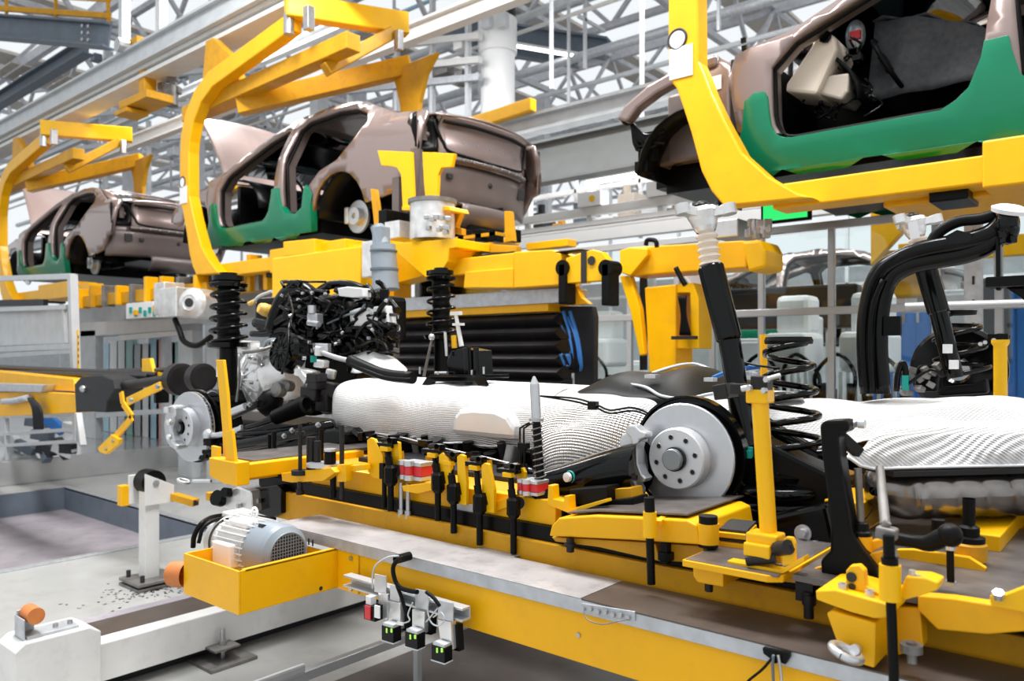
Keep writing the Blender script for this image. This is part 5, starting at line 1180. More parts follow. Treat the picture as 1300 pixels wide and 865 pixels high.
b = MB(); b.sph(P(1279, 287, Y - .02), .045, .7, 1, 1.2); b.pl([(1200, 300), (1215, 292), (1235, 297), (1232, 306), (1215, 310), (1202, 308)], Y - .03, .02); b.build('filler_neck', 'black_gloss', t)
b = MB(); b.lathe(P(1281, 270, Y - .02), (.3, -.3, 1), [(0, 0), (.045, 0), (.048, .012), (.03, .02), (0, .02)], 22); b.build('white_cap', 'white_clean', t)
b = MB()
for k in range(10): b.cbox(P(1272 + rnd.uniform(-14, 14), 290 + rnd.uniform(-14, 18), Y - .05), .02, .02, .02, rnd.random())
b.build('clip', 'black_gloss', t, bev=.003)
b = MB(); b.cbox(P(1133, 414, Y - .02), .05, .02, .06); b.build('bracket', 'black_satin', t, bev=.003)
one(lambda b: (b.cbox(P(1290, 358, 2.6), .14, .08, .03), b.cbox(P(1268, 325, 2.6), .012, .03, .20), b.prism([P(1276, 365, 2.6), P(1310, 365, 2.6), P(1310, 390, 2.6), P(1296, 378, 2.6)], (0, .05, 0))), 'holder_bracket', 'black_satin', 'black bracket below the white-capped filler neck at the frame edge', 'bracket', bev=.004)
# ---------------------------------------------------------------- shields and tank
def zs(s, Y): return -s * Y / .6428
t = thing('tunnel_shield', 'long bright embossed heat shield between engine and guide pin, floor shifter bracket on top', 'heat shield', Q(-2.4, 2.3, -.40))
xa, xb = P(427, 500, 2.10).x, P(700, 500, 2.10).x
def sec(x, j, w0=.0):
    """tunnel section: j 0 near bottom edge .. 1 far bottom edge"""
    f = (x - xa) / (xb - xa)
    yn = 2.08; yf = 2.62; zt = -.105 - .015 * f; zb = -.325 - .012 * f
    if f < .03: q = 1 - f / .03; zb += .02 * q; zt -= .01 * q
    a = PI * j; c_, s_ = math.cos(a), math.sin(a)
    cc = math.copysign(abs(c_) ** .42, c_); ss = abs(s_) ** .42
    y = (yn + yf) / 2 - (yf - yn) / 2 * cc; z = zb + (zt - zb) * ss
    z += .004 * math.sin(x * 31) * (j < .5); y += .006 * math.sin(x * 17 + j * 5)
    return V((x, y, H + z))
b = MB(); b.grid(lambda i, j: sec(xa + (xb - xa) * i, j), 60, 40); b.build('shield_skin', 'shield_fine', t, sol=.002)
b = MB(); b.pl([(575, 528), (582, 519), (600, 517), (628, 519), (645, 527), (654, 542), (652, 560), (620, 557), (571, 552)], 2.045, .06); b.build('bulge', 'shield_plain', t, bev=.02)
b = MB(); b.tube([P(427 + k * 18, 551 + k * 1.25 + (2 if k % 3 else 0), 2.07) for k in range(16)], .004, 6); b.build('rolled_edge', 'shield_plain', t)
b = MB(); b.grid(lambda i, j: P(445 + 68 * i + 4 * math.sin(3 * j), 447 + 26 * j + 10 * (i - .35) ** 2 * 4 * (1 - j) + 1.2 * math.sin(14 * i), 2.35 - .1 * j), 14, 8); b.build('front_flap', 'shield_plain', t, sol=.003)
t = thing('tunnel_shield', 'flared quilted heat shield between the guide pin and the rear brake disc', 'heat shield', Q(-1.6, 2.2, -.42))
xa2, xb2 = P(668, 500, 2.0).x, P(905, 500, 2.0).x
def sec2(i, j):
    x = xa2 + (xb2 - xa2) * i; f = i
    fl = math.sin(PI * min(1, f * 1.5)) if f < .67 else 0
    yn = 2.06 - .08 * fl; yf = 2.75; zt = -.115 - .006 * f; zb = -.36 - .05 * math.exp(-((f - .12) / .13) ** 2) + .10 * max(0, f - .35)
    a = PI * j; c_, s_ = math.cos(a), math.sin(a); p = .5
    cc = math.copysign(abs(c_) ** p, c_); ss = abs(s_) ** p
    y = (yn + yf) / 2 - (yf - yn) / 2 * cc; z = zb + (zt - zb) * ss
    y += .010 * math.sin(x * 13 + 4 * j) * (j < .5)
    if .1 < j < .5: y += .02 * math.exp(-((f - .25 - (j - .1)) / .1) ** 2)
    return V((x, y, H + z))
b = MB(); b.grid(sec2, 60, 44); b.build('shield_skin', 'shield', t, sol=.002)
b = MB()
for o in (0, 4): b.tube([P(686, 503, 1.97), P(730, 506 + o, 1.97), P(757, 514 + o, 1.97), P(775, 521 + o, 1.96), P(805, 518 + o, 1.96), P(835, 531 + o * .5, 1.96)], .0032, 6)
b.build('handbrake_cable', 'black_satin', t)
b = MB(); b.cbox(P(753, 515, 1.955), .03, .02, .025); b.build('cable_clip', 'black_gloss', t, bev=.002)
# middle humps seen between spring and filler pipe
t = thing('floor_shield', 'crumpled quilted heat shield between the conical spring and the filler pipe', 'heat shield', Q(-1.0, 2.5, -.35))
def sec3(i, j):
    x0 = P(925, 500, 2.3).x; x = x0 + (.55 - x0) * i
    y = 2.25 + .85 * j; z = -.175 + .055 * math.exp(-((i - .42) / .17) ** 2) * (1 - j * .3) - .09 * math.exp(-(j / .12) ** 2) - .06 * max(0, j - .75) * 4 + .014 * math.sin(11 * i + 5 * j) * math.sin(8 * j) + .008 * math.sin(26 * i - 9 * j)
    return V((x, y, H + z))
b = MB(); b.grid(sec3, 50, 30); b.build('shield_skin', 'shield', t, sol=.002)
# near end shield
t = thing('heat_shield', 'bright quilted heat shield over the ribbed muffler', 'heat shield', Q(-.2, 2.2, -.29))
def sec4(i, j):
    x0 = P(1076, 590, 1.84).x; x = x0 + .62 * i
    q = i * .62; ed = math.exp(-(q / .018) ** 2)
    yn = 1.84 + 1.15 * min(q, .31) + 2.6 * max(0, q - .31); zt = -.172 - .06 * ed; zb = -.262 + .03 * ed
    # profile: hem, near wall, rounded shoulder, top
    pr = [(0, zb), (.015, zb + .03), (.05, zt - .02), (.10, zt - .004), (.25, zt), (.6, zt + .004), (1.1, zt - .01)]
    k = j * (len(pr) - 1); a = min(int(k), len(pr) - 2); f_ = k - a
    y = yn + pr[a][0] + (pr[a + 1][0] - pr[a][0]) * f_; z = pr[a][1] + (pr[a + 1][1] - pr[a][1]) * f_
    z += .006 * math.sin(q * 20 + 3 * j) * (1 if j > .5 else 0); y += .006 * math.sin(q * 14)
    y -= .012 * math.sin(PI * min(1, j * 2)) * math.sin(q * 30)
    return V((x, y, H + z))
b = MB(); b.grid(sec4, 70, 30); b.build('shield_skin', 'shield', t, sol=.002, sub=1)
b = MB(); b.tube([sec4(i / 30, 0) for i in range(31)], .004, 6, 1); b.build('rolled_edge', 'shield_plain', t)
# fuel tank
t = thing('fuel_tank', 'matt black plastic tank dome behind the large rear brake disc', 'tank', P(860, 510, 2.4))
def tk(i, j):
    u = -1 + 2 * i; v = -1 + 2 * j
    c_ = P(862, 505, 2.5); h_ = max(0, 1 - abs(u) ** 2.6) ** .7 * max(0, 1 - abs(v) ** 2.6) ** .7
    return c_ + V((u * .26 + .0, v * .40, h_ * .10 + .012 * h_ * math.sin(6 * u + 3 * v)))
b = MB(); b.grid(tk, 30, 30); b.build('shell', 'black_rubber', t, sol=.004)
b = MB(); b.tube([P(800, 488, 2.2), P(820, 492, 2.15), P(840, 503, 2.12), P(870, 506, 2.12), P(905, 500, 2.15)], .005, 6); b.tube([P(795, 489, 2.25), P(840, 470, 2.6), P(880, 462, 2.9), P(915, 475, 2.8)], .006, 6); b.build('seam', 'light_grey', t)
b = MB(); b.cbox(P(828, 478, 2.2), .04, .03, .012); b.cbox(P(902, 482, 2.2), .03, .03, .012); b.build('tag', 'brushed', t)
# blue hose
t = thing('blue_hose', 'blue hose with small fittings beside the black shock absorber', 'hose', P(940, 480, 2.3))
b = MB(); b.tube([P(905, 480, 2.3), P(925, 472, 2.3), P(945, 468, 2.3), P(965, 466, 2.32)], .007, 8); b.build('hose', 'blue', t)
b = MB()
for k in range(10): b.cbox(P(rnd.uniform(935, 962), rnd.uniform(470, 482), 2.3), .018, .02, .015, rnd.random())
b.build('fitting', 'brushed', t, bev=.002)
b = MB(); b.tube([P(930, 462, 2.3), P(938, 459, 2.3), P(960, 464, 2.3), P(990, 468, 2.3)], .004, 6); b.build('pipe', 'black_gloss', t)
# muffler, lying askew under the shield
t = thing('muffler', 'ribbed steel muffler hanging under the bright quilted shield', 'muffler', Q(-.2, 2.2, -.39))
m0 = P(1136, 632, 1.95); md = V((.66, .75, 0)); mn = V((.75, -.66, 0))
def mf(i, j):
    L = .75; a = 2 * PI * j; e = min(1, (i * L / .05 + .02)) ** .45
    ca, sa = math.cos(a), math.sin(a)
    rib = 1 + .07 * abs(math.sin(PI * (i * L + .010 * math.sin(a * 2)) / .075)) ** .6
    return m0 + md * (L * i) + mn * (.10 * e * rib * math.copysign(abs(ca) ** .7, ca)) - mn * .08 + V((0, 0, .058 * e * rib * math.copysign(abs(sa) ** .7, sa)))
b = MB(); b.grid(mf, 100, 40); b.build('shell', 'muffler', t)
b = MB(); b.prism([m0 + mn * .025 + V((0, 0, .052)) - md * .02, m0 + mn * .025 + md * .8 + V((0, 0, .052)), m0 - mn * .1 + md * .8 + V((0, 0, .052)), m0 - mn * .1 + V((0, 0, .052)) - md * .02], (0, 0, .012)); b.build('edge_strip', 'dark_steel', t)
# ================================================================= engine and front axle
EK = 3.6 / F
t = eng = thing('engine', 'engine with tangled black hoses and bare silver gearbox, between the two front struts', 'engine', P(400, 560, 2.4))
def blob(name, m, specs, Y, bev=.006, parent=None):
    b = MB()
    for (x, y, w_, h_, dy, rz) in specs:
        a = P(x, y, Y + dy); k = (-CA * a.x + SA * a.y) / F
        b.cbox(a, w_ * k, w_ * k * .8, h_ * k, R(rz), R(rz * .4))
    return b.build(name, m, parent or eng, bev=bev)
# gearbox casting
g0 = P(352, 482, 2.3)
b = MB(); b.sph(P(335, 480, 2.36), .17, 1, .8, 1, 24, 14); b.lathe(P(318, 482, 2.2), V((-.3, -1, .05)), [(.17, -.10), (.165, 0), (.14, .015), (.10, .03), (.045, .045), (.04, .05)], 36); b.cyl(P(380, 470, 2.3), P(352, 478, 2.25), .14, .16, 24); b.sph(P(352, 505, 2.25), .11, 1, .8, .9); b.sph(P(365, 455, 2.3), .09)
gb_ = b.build('gearbox_case', 'cast_alu', eng)
b = MB(); c = P(318, 482, 2.2); ax = V((-.3, -1, .05)).normalized(); x, y, z = frame(ax)
for k in range(16):
    a = 2 * PI * k / 16; d = x * math.cos(a) + y * math.sin(a); b.beam(c + d * .045 + ax * .045, c + d * .155 + ax * .004, .010, .014, ax)
b.build('casting_rib', 'cast_alu', gb_, bev=.002)
b = MB(); b.lathe(c + ax * .045, ax, [(.048, 0), (.048, .012), (.030, .012), (.030, 0)], 26); b.build('bearing_boss', 'brushed', gb_)
b = MB(); b.lathe(c + ax * .03, ax, [(.03, 0), (.03, .012), (0, .012)], 22); b.build('bore', 'yellow_worn', gb_)
b = MB()
for k in range(34):
    a = P(rnd.uniform(300, 395), rnd.uniform(436, 520), 2.12 + rnd.random() * .05); b.bolt(a, (rnd.uniform(-.4, .2), -1, rnd.uniform(-.2, .4)), .009, .018)
b.build('bolt', 'steel', gb_)
blob('bracket', 'cast_alu', [(318, 440, 20, 14, 0, 5), (345, 447, 30, 10, -.02, 4), (330, 455, 26, 12, 0, -5), (375, 462, 20, 16, 0, 20), (390, 474, 26, 10, -.05, 24), (300, 440, 10, 18, 0, 0), (352, 436, 14, 8, -.03, 10), (392, 490, 14, 14, 0, 0), (408, 462, 16, 10, 0, 15), (420, 475, 12, 12, 0, 35), (405, 446, 10, 12, -.1, 10)], 2.18, .006)
b = MB(); c = P(362, 447, 2.08); b.lathe(c, (.1, -1, .25), [(0, .03), (.05, .03), (.085, .02), (.095, 0), (.095, -.05)], 34); cv = b.build('round_cover', 'black_gloss', eng)
b = MB(); ax = V((.1, -1, .25)).normalized(); x, y, z = frame(ax)
for k in range(12):
    a = 2 * PI * k / 12; d = x * math.cos(a) + y * math.sin(a); b.beam(c + d * .02 + ax * .032, c + d * .08 + ax * .024, .006, .006, ax)
b.build('cover_rib', 'black_satin', cv)
blob('control_unit', 'dark_steel', [(402, 480, 22, 12, 0, 0), (402, 490, 20, 10, 0, 0), (400, 500, 30, 18, .03, 5), (415, 510, 24, 24, .05, 0), (420, 495, 20, 18, .05, 20)], 2.08, .006)
b = MB(); c = P(412, 515, 2.12); b.lathe(c, (.15, -1, 0), [(.042, -.08), (.042, -.01), (.038, 0), (.022, .0), (.022, .006), (.010, .006), (.010, .012), (0, .012)], 28); b.build('pump', 'dull_iron', eng)
b = MB(); b.lathe(c + V((0, -.012, 0)), (.15, -1, 0), [(.020, 0), (.020, .004), (0, .004)], 20); b.build('pulley', 'brushed', eng)
b = MB(); b.lathe(P(350, 495, 2.06), (.2, -1, .1), [(.02, -.05), (.034, -.04), (.034, 0), (.02, .010), (0, .010)], 22); b.lathe(P(362, 490, 2.10), (.2, -1, .1), [(.026, -.04), (.028, 0), (.014, .01), (0, .01)], 22); b.build('actuator', 'dull_iron', eng)
# block of the engine (dark)
b = MB()
a = P(420, 440, 2.75); b.cbox(a + V((0, 0, -.02)), .62, .42, .34, R(4)); b.cbox(P(380, 400, 2.7), .40, .34, .20, R(8)); b.cbox(P(455, 405, 2.7), .44, .34, .24, R(-4)); b.sph(P(395, 392, 2.5), .14, 1.4, .9, .7); b.sph(P(440, 395, 2.5), .14, 1.3, .9, .7); b.cbox(P(400, 470, 2.5), .36, .3, .34)
b.build('cylinder_block', 'black_satin', eng, bev=.03)
# intake hose etc.
for r_, pts in ((.042, [(345, 420), (352, 396), (362, 376), (378, 366), (392, 372), (402, 388)]), (.030, [(400, 382), (425, 395), (440, 410), (430, 430), (445, 440)]),
                (.028, [(325, 410), (345, 412), (365, 402), (380, 412)]), (.034, [(376, 405), (395, 420), (415, 428), (432, 428), (445, 438), (447, 455)]), (.022, [(440, 398), (452, 388), (470, 386), (486, 392), (497, 402), (500, 420)]),
                (.020, [(432, 380), (445, 372), (470, 372), (490, 380), (505, 396)]), (.03, [(455, 420), (468, 425), (472, 440), (460, 460)]), (.016, [(478, 405), (476, 416), (484, 430), (484, 450)]),
                (.03, [(395, 452), (420, 448), (440, 452), (448, 470)]), (.018, [(320, 424), (338, 424), (360, 418), (374, 424)]), (.022, [(402, 372), (420, 362), (445, 362), (462, 368)])):
    b = MB(); b.tube([P(x, y, 2.42) for x, y in pts], r_, 12); b.build('thick_hose', 'rubber_hose', eng)
r2 = random.Random(11)
for k in range(46):                          # the jumble of cables over the block
    x, y = r2.uniform(350, 495), r2.uniform(362, 450)
    if x < 372 and y > 420: y -= 35
    pts = [(x, y)]
    an = r2.uniform(0, 2 * PI)
    for q in range(4): an += r2.uniform(-1.1, 1.1); x += 15 * math.cos(an); y += 11 * math.sin(an); x = min(max(x, 335), 505); y = min(max(y, 358), 462); pts.append((x, y))
    Y0 = 2.34 + r2.random() * .06
    b = MB(); b.tube([P(a, c, Y0 + r2.uniform(-.03, .03)) for a, c in pts], r2.choice([.006, .008, .010, .013]), 7); b.build('cable', r2.choice(['rubber_hose', 'black_gloss', 'rubber_hose', 'black_satin', 'motor_grey'] if k % 9 == 0 else ['rubber_hose', 'black_gloss']), eng)
for k in range(40):
    b = MB(); a = P(r2.uniform(352, 492), r2.uniform(368, 452), 2.36 + r2.random() * .05); b.cbox(a, r2.uniform(.02, .06), .04, r2.uniform(.02, .05), r2.random() * 3, r2.random()); b.build('connector', r2.choice(['black_satin', 'black_gloss', 'dark_steel', 'black_gloss', 'steel' if k % 4 == 0 else 'black_satin']), eng, bev=.004)
for k in range(22):
    b = MB(); a = P(r2.uniform(352, 492), r2.uniform(368, 440), 2.29 + r2.random() * .03); b.bolt(a, (r2.uniform(-.5, .5), -1, r2.uniform(-.5, .5)), .008, .012); b.build('hose_clip', 'steel', eng)
b = MB(); b.pl([(428, 366), (440, 364), (460, 366), (461, 377), (448, 378), (430, 376)], 2.30, .05); b.build('white_module', 'white_clean', eng, bev=.004)
b = MB(); b.pl([(443, 395), (455, 391), (489, 388), (492, 412), (475, 415), (445, 414)], 2.36, .06); b.build('silver_module', 'white_clean', eng, bev=.006)
b = MB(); b.cbox(P(400, 405, 2.28), .06, .05, .05, .3); b.cyl(P(396, 398, 2.26), P(396, 388, 2.26), .02); b.cyl(P(405, 412, 2.25), P(392, 410, 2.25), .014); b.build('silver_valve', 'brushed', eng, bev=.004)
b = MB(); b.cyl(P(404, 446, 2.20), P(404, 436, 2.20), .025); b.cbox(P(412, 442, 2.2), .05, .04, .04, .5); b.build('sensor', 'brushed', eng, bev=.003)
b = MB(); b.lathe(P(335, 393, 2.38), (-.2, -1, .3), [(0, .03), (.025, .03), (.030, .02), (.036, .0), (.036, -.03)], 12); b.build('oil_cap', 'cap_yellow', eng, bev=.002)
b = MB(); b.tube([P(322, 384, 2.4), P(330, 376, 2.4), P(345, 370, 2.4)], .009, 8); b.build('vacuum_hose', 'light_grey', eng)
b = MB(); b.cyl(P(317, 386, 2.4), P(323, 383, 2.4), .014); b.build('hose_plug', 'cap_yellow', eng)
b = MB(); b.tube([P(400, 444, 2.1), P(415, 450, 2.08), P(430, 455, 2.06), P(447, 459, 2.04)], .011, 10); b.build('silver_pipe', 'brushed', eng)
b = MB(); b.tube([P(445, 458, 2.04), P(465, 467, 2.03), P(490, 476, 2.03), P(524, 480, 2.03)], .024, 12); b.tube([P(445, 462, 2.02), P(465, 471, 2.01), P(490, 480, 2.01), P(522, 483, 2.01)], .010, 8); b.build('cable_sheath', 'black_rubber', eng)
b = MB(); b.tube([P(367, 372, 2.33), P(372, 395, 2.2), P(367, 415, 2.1), P(365, 445, 2.05), P(358, 475, 2.0)], .006, 6); b.build('dipstick_tube', 'black_gloss', eng)
b = MB(); b.beam(P(374, 464, 2.10), P(390, 484, 2.10), .02, .035); b.build('diagonal_bracket', 'cast_alu', eng, bev=.004)
b = MB(); b.cbox(P(398, 456, 2.1), .02, .02, .03); b.build('green_plug', 'teal', eng)
b = MB(); b.box(P(430, 545, 2.5), P(320, 562, 2.9)); b.build('sump', 'black_satin', eng, bev=.01)
b = MB()
for k in range(7): b.cbox(P(482 + (k % 3) * 9, 455 - k * 4, 3.0), .05, .05, .05)
b.build('rear_fitting', 'dull_iron', eng, bev=.006)
# subframe and links
t = thing('subframe', 'black front subframe with steering rack boot and links below the gearbox', 'subframe', P(370, 575, 2.1))
b = MB(); b.pl([(330, 553), (360, 549), (425, 543), (440, 548), (438, 565), (400, 572), (350, 572), (332, 566)], 2.0, .25); b.build('cross_member', 'black_gloss', t, bev=.015)
pr = []
A, B = P(350, 530, 1.98), P(392, 513, 2.02); L = (B - A).length
for i in range(14): pr += [(.034 + .012 * i / 14, L * (i) / 14), (.020 + .012 * i / 14, L * (i + .5) / 14)]
b = MB(); b.lathe(A, B - A, pr, 20); b.build('rack_boot', 'black_rubber', t)
b = MB(); b.tube([P(312, 543, 1.95), P(330, 538, 1.96), P(350, 531, 1.98)], .015, 10); b.tube([P(302, 552, 1.93), P(350, 548, 1.98), P(395, 540, 2.05)], .014, 10); b.tube([P(297, 566, 1.92), P(340, 558, 1.95), P(400, 545, 2.0), P(425, 540, 2.05)], .026, 10); b.tube([P(288, 573, 1.92), P(330, 566, 1.95), P(370, 558, 2.0)], .012, 8); b.tube([P(330, 512, 1.98), P(308, 522, 1.96), P(290, 530, 1.95)], .018, 10); b.build('link', 'black_gloss', t)
b = MB(); b.tube([P(262, 552, 1.93), P(275, 553, 1.93), P(300, 546, 1.93), P(308, 543, 1.94)], [.022, .014, .013, .015], 10); b.sph(P(265, 552, 1.92), .028); b.cyl(P(292, 524, 1.93), P(312, 516, 1.95), .017); b.build('ball_joint', 'brushed', t)
b = MB(); b.cyl(P(266, 565, 1.92), P(266, 558, 1.92), .03, .02); b.sph(P(265, 560, 1.92), .026); b.build('joint_boot', 'black_rubber', t)
b = MB(); b.tube([P(332, 520, 2.05), P(345, 508, 2.08), P(352, 500, 2.1)], [.05, .06, .04], 12); b.tube([P(372, 515, 2.1), P(400, 520, 2.12), P(430, 510, 2.2)], .03, 10); b.build('driveshaft_boot', 'black_rubber', t)
for x, y in ((372, 548), (405, 541), (318, 515), (362, 555)):
    b = MB(); b.bolt(P(x, y, 1.92), (0, -.7, .7), .01, .014); b.build('bolt', 'steel', t)
b = MB()
for k in range(14): b.cbox(P(r2.uniform(255, 285), r2.uniform(562, 582), 1.95), .03, .03, .02, r2.random(), r2.random())
b.build('lower_joint', 'black_gloss', t, bev=.004)
# front disc
c2 = P(240, 542, 1.95)
fd = brake('bare steel front brake disc with vented rim beside the yellow upright', c2, (.10, -1, 0), .176, .098, .045, .024, .012, .030, 10)
b = MB(); b.lathe(c2, (-.13, 1, 0), [(.06, .035), (.185, .04), (.187, .055), (.06, .06)], 48); b.build('dust_shield', 'black_satin', fd)
t = thing('brake_caliper', 'silver caliper on the front brake disc', 'caliper', P(215, 565, 1.88))
b = MB(); b.pl([(210, 522), (214, 514), (220, 516), (221, 530), (216, 545), (219, 560), (224, 566), (222, 572), (215, 568), (210, 560), (207, 540)], 1.86, .07); b.build('housing', 'brushed', t, bev=.012)
b = MB(); b.cyl(P(213, 524, 1.83), P(213, 517, 1.83), .02); b.sph(P(215, 536, 1.84), .018); b.sph(P(215, 555, 1.84), .016); b.build('piston_bulge', 'cast_alu', t)
# front knuckle behind the disc
t = thing('steering_knuckle', 'black steering knuckle between front disc and gearbox', 'knuckle', P(275, 570, 2.05))
b = MB(); b.pl([(262, 498), (285, 495), (292, 510), (285, 530), (290, 560), (272, 580), (260, 560)], 2.05, .10); b.build('casting', 'black_satin', t, bev=.012)
b = MB(); b.tube([P(262, 500, 2.0), P(272, 496, 1.98), P(282, 505, 1.97), P(284, 530, 1.97), P(288, 560, 1.97)], .008, 6); b.cyl(P(262, 512, 2.02), P(285, 505, 2.08), .05); b.build('brake_hose', 'black_gloss', t)
# struts
def strut(px, y0, y1, Y, lab, s_=1., lower=60, nt=4.6):
    A = P(px, y1, Y); B = P(px, y0, Y); k = s_ * (-CA * A.x + SA * A.y) / F
    t = thing('spring_strut', lab, 'spring strut', A - V((0, 0, lower * k)))
    L = (B - A).length
    b = MB(); b.coil(A + V((0, 0, 6 * k)), A + V((0, 0, L * .84)), 22 * k, 20 * k, nt, 2.3 * k, 24, 8); b.build('coil', 'black_gloss', t)
    pr = []; n = 9
    for i in range(n): pr += [(14.5 * k, L * .9 * i / n), (13 * k, L * .9 * (i + .5) / n)]
    b = MB(); b.lathe(A, Z3, pr + [(13 * k, L * .9)], 22); b.build('bellow', 'black_rubber', t)
    b = MB(); b.lathe(A + V((0, 0, L * .84)), Z3, [(12 * k, 0), (23 * k, 3 * k), (24 * k, 7 * k), (15 * k, 8 * k), (15 * k, 10 * k), (20 * k, 11 * k), (20 * k, 17 * k), (11 * k, 18 * k), (11 * k, 21 * k), (0, 21 * k)], 26); b.cbox(A + V((-10 * k, -8 * k, L * .84 + 13 * k)), 14 * k, 16 * k, 8 * k, .3); b.build('top_mount', 'black_gloss', t)
    b = MB(); b.lathe(A - V((0, 0, 4 * k)), Z3, [(8 * k, 0), (25 * k, 3 * k), (27 * k, 9 * k), (14 * k, 8 * k)], 26); b.build('spring_cup', 'black_gloss', t)
    b = MB(); b.cyl(A - V((0, 0, lower * k)), A, 11 * k, None, 20); b.build('damper_body', 'black_satin', t)
    return t
s1 = strut(290, 354, 440, 2.0, 'black coil strut standing beside the silver gearbox, over the front disc', 1.0, 62, 4.4)
b = MB(); b.cbox(P(281, 472, 1.94), .04, .03, .05); b.build('white_tag', 'paper', s1)
b = MB(); b.tube([P(303, 450, 1.9), P(304, 480, 1.9), P(300, 510, 1.92)], .006, 6); b.tube([P(310, 448, 1.95), P(330, 445, 1.95), P(345, 440, 2.0)], .008, 6); b.build('link_rod', 'dull_iron', s1)
s2 = strut(560, 344, 430, 3.1, 'far black coil strut in front of the black bellows', .82, 62, 4.6)
# gear selector bracket on the tunnel
t = thing('selector_bracket', 'black selector base with silver-tipped lever on top of the tunnel shield', 'bracket', P(575, 490, 2.25))
b = MB(); b.pl([(535, 489), (542, 478), (612, 478), (617, 490), (606, 490), (602, 485), (550, 485), (546, 490)], 2.16, .02); b.pl([(545, 476), (612, 476), (612, 481), (545, 481)], 2.17, .16); b.build('base', 'black_gloss', t, bev=.003)
b = MB(); b.pl([(567, 460), (572, 446), (588, 442), (603, 445), (605, 477), (568, 478)], 2.22, .10); b.pl([(588, 442), (594, 440), (596, 490), (590, 490)], 2.19, .02); b.pl([(600, 441), (604, 441), (606, 485), (601, 485)], 2.19, .02); b.build('housing', 'black_gloss', t, bev=.004)
b = MB(); b.cyl(P(538, 478, 2.2), P(548, 432, 2.2), .006, .005); b.build('lever', 'dull_iron', t)
b = MB(); b.sph(P(548, 428, 2.2), .013); b.build('knob', 'brushed', t)
b = MB(); b.cyl(P(586, 440, 2.25), P(578, 396, 2.25), .010, .007); b.cbox(P(579, 398, 2.25), .05, .02, .014); b.cbox(P(582, 412, 2.25), .05, .02, .01); b.build('white_rod', 'white_clean', t)
b = MB(); b.cyl(P(577, 442, 2.24), P(576, 426, 2.24), .011); b.build('yellow_peg', 'yellow_bright', t)
b = MB(); b.cyl(P(567, 452, 2.2), P(565, 422, 2.2), .006); b.cyl(P(553, 474, 2.2), P(568, 474, 2.2), .007)
for x, y in ((533, 470), (614, 470), (599, 474), (556, 476)): b.cyl(P(x, y + 5, 2.18), P(x, y - 4, 2.18), .004)
b.build('silver_pin', 'brushed', t)
# ================================================================= drive box, floor fixtures, sensors
t = thing('motor_tray', 'yellow open box on the conveyor side holding the grey motor', 'tray', Q(-2.05, 1.28, -.70))
b = MB(); b.box(Q(-2.195, 1.121, -.70), Q(-1.896, 1.127, -.582)); b.box(Q(-1.902, 1.127, -.70), Q(-1.896, 1.45, -.582)); b.box(Q(-2.195, 1.127, -.70), Q(-2.189, 1.45, -.582)); b.box(Q(-2.19, 1.127, -.70), Q(-1.90, 1.45, -.694)); b.box(Q(-2.19, 1.444, -.70), Q(-1.90, 1.45, -.60)); b.box(Q(-1.915, 1.14, -.588), Q(-1.896, 1.45, -.582)); b.build('box', 'yellow', t, bev=.0015)
b = MB(); b.lathe(Q(-1.8955, 1.385, -.688), X3, [(.006, 0), (.006, .001), (0, .001)], 12); b.build('drain_hole', 'ink', t)
b = MB(); c = P(237, 730, 1.14); b.lathe(c, (-1, -.5, 0), [(.036, 0), (.038, .02), (.036, .05), (.028, .058), (0, .06)], 26); b.build('rubber_buffer', 'orange_rust', t)
t = thing('electric_motor', 'finned white motor with grey fan cowl sitting in the yellow tray', 'motor', Q(-2.05, 1.28, -.69))
ax = V((1, .05, 0)).normalized(); c = Q(-2.26, 1.30, -.585); r_ = .082
b = MB(); b.lathe(c, ax, [(0, 0), (r_ * .75, 0), (r_ * .8, .03), (r_ * .93, .04), (r_ * .93, .22)], 40)
x, y, z = frame(ax)
for k in range(30):
    a = 2 * PI * k / 30; d = x * math.cos(a) + y * math.sin(a); b.beam(c + ax * .045 + d * r_ * .98, c + ax * .20 + d * r_ * .98, .004, .016, d)
b.build('finned_body', 'white_paint', t)
b = MB(); b.cbox(c + ax * .12 + V((0, -.075, -.01)), .10, .05, .07); b.cbox(c + ax * .13 + V((0, -.03, .075)), .09, .05, .02); b.build('terminal_box', 'white_clean', t, bev=.005)
b = MB(); b.lathe(c + ax * .19, ax, [(r_ * 1.03, 0), (r_ * 1.03, .085), (r_ * .97, .10), (r_ * .80, .112), (r_ * .74, .114)], 44); cw = b.build('fan_cowl', 'motor_grey', t)
b = MB(); b.lathe(c + ax * .300, ax, [(r_ * .76, 0), (r_ * .76, .001), (0, .001)], 30); b.build('fan_opening', 'ink', cw)
b = MB()
for k in range(-6, 7):
    u = k * r_ * .115; L = math.sqrt(max(0, (r_ * .76) ** 2 - u * u)); e = c + ax * .304
    b.beam(e + x * u - y * L, e + x * u + y * L, .0016, .0016, ax); b.beam(e + y * u - x * L, e + y * u + x * L, .0016, .0016, ax)
b.ring(c + ax * .303, ax, r_ * .77, .003, 32, 6); b.build('grille', 'motor_grey', cw)
b = MB(); b.cbox(c + ax * .225 + V((0, -.03, .078)), .022, .016, .010, 0, 0, R(-20)); b.build('vent_mark', 'ink', cw)
b = MB(); b.ring(c + ax * .125 + V((0, .01, .10)), V((0, 1, .0)), .014, .0042, 20, 7); b.cyl(c + ax * .125 + V((0, .01, .075)), c + ax * .125 + V((0, .01, .088)), .008); b.build('lifting_eye', 'white_clean', t)
b = MB(); b.lathe(c - ax * .035, ax, [(0, 0), (.065, 0), (.070, .01), (.070, .035)], 30); b.cbox(c + V((-.02, .05, .03)), .08, .08, .1); b.build('gear_housing', 'white_paint', t, bev=.006)
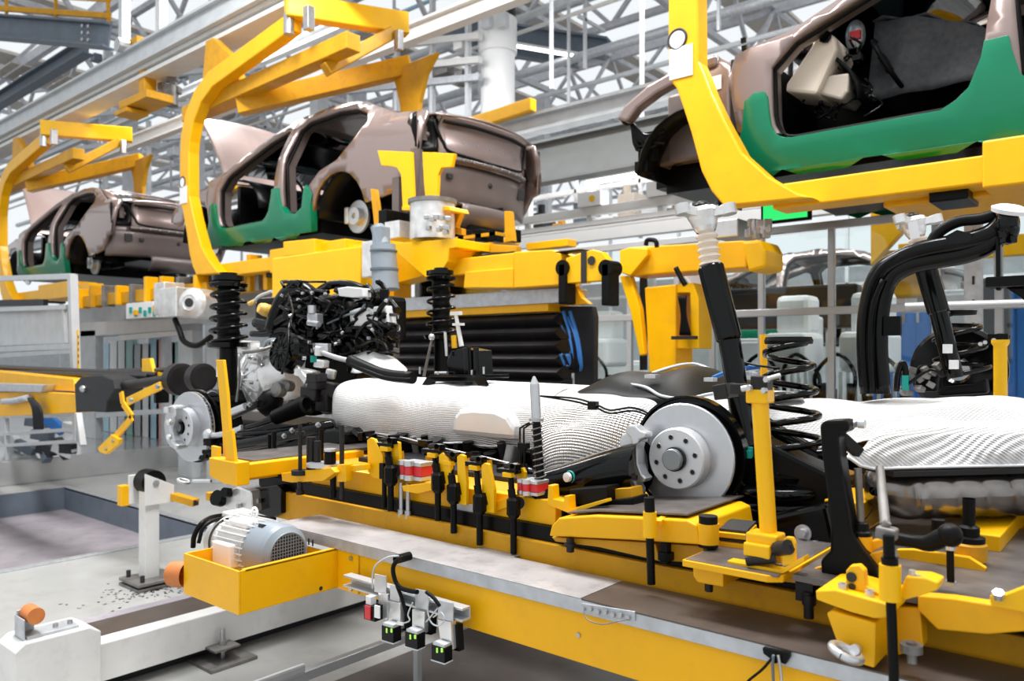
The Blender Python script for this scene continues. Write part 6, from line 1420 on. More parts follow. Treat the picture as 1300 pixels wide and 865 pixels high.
b = MB(); b.tube([P(245, 695, 1.20), P(247, 680, 1.20), P(257, 664, 1.22), P(275, 656, 1.3), P(310, 655, 1.45), P(350, 660, 1.55)], .008, 8); b.tube([P(252, 690, 1.2), P(260, 668, 1.22), P(285, 658, 1.3), P(330, 657, 1.5)], .006, 8); b.build('power_cable', 'black_rubber', t)
t = thing('gear_unit', 'black gear unit with silver flange below the pallet corner', 'gear unit', Q(-2.45, 1.62, -.60))
b = MB(); b.pl([(318, 620), (352, 616), (357, 620), (357, 652), (345, 658), (320, 650)], 1.62, .12); b.build('gearbox', 'black_gloss', t, bev=.004)
b = MB(); b.pl([(280, 628), (300, 618), (318, 624), (320, 650), (300, 655), (284, 645)], 1.58, .10); b.build('flange', 'cast_alu', t, bev=.006)
b = MB(); b.cyl(P(274, 632, 1.55), P(282, 634, 1.58), .030); b.cyl(P(284, 625, 1.55), P(292, 626, 1.58), .018); b.build('shaft_end', 'black_satin', t)
b = MB(); b.cbox(P(268, 630, 1.56), .03, .03, .03); b.build('yellow_stub', 'yellow_worn', t, bev=.002)
b = MB(); b.bolt(P(330, 636, 1.615), (0, -1, 0), .009, .01); b.bolt(P(304, 642, 1.575), (0, -1, 0), .009, .01); b.build('bolt', 'steel', t)
# roller stand on the floor
bp = PZ(190, 742, 0.); X0, Y0 = bp.x, bp.y
t = thing('roller_stand', 'white floor stand with black roller beside the recessed pit', 'stand', (X0, Y0, 0))
b = MB(); b.box((X0 - .06, Y0 - .05, .05), (X0 + .04, Y0 + .05, .70)); b.build('post', 'white_paint', t, bev=.005)
b = MB(); b.box((X0 - .14, Y0 - .15, .0), (X0 + .16, Y0 + .15, .02)); b.box((X0 - .14, Y0 - .15, .035), (X0 + .16, Y0 + .15, .055)); b.build('base_plate', 'dull_iron', t, bev=.003)
b = MB()
for dx, dy in ((-.1, -.1), (.11, .1), (-.1, .1), (.11, -.1)): b.cyl((X0 + dx, Y0 + dy, .0), (X0 + dx, Y0 + dy, .10), .016, None, 6)
b.build('anchor_bolt', 'ink', t)
b = MB(); b.box((X0 - .11, Y0 - .10, .56), (X0 - .09, Y0 + .04, .76)); b.prism([(X0 + .05, Y0 - .06, .56), (X0 + .05, Y0 + .14, .56), (X0 + .05, Y0 + .14, .68), (X0 + .05, Y0 - .06, .78)], (.02, 0, 0)); b.build('cheek_plate', 'white_paint', t, bev=.003)
b = MB(); b.cyl((X0 - .085, Y0 + .01, .71), (X0 + .045, Y0 + .01, .71), .085, None, 30); b.build('roller', 'black_rubber', t)
b = MB(); b.cyl((X0 - .12, Y0 + .01, .71), (X0 + .08, Y0 + .01, .71), .02, None, 14); b.build('axle', 'steel', t)
b = MB(); b.cbox((X0 - .13, Y0 - .12, .62), .07, .06, .14); b.build('yellow_stop', 'yellow', t, bev=.004)
b = MB(); b.beam((X0 + .06, Y0 + .14, .60), (X0 + .26, Y0 + .20, .57), .06, .05); b.build('tube_arm', 'yellow_worn', t, bev=.003)
b = MB(); b.beam((X0 + .258, Y0 + .199, .57), (X0 + .262, Y0 + .2005, .57), .045, .036); b.build('tube_opening', 'ink', t)
# stain on the floor
def stain(b):
    for k in range(240):
        a = rnd.uniform(0, 2 * PI); r_ = abs(rnd.gauss(0, .22)); b.cbox((X0 + .15 + r_ * math.cos(a) * .9, Y0 - .02 + r_ * math.sin(a) * 1.1, .0006), rnd.uniform(.005, .024), rnd.uniform(.005, .02), .001, a)
o = one(stain, 'rubber_crumbs', 'black_rubber', 'dark rubber crumbs scattered on the floor around the roller stand', 'crumbs', kind='stuff')
# white floor beam with roller
a = PZ(113, 822, .25); X1 = a.x
t = thing('stop_beam', 'white beam on the floor with a brown roller on its end block', 'beam', (X1, 2.2, 0))
b = MB(); b.box((X1 - .11, a.y, .07), (X1, 3.3, .25)); b.build('beam', 'white_paint', t, bev=.006)
b = MB(); b.box((X1 - .36, a.y + .1, .236), (X1 - .11, 3.3, .242)); b.build('dark_strip', 'plate_brown', t); b = MB(); b.box((X1 - .44, a.y + .1, .22), (X1 - .36, 3.3, .246)); b.build('edge_strip', 'pit_floor', t, bev=.003)
b = MB(); b.box((X1 - .44, a.y + .1, .0), (X1 - .11, 3.3, .22)); b.build('slot', 'dark_grey', t)
e = PZ(80, 800, .34)
b = MB(); b.prism([(X1 - .16, a.y - .32, .0), (X1 - .16, a.y - .32, .33), (X1 - .16, a.y - .28, .36), (X1 - .16, a.y - .02, .36), (X1 - .16, a.y + .03, .33), (X1 - .16, a.y + .03, .0)], (.22, 0, 0)); b.build('end_block', 'white_paint', t, bev=.006)
b = MB(); b.box((X1 - .10, a.y - .26, .36), (X1 + .02, a.y - .05, .372)); b.box((X1 - .085, a.y - .27, .36), (X1 - .077, a.y - .20, .47)); b.box((X1 - .09, a.y - .275, .36), (X1 + .02, a.y - .268, .45)); b.build('roller_bracket', 'galv', t, bev=.002)
b = MB(); b.cyl((X1 - .075, a.y - .225, .455), (X1 + .02, a.y - .225, .455), .036, None, 26); b.build('roller', 'orange_rust', t)
b = MB(); b.bolt((X1 - .03, a.y - .13, .372), Z3, .012, .014); b.bolt((X1 - .03, a.y - .07, .372), Z3, .012, .014); b.build('bolt', 'steel', t)
# levelling foot
a = PZ(283, 824, .07); fx, fy = a.x, a.y
t = thing('levelling_foot', 'levelling foot with threaded bolt beside the white floor beam', 'foot', (fx, fy, 0))
b = MB(); b.box((fx - .14, fy - .12, .0), (fx + .10, fy + .14, .018)); b.box((fx - .18, fy - .07, .075), (fx + .05, fy + .07, .087)); b.build('plate', 'dull_iron', t, bev=.002)
b = MB(); b.cyl((fx - .02, fy + .01, .01), (fx - .02, fy + .01, .17), .012, None, 10); b.bolt((fx - .02, fy + .01, .087), Z3, .022, .022); b.bolt((fx - .02, fy + .01, .05), Z3, .022, .02); b.build('threaded_bolt', 'steel', t)
# lower aluminium rail
a = PZ(400, 849, .30)
t = thing('profile_rail', 'aluminium profile rail on short posts under the sensor cluster', 'rail', (a.x, 2.1, 0))
b = MB(); b.box((a.x - .04, a.y - .35, .26), (a.x, a.y + .62, .30)); b.box((a.x - .055, a.y - .35, .265), (a.x - .04, a.y + .62, .27)); b.build('profile', 'alu_profile', t, bev=.003)
for y_ in (a.y - .25, a.y + .58): b = MB(); b.box((a.x - .035, y_, 0), (a.x - .005, y_ + .03, .26)); b.box((a.x - .09, y_ - .05, 0), (a.x + .05, y_ + .09, .012)); b.build('post', 'alu_profile', t, bev=.002)
b = MB(); b.box((a.x - .06, a.y - .50, .0), (a.x + .03, a.y - .30, .33)); b.box((a.x - .01, a.y - .29, .30), (a.x + .01, a.y - .05, .34)); b.build('sensor_head', 'light_grey', t, bev=.01)
b = MB(); b.tube([(a.x + .01, a.y - .3, .3), (a.x + .02, a.y - .2, .2), (a.x + .1, a.y - .05, .05), (a.x + .1, a.y + .2, .01)], .006, 6); b.build('cable', 'light_grey', t)
# sensor cluster
t = thing('sensor_bracket', 'aluminium strip bolted under the cable tray carrying the sensors', 'bracket', P(520, 770, 1.40))
Y = 1.41
b = MB(); A, B = P(441, 736, Y), P(592, 780, Y)
for dz in (.014, -.014): b.beam(A + V((0, 0, dz)), B + V((0, 0, dz)), .03, .006)
b.beam(A + V((0, .014, 0)), B + V((0, .014, 0)), .004, .03); b.build('slotted_rail', 'alu_profile', t, bev=.0008)
for pts in ([(475, 729), (490, 732), (490, 755), (475, 752)], [(527, 748), (543, 751), (543, 775), (527, 772)], [(556, 762), (575, 766), (575, 790), (556, 786)], [(495, 742), (507, 745), (507, 765), (495, 762)]):
    b = MB(); b.pl(pts, Y - .022, .004); b.build('mounting_plate', 'brushed', t, bev=.0008)
k = 2.3 / F
def sensor(x, y, lab, m1, red=False, plate=None):
    t = thing('sensor', lab, 'sensor', P(x, y + 12, 1.38), None)
    if plate:
        b = MB(); b.pl(plate, 1.385, .02); b.build('plate', 'cast_alu', t, bev=.0015)
        b = MB(); b.pl([(plate[1][0], plate[1][1] + 2), (plate[1][0] + 9, plate[1][1] + 4), (plate[2][0] + 9, plate[2][1] + 2), plate[2]], 1.40, .02); b.build('side_block', 'black_satin', t, bev=.0015)
    b = MB(); b.cbox(P(x, y, 1.37), 19 * k, .03, 17 * k, R(4)); b.build('body', 'black_gloss', t, bev=.0015)
    if red:
        b = MB(); b.cbox(P(x - 7, y + 1, 1.352), 9 * k, .004, 15 * k, R(4)); b.build('red_face', 'red', t); b = MB(); b.cbox(P(x + 5, y, 1.352), 8 * k, .004, 14 * k, R(4)); b.build('label_plate', 'paper', t)
        b = MB(); b.cbox(P(x - 3, y - 15, 1.37), 9 * k, .02, 10 * k); b.build('white_plug', 'white_clean', t, bev=.001)
    else:
        b = MB(); b.cbox(P(x, y - 10, 1.37), 16 * k, .026, 6 * k, R(4)); b.cbox(P(x, y + 9.5, 1.37), 20 * k, .032, 1.5 * k, R(4)); b.build('connector', 'light_grey', t, bev=.001)
        b = MB(); b.cbox(P(x - 6, y - 3, 1.354), 1.6 * k, .003, 5 * k); b.cbox(P(x, y - 3, 1.353), 2 * k, .003, 4 * k); b.build('led', 'led_green', t)
    return t
sensor(474, 777, 'sensor with red face and white plug, first on the strip', '', True, [(480, 752), (492, 755), (492, 788), (482, 786)])
sensor(497, 804, 'small black sensor with green light, next to the red-faced one', '', False, [(492, 763), (508, 766), (508, 800), (493, 796)])
sensor(527, 812, 'small black sensor with green light, middle one of three', '', False, [(523, 774), (539, 777), (538, 805), (523, 802)])
sensor(561, 829, 'small black sensor with green light, lowest on the strip', '', False, [(555, 787), (572, 790), (574, 826), (560, 822)])
t = thing('sensor_cables', 'black and white cables looping from the cable tray to the sensors', 'cables', P(511, 760, 1.36))
for m, r_, pts in (('black_rubber', .0062, [(513, 709), (505, 711), (499, 722), (502, 738), (509, 747), (522, 751), (530, 752)]), ('black_rubber', .005, [(504, 744), (509, 757), (513, 770), (516, 782)]), ('black_rubber', .005, [(541, 752), (551, 760), (558, 770)]),
                   ('light_grey', .0025, [(506, 706), (492, 708), (478, 717), (473, 730), (473, 748)]), ('light_grey', .002, [(524, 765), (518, 780), (520, 788), (512, 792)]), ('light_grey', .002, [(545, 760), (543, 775), (547, 790), (556, 795), (564, 788), (560, 778), (550, 784)]), ('light_grey', .002, [(556, 772), (548, 782), (541, 790)])):
    b = MB(); b.tube([P(x, y, 1.365) for x, y in pts], r_, 7); b.build('cable', m, t)
b = MB(); b.lathe(P(513, 708, 1.415), (0, -1, 0), [(.012, -.02), (.012, .03), (.007, .03)], 16); b.build('gland', 'black_rubber', t)
b = MB(); b.cbox(P(508, 792, 1.35), .024, .003, .008, 0, R(-8)); b.build('tag', 'white_clean', t)
# ================================================================= lift under the second car, yellow arms
t = thing('scissor_lift', 'yellow lift table with black bellows under the lifted car', 'lift', P(610, 500, 4.3) * 1.0 - V((0, 0, P(610, 500, 4.3).z)))
xl_, xr_ = P(500, 400, 4.2).x, P(702, 400, 4.2).x
zt_b = P(700, 397, 4.2).z
b = MB(); n = 18; fs = MB()
for i in range(n):
    z1 = zt_b - (zt_b - .25) * i / n; z0 = zt_b - (zt_b - .25) * (i + 1) / n; o = .03 + .007 * i
    zm = (z0 + z1) / 2
    b.prism([(xl_ - o, 4.34, z0), (xl_ - o, 4.24, z0), (xl_ - o, 4.16, zm), (xl_ - o, 4.24, z1), (xl_ - o, 4.34, z1)], (xr_ - xl_ + 2 * o, 0, 0)); fs.hexa([(xl_ - o, 4.238, z1 - .004), (xr_ + o, 4.238, z1 - .004), (xr_ + o, 4.236, z1 - .004), (xl_ - o, 4.236, z1 - .004), (xl_ - o, 4.162, zm + .004), (xr_ + o, 4.162, zm + .004), (xr_ + o, 4.158, zm + .004), (xl_ - o, 4.158, zm + .004)])
bl = b.build('bellows', 'bellows', t, bev=.004)
fs.build('fold_strip', 'fold_grey', bl)
b = MB(); b.box((xl_ - .1, 4.05, 0), (xr_ + .1, 4.4, .26)); b.build('base', 'dark_grey', t)
b = MB(); b.box((xl_, 4.12, P(700, 395, 4.12).z), (xr_ + .02, 4.36, P(700, 384, 4.12).z)); b.build('table_edge', 'yellow', t, bev=.004)
b = MB(); b.box((xl_, 4.10, P(715, 384, 4.1).z), (P(717, 370, 4.1).x, 4.36, P(715, 365, 4.1).z)); b.build('grey_beam', 'galv', t, bev=.004)
b = MB(); b.pl([(566, 330), (652, 321), (652, 345), (566, 350)], 4.05, .2); b.pl([(652, 320), (700, 317), (712, 322), (713, 362), (652, 366)], 4.0, .2); b.pl([(590, 345), (652, 340), (652, 366), (588, 366)], 4.02, .2); b.build('cross_arm', 'yellow', t, bev=.008)
b = MB(); b.pl([(566, 328), (652, 319), (652, 324), (566, 334)], 4.2, .6); b.build('dark_slot', 'dark_grey', t)
b = MB(); b.pl([(718, 328), (752, 317), (764, 320), (772, 330), (774, 356), (720, 360)], 4.0, .06); b.pl([(718, 328), (740, 320), (740, 359), (720, 360)], 4.2, .1); b.build('fork_cheek', 'yellow_bright', t, bev=.006)
b = MB()
for x in (713, 768): a = P(x, 340, 3.98); b.lathe(a, Y3, [(0, 0), (.05, 0), (.05, .12), (0, .12)], 20); b.cbox(a + V((0, .06, -.1)), .06, .12, .26)
b.box(P(700, 322, 4.0), P(750, 318, 4.1)); b.build('roller_pad', 'black_rubber', t, bev=.01)
b = MB(); b.lathe(P(751, 331, 3.995), (0, -1, 0), [(.028, 0), (.028, .004), (0, .004)], 18); b.cbox(P(741, 339, 3.995), .04, .006, .2); b.build('slot', 'ink', t)
b = MB(); b.pl([(720, 362), (730, 362), (738, 378), (748, 386), (722, 388)], 4.2, .05); b.build('lower_gusset', 'yellow', t, bev=.004)
b = MB(); b.pl([(707, 389), (752, 389), (755, 402), (754, 496), (729, 496), (728, 420)], 4.25, .05); b.build('dark_column', 'dark_grey', t, bev=.006)
for k in range(8):
    b = MB(); x = 712 + rnd.random() * 14; b.tube([P(x, 395 + rnd.random() * 20, 4.15), P(x + 10, 430, 4.1), P(x + 14, 455 + rnd.random() * 15, 4.1), P(x + 6, 466, 4.15), P(x - 2, 450, 4.15)], .012, 6); b.build('air_hose', 'blue' if k % 2 else 'black_rubber', t)
b = MB(); b.pl([(345, 328), (457, 312), (458, 388), (345, 400)], 3.95, .25); b.build('near_beam_box', 'yellow_bright', t, bev=.012)
b = MB(); b.pl([(359, 307), (399, 303), (400, 322), (360, 326)], 4.3, .4); b.build('pedestal', 'yellow', t, bev=.01)
b = MB(); b.pl([(488, 310), (580, 303), (580, 314), (570, 316), (568, 332), (560, 345), (556, 362), (540, 352), (516, 332), (500, 318), (488, 316)], 3.95, .35); b.build('shelf_bracket', 'yellow_bright', t, bev=.004)
b = MB(); b.pl([(500, 318), (560, 318), (556, 345), (500, 360), (500, 385), (458, 388), (458, 318)], 4.4, .2); b.build('back_plate', 'yellow', t)
b = MB(); b.pl([(585, 312), (590, 308), (655, 312), (655, 320), (590, 322)], 4.3, .06); b.pl([(640, 268), (647, 268), (651, 306), (641, 308)], 4.6, .05); b.pl([(470, 240), (475, 240), (481, 285), (475, 286)], 4.25, .05); b.pl([(573, 264), (586, 266), (578, 288), (586, 290), (586, 298), (568, 296), (570, 284)], 4.25, .05); b.build('small_brackets', 'yellow_worn', t, bev=.003)
b = MB(); b.cbox(P(475, 330, 3.9), .16, .12, .28); b.build('bracket_plate', 'cast_alu', t, bev=.01)
b = MB(); b.box(P(480, 290, 4.0), P(527, 272, 4.3)); b.build('black_slab', 'black_satin', t, bev=.008)
b = MB(); a = P(549, 305, 4.1); b.cyl(a, a + V((0, 0, .27)), .17, None, 28); b.box(P(488, 304, 3.98), P(545, 286, 4.3)); tt_ = b.build('turntable', 'cast_alu', t, bev=.006)
b = MB(); b.cyl(a + V((0, 0, .27)), a + V((0, 0, .30)), .185, None, 28)
b.build('turntable_rim', 'dull_iron', tt_)
b = MB()
for k in range(12): b.cbox(P(rnd.uniform(540, 570), rnd.uniform(272, 298), 3.93), .04, .03, .03, rnd.random())
b.build('fitting', 'steel', tt_, bev=.003)
b = MB(); b.pl([(479, 191), (522, 193), (525, 264), (511, 263), (509, 222), (504, 213), (496, 211), (484, 210)], 4.12, .03); b.pl([(536, 193), (577, 195), (573, 212), (560, 213), (556, 222), (554, 264), (541, 264), (538, 230)], 4.12, .03); b.pl([(510, 262), (570, 262), (572, 267), (510, 267)], 4.05, .2); b.build('body_bracket', 'yellow_bright', t, bev=.003)
b = MB(); b.cyl(P(524, 262, 4.2), P(529, 190, 4.2), .05); b.cbox(P(508, 250, 4.2), .08, .1, .3); b.build('black_post', 'mauve_dull', t)
t = thing('grey_motor', 'dark blue-grey upright motor in front of the yellow beam box', 'motor', P(487, 366, 3.75))
b = MB(); a = P(487, 366, 3.75); k = 6.0 / F; k = (-CA * a.x + SA * a.y) / F
b.cyl(P(490, 368, 3.75), P(486, 312, 3.75), 17 * k, 16 * k, 24); b.build('housing', 'motor_grey', t)
b = MB(); b.cyl(P(486, 312, 3.75), P(479, 288, 3.75), 9 * k, None, 20); b.cbox(P(484, 300, 3.75), 16 * k, .1, 24 * k); b.build('upper_gear', 'motor_grey', t, bev=.008)
b = MB(); b.cyl(P(488, 344, 3.75), P(488, 341, 3.75), 18 * k, None, 24); b.cyl(P(487, 320, 3.75), P(487, 318, 3.75), 17.5 * k, None, 24); b.build('band', 'blue_grey', t)
# rail frame under car 2 (far part)
t = thing('mounting_cradle', 'yellow cradle with mounting posts below the lifted car', 'cradle', P(620, 330, 5.2))
b = MB(); b.box(P(560, 318, 4.9), P(660, 306, 5.1)); b.box(P(575, 305, 5.5), P(655, 298, 5.7)); b.build('beam', 'yellow', t, bev=.006)
b = MB(); b.box(P(572, 306, 4.7), P(640, 296, 4.8)); b.build('tray', 'yellow_worn', t)
for x in (590, 612, 630, 652): b = MB(); b.cbox(P(x, 300, 4.75), .08, .1, .1); b.build('block', 'black_satin', t, bev=.006)
b = MB(); b.box(P(585, 296, 5.3), P(640, 262, 5.8)); b.build('dark_gear', 'black_satin', t, bev=.02)
# support frame beneath car 1
def base_frame(px0, px1, y0, y1, Y, lab, dark=True):
    t = thing('mounting_cradle', lab, 'cradle', P((px0 + px1) / 2, y1, Y))
    z1, z0 = P(px1, y0, Y).z, P(px1, y1, Y).z; xa_, xb_ = P(px0, y0, Y).x, P(px1, y0, Y).x
    b = MB(); b.box((xa_, Y, z0), (xb_, Y + .12, z1)); b.box((xa_, Y + 1.4, z0), (xb_, Y + 1.5, z1)); b.build('beam', 'yellow_worn', t, bev=.006)
    for k in range(9):
        x = xa_ + (xb_ - xa_) * (k + .5) / 9; b = MB(); b.box((x, Y - .05, z0 - .02), (x + .07, Y + .1, z1 + rnd.uniform(.04, .22))); b.build('mount_post', rnd.choice(['yellow', 'dull_iron', 'yellow_worn']), t, bev=.006)
    b = MB(); b.box((xa_, Y + .2, z1), (xb_, Y + 1.3, z1 + .12)); b.build('dark_deck', 'black_satin', t)
    for k in range(4):
        x = xa_ + (xb_ - xa_) * (k + .5) / 4; b = MB(); b.box((x, Y + 1.0, .3 if x < -10.75 else 0), (x + .1, Y + 1.1, z0)); b.build('post', 'light_grey', t)
base_frame(95, 262, 358, 375, 4.35, 'worn yellow support frame under the smallest car body')
base_frame(255, 345, 345, 366, 4.6, 'worn yellow frame behind the dark coil strut')
# second lift body below car 1 (pale skirt)
one(lambda b: b.box((P(95, 400, 5.2).x, 5.2, P(180, 412, 5.2).z), (P(345, 400, 5.2).x, 5.9, P(180, 380, 5.2).z)), 'lift_skirt', 'light_grey', 'pale grey skirt panel below the smallest car body', 'skirt', bev=.01)
# yellow tower with arm, right of the lift
t = thing('positioning_arm', 'yellow positioning arm on a tower, right behind the tall shock absorber'.replace('right behind', 'behind'), 'arm', P(845, 480, 4.7) - V((0, 0, P(845, 480, 4.7).z)))
b = MB(); b.pl([(786, 318), (800, 314), (945, 305), (948, 311), (948, 340), (800, 351), (787, 346)], 4.7, .25); b.build('arm_beam', 'yellow', t, bev=.01)
b = MB(); b.pl([(787, 318), (800, 314), (822, 316), (822, 324), (800, 350), (787, 346)], 4.66, .3); b.pl([(786, 350), (800, 351), (812, 392), (818, 450), (812, 452), (800, 395)], 4.7, .06); b.build('knee_plate', 'yellow_bright', t, bev=.006)
b = MB(); b.pl([(818, 365), (858, 361), (858, 470), (824, 474)], 4.72, .25); b.build('tower', 'yellow', t, bev=.01)
b = MB(); b.pl([(858, 361), (880, 359), (887, 380), (887, 443), (855, 443), (855, 430), (877, 430), (876, 372), (858, 372)], 4.74, .2); b.build('side_frame', 'yellow_bright', t, bev=.006)
b = MB(); b.box(P(812, 352, 4.9), P(822, 470, 5.0)); b.box(P(852, 427, 4.65), P(886, 431, 4.7)); b.build('dark_strip', 'dark_grey', t)
b = MB(); b.pl([(940, 306), (965, 304), (972, 318), (972, 340), (950, 346), (946, 330)], 4.6, .3); b.build('end_head', 'yellow_bright', t, bev=.02)
b = MB(); b.tube([P(820, 312, 4.6), P(822, 305, 4.6), P(832, 306, 4.6), P(834, 314, 4.6)], .016, 8); b.tube([P(858, 340, 4.6), P(864, 352, 4.6), P(870, 362, 4.6)], .018, 8)
for k in range(5): b.tube([P(862 + k * 2, 376, 4.7), P(866 + k, 400, 4.7), P(864 + k * 3, 426, 4.7)], .010, 6)
b.build('hose', 'black_rubber', t)
b = MB(); b.box(P(905, 303, 4.9), P(960, 284, 5.2)); b.build('silver_unit', 'brushed', t, bev=.008)
b = MB()
for k in range(14): b.cbox(P(rnd.uniform(950, 975), rnd.uniform(280, 304), 4.85), .05, .04, .05, rnd.random())
b.build('fitting', 'steel', t, bev=.004)
# yellow far strips
one(lambda b: b.box(P(668, 318, 6.0), P(732, 305, 6.15)), 'safety_beam', 'yellow', 'yellow beam behind the roller arm of the lift', 'beam', bev=.006)
one(lambda b: (b.pl([(903, 262), (942, 260), (942, 272), (903, 276)], 8.02, .2)), 'tool_box', 'yellow', 'small yellow box beside the green monitor', 'box', bev=.01)
# ================================================================= left side
t = thing('machine_frame', 'aluminium profile frame with grey panels at the far edge below the smallest car', 'frame', (P(90, 600, 3.3).x, 3.3, 0))
Y = 3.3
def bar(x0, y0, x1, y1, w_=.05): b = MB(); b.beam(P(x0, y0, Y), P(x1, y1, Y), w_, w_); b.build('profile', 'alu_profile', t, bev=.003)
bar(-60, 356, 92, 351, .06); bar(92, 349, 99, 560, .08); bar(-60, 396, 86, 390, .05); bar(82, 392, 84, 436, .04)
bar(-60, 447, 93, 440, .06); bar(-60, 456, 93, 446, .05); bar(-60, 530, 100, 527, .05); bar(-60, 556, 100, 545, .04); bar(-60, 570, 102, 560, .04); bar(8, 530, 10, 585, .05); bar(99, 525, 105, 566, .06)
b = MB(); b.pl([(-80, 398), (80, 394), (82, 436), (-80, 442)], Y + .05, .03); b.build('grey_panel', 'light_grey', t)
b = MB(); b.pl([(-60, 382), (55, 380), (55, 388), (-60, 390)], Y + .02, .05); b.build('dark_tray', 'dark_grey', t)
for k in range(12): b = MB(); b.cbox(P(rnd.uniform(10, 95), rnd.uniform(535, 575), Y + .35), .28, .1, .12, rnd.random(), rnd.random()); b.build('blue_bundle', rnd.choice(['blue', 'blue_grey', 'light_grey', 'dark_grey']), t, bev=.01)
b = MB(); b.cbox(P(99, 445, Y - .05), .035, .01, .42, 0, R(-2)); b.build('yellow_sign', 'yellow_bright', t)
b = MB()
for k in range(5): b.cbox(P(99.5, 428 + k * 8, Y - .057), .018, .004, .03)
b.build('sign_mark', 'ink', t)
# transfer fork
t = thing('transfer_fork', 'yellow and black transfer fork with steel rollers reaching towards the front disc', 'transfer fork', P(150, 530, 2.7))
Y = 2.7
b = MB(); b.pl([(-60, 468), (0, 472), (93, 481), (95, 497), (-60, 487)], Y, .2); b.pl([(-60, 497), (0, 498), (40, 497), (95, 500), (102, 524), (-60, 532)], Y - .05, .2); b.build('arm', 'yellow', t, bev=.006)
b = MB(); b.pl([(-60, 485), (55, 489), (52, 498), (-60, 496)], Y - .10, .1); b.build('guide_rail', 'galv', t, bev=.002)
for (x0, y0, x1, y1, r_) in ((-60, 463, 200, 476, .022), (-60, 470, 190, 478, .028), (120, 472, 225, 470, .022)):
    b = MB(); b.cyl(P(x0, y0, Y + .25), P(x1, y1, Y + .1), r_); b.build('long_rod', 'dark_steel', t)
b = MB(); b.cyl(P(140, 492, Y - .05), P(222, 481, Y), .036, None, 20); b.build('shaft', 'dark_steel', t)
b = MB(); b.pl([(94, 488), (103, 478), (128, 476), (143, 482), (146, 495), (136, 510), (134, 524), (106, 522), (96, 524)], Y - .12, .22); b.build('end_block', 'dark_grey', t, bev=.01)
b = MB(); b.sph(P(106, 494, Y - .13), .03); b.build('steel_ball', 'steel', t)
for x, y, r_ in ((230, 482, .115), (257, 480, .10)):
    b = MB(); c = P(x, y, Y); b.lathe(c - V((.06, 0, 0)), X3, [(0, 0), (r_, 0), (r_, .08), (r_ * .8, .085), (0, .09)], 26); b.build('roller', 'dark_steel', t, bev=.003)
b = MB(); b.pl([(180, 456), (190, 455), (194, 472), (216, 474), (212, 480), (180, 480)], Y + .1, .03); b.build('yellow_tab', 'yellow_bright', t, bev=.002)
b = MB(); b.tube([P(150, 500, Y - .08), P(155, 510, Y - .08), P(171, 527, Y - .08), P(160, 545, Y - .08), P(142, 562, Y - .08)], .001, 6, 1)
b = MB(); pts = [P(154, 498, Y - .1), P(156, 512, Y - .1), P(168, 530, Y - .1), P(146, 556, Y - .1)]
for i in range(3): b.beam(pts[i], pts[i + 1], .015, .055, V((.6, 0, .8)))
hk = b.build('hook_arm', 'yellow', t, bev=.003)
b = MB(); b.pl([(124, 569), (141, 552), (151, 558), (150, 564), (134, 577), (126, 574)], Y - .13, .03); b.build('hook_plate', 'yellow_bright', hk, bev=.003)
b = MB(); b.bolt(P(144, 560, Y - .13), (0, -1, 0), .013, .012); b.bolt(P(135, 570, Y - .13), (0, -1, 0), .013, .012); b.bolt(P(168, 508, Y - .17), (0, -1, 0), .018, .02); b.bolt(P(202, 491, Y - .15), (0, -1, 0), .018, .02); b.build('bolt', 'steel', hk)
b = MB(); b.beam(P(162, 510, Y - .14), P(204, 490, Y - .12), .02, .06); b.build('link_bar', 'yellow_bright', t, bev=.004)
b = MB(); b.box(P(195, 512, Y), P(215, 494, Y + .1)); b.build('black_block', 'black_satin', t, bev=.004)
b = MB(); b.tube([P(4, 510, Y - .1), P(18, 509, Y - .1), P(36, 505, Y - .1)], .03, 10); b.build('braided_hose', 'galv', t)
for k in range(6): b = MB(); b.tube([P(36 + k, 506, Y - .12), P(42 + k * 2, 520, Y - .12), P(44 + k * 2, 545, Y - .1)], .012, 6); b.build('cable', 'dark_grey', t)
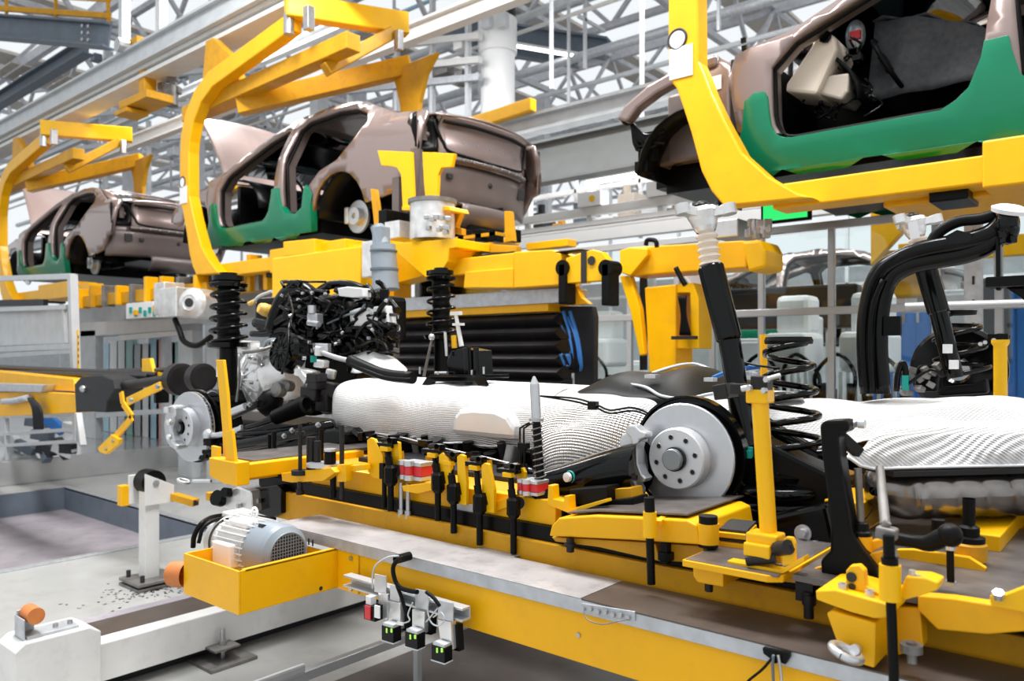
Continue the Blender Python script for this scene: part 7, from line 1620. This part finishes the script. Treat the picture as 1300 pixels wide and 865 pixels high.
# gearmotor and pale conveyor
t = thing('gear_motor', 'pale round gear motor on the conveyor frame beside the dark coil strut', 'motor', P(240, 400, 4.15))
b = MB(); c = P(256, 386, 4.05); b.lathe(c, (.5, -1, 0), [(0, .2), (.07, .2), (.078, .205), (.13, .18), (.155, .15), (.155, -.1)], 28); b.cbox(P(228, 385, 4.18), .40, .28, .32); b.cbox(P(215, 380, 4.18), .24, .24, .36); b.build('housing', 'cast_alu', t, bev=.01)
b = MB(); b.lathe(c + V((.5, -1, 0)).normalized() * .2, (.5, -1, 0), [(.045, 0), (.045, .012), (0, .012)], 20); b.build('hub', 'ink', t)
b = MB(); b.tube([P(222, 405, 4.1), P(228, 420, 4.1), P(234, 434, 4.1), P(250, 439, 4.1), P(268, 428, 4.1)], .03, 10); b.build('black_hose', 'black_rubber', t)
t = thing('pale_conveyor', 'pale conveyor frame on legs behind the transfer fork', 'conveyor', (P(180, 540, 5.0).x, 5.0, 0))
Y = 5.0
b = MB(); b.pl([(102, 410), (224, 404), (226, 420), (102, 428)], Y, .3); b.pl([(150, 426), (226, 420), (226, 426), (150, 433)], Y - .05, .05); b.build('side_beam', 'white_paint', t, bev=.006)
for x0, x1 in ((102, 121), (226, 244), (262, 275)): b = MB(); a, c = P(x0, 420, Y), P(x1, 420, Y); b.box((a.x, Y, .0 if a.x > -10.75 else .30), (c.x, Y + .12, a.z)); b.build('leg', 'light_grey', t, bev=.006)
b = MB(); b.pl([(226, 405), (275, 402), (275, 408), (226, 412)], Y, .2); b.pl([(120, 524), (230, 518), (230, 524), (120, 531)], Y, .05); b.build('rail', 'alu_profile', t, bev=.003)
for i in range(10):
    m, cn = [('pale_blue', 'pale blue'), ('white_clean', 'white'), ('white_clean', 'white'), ('pale_teal', 'pale teal'), ('light_grey', 'light grey'), ('white_clean', 'white'), ('pale_blue', 'pale blue'), ('pale_red', 'pale red'), ('white_clean', 'white'), ('pale_teal', 'pale teal')][i]
    q = P(128 + i * 10, 480, 5.6); b = MB(); b.box((q.x, 5.6, .3), (q.x + .36, 5.66, 1.75 + .15 * rnd.random())); b.build('stored_panel', m, None, '%s upright panel behind the pale conveyor frame, %s from its far leg' % (cn, ORD[i]), 'panel', 'panels behind the pale conveyor', bev=.01)
t = thing('control_box', 'small open control box with coloured terminals above the pale conveyor', 'control box', P(185, 403, 4.2))
b = MB(); b.box(P(160, 405, 4.2), P(202, 383, 4.28)); b.build('box', 'white_clean', t, bev=.004)
b = MB()
for k in range(6): b.cbox(P(166 + k * 6, 394 + (k % 2) * 4, 4.19), .045, .02, .07)
b.build('terminal', 'teal', t); b = MB(); b.cbox(P(172, 397, 4.185), .09, .02, .06); b.cbox(P(196, 392, 4.185), .06, .02, .07); b.build('yellow_terminal', 'yellow', t)
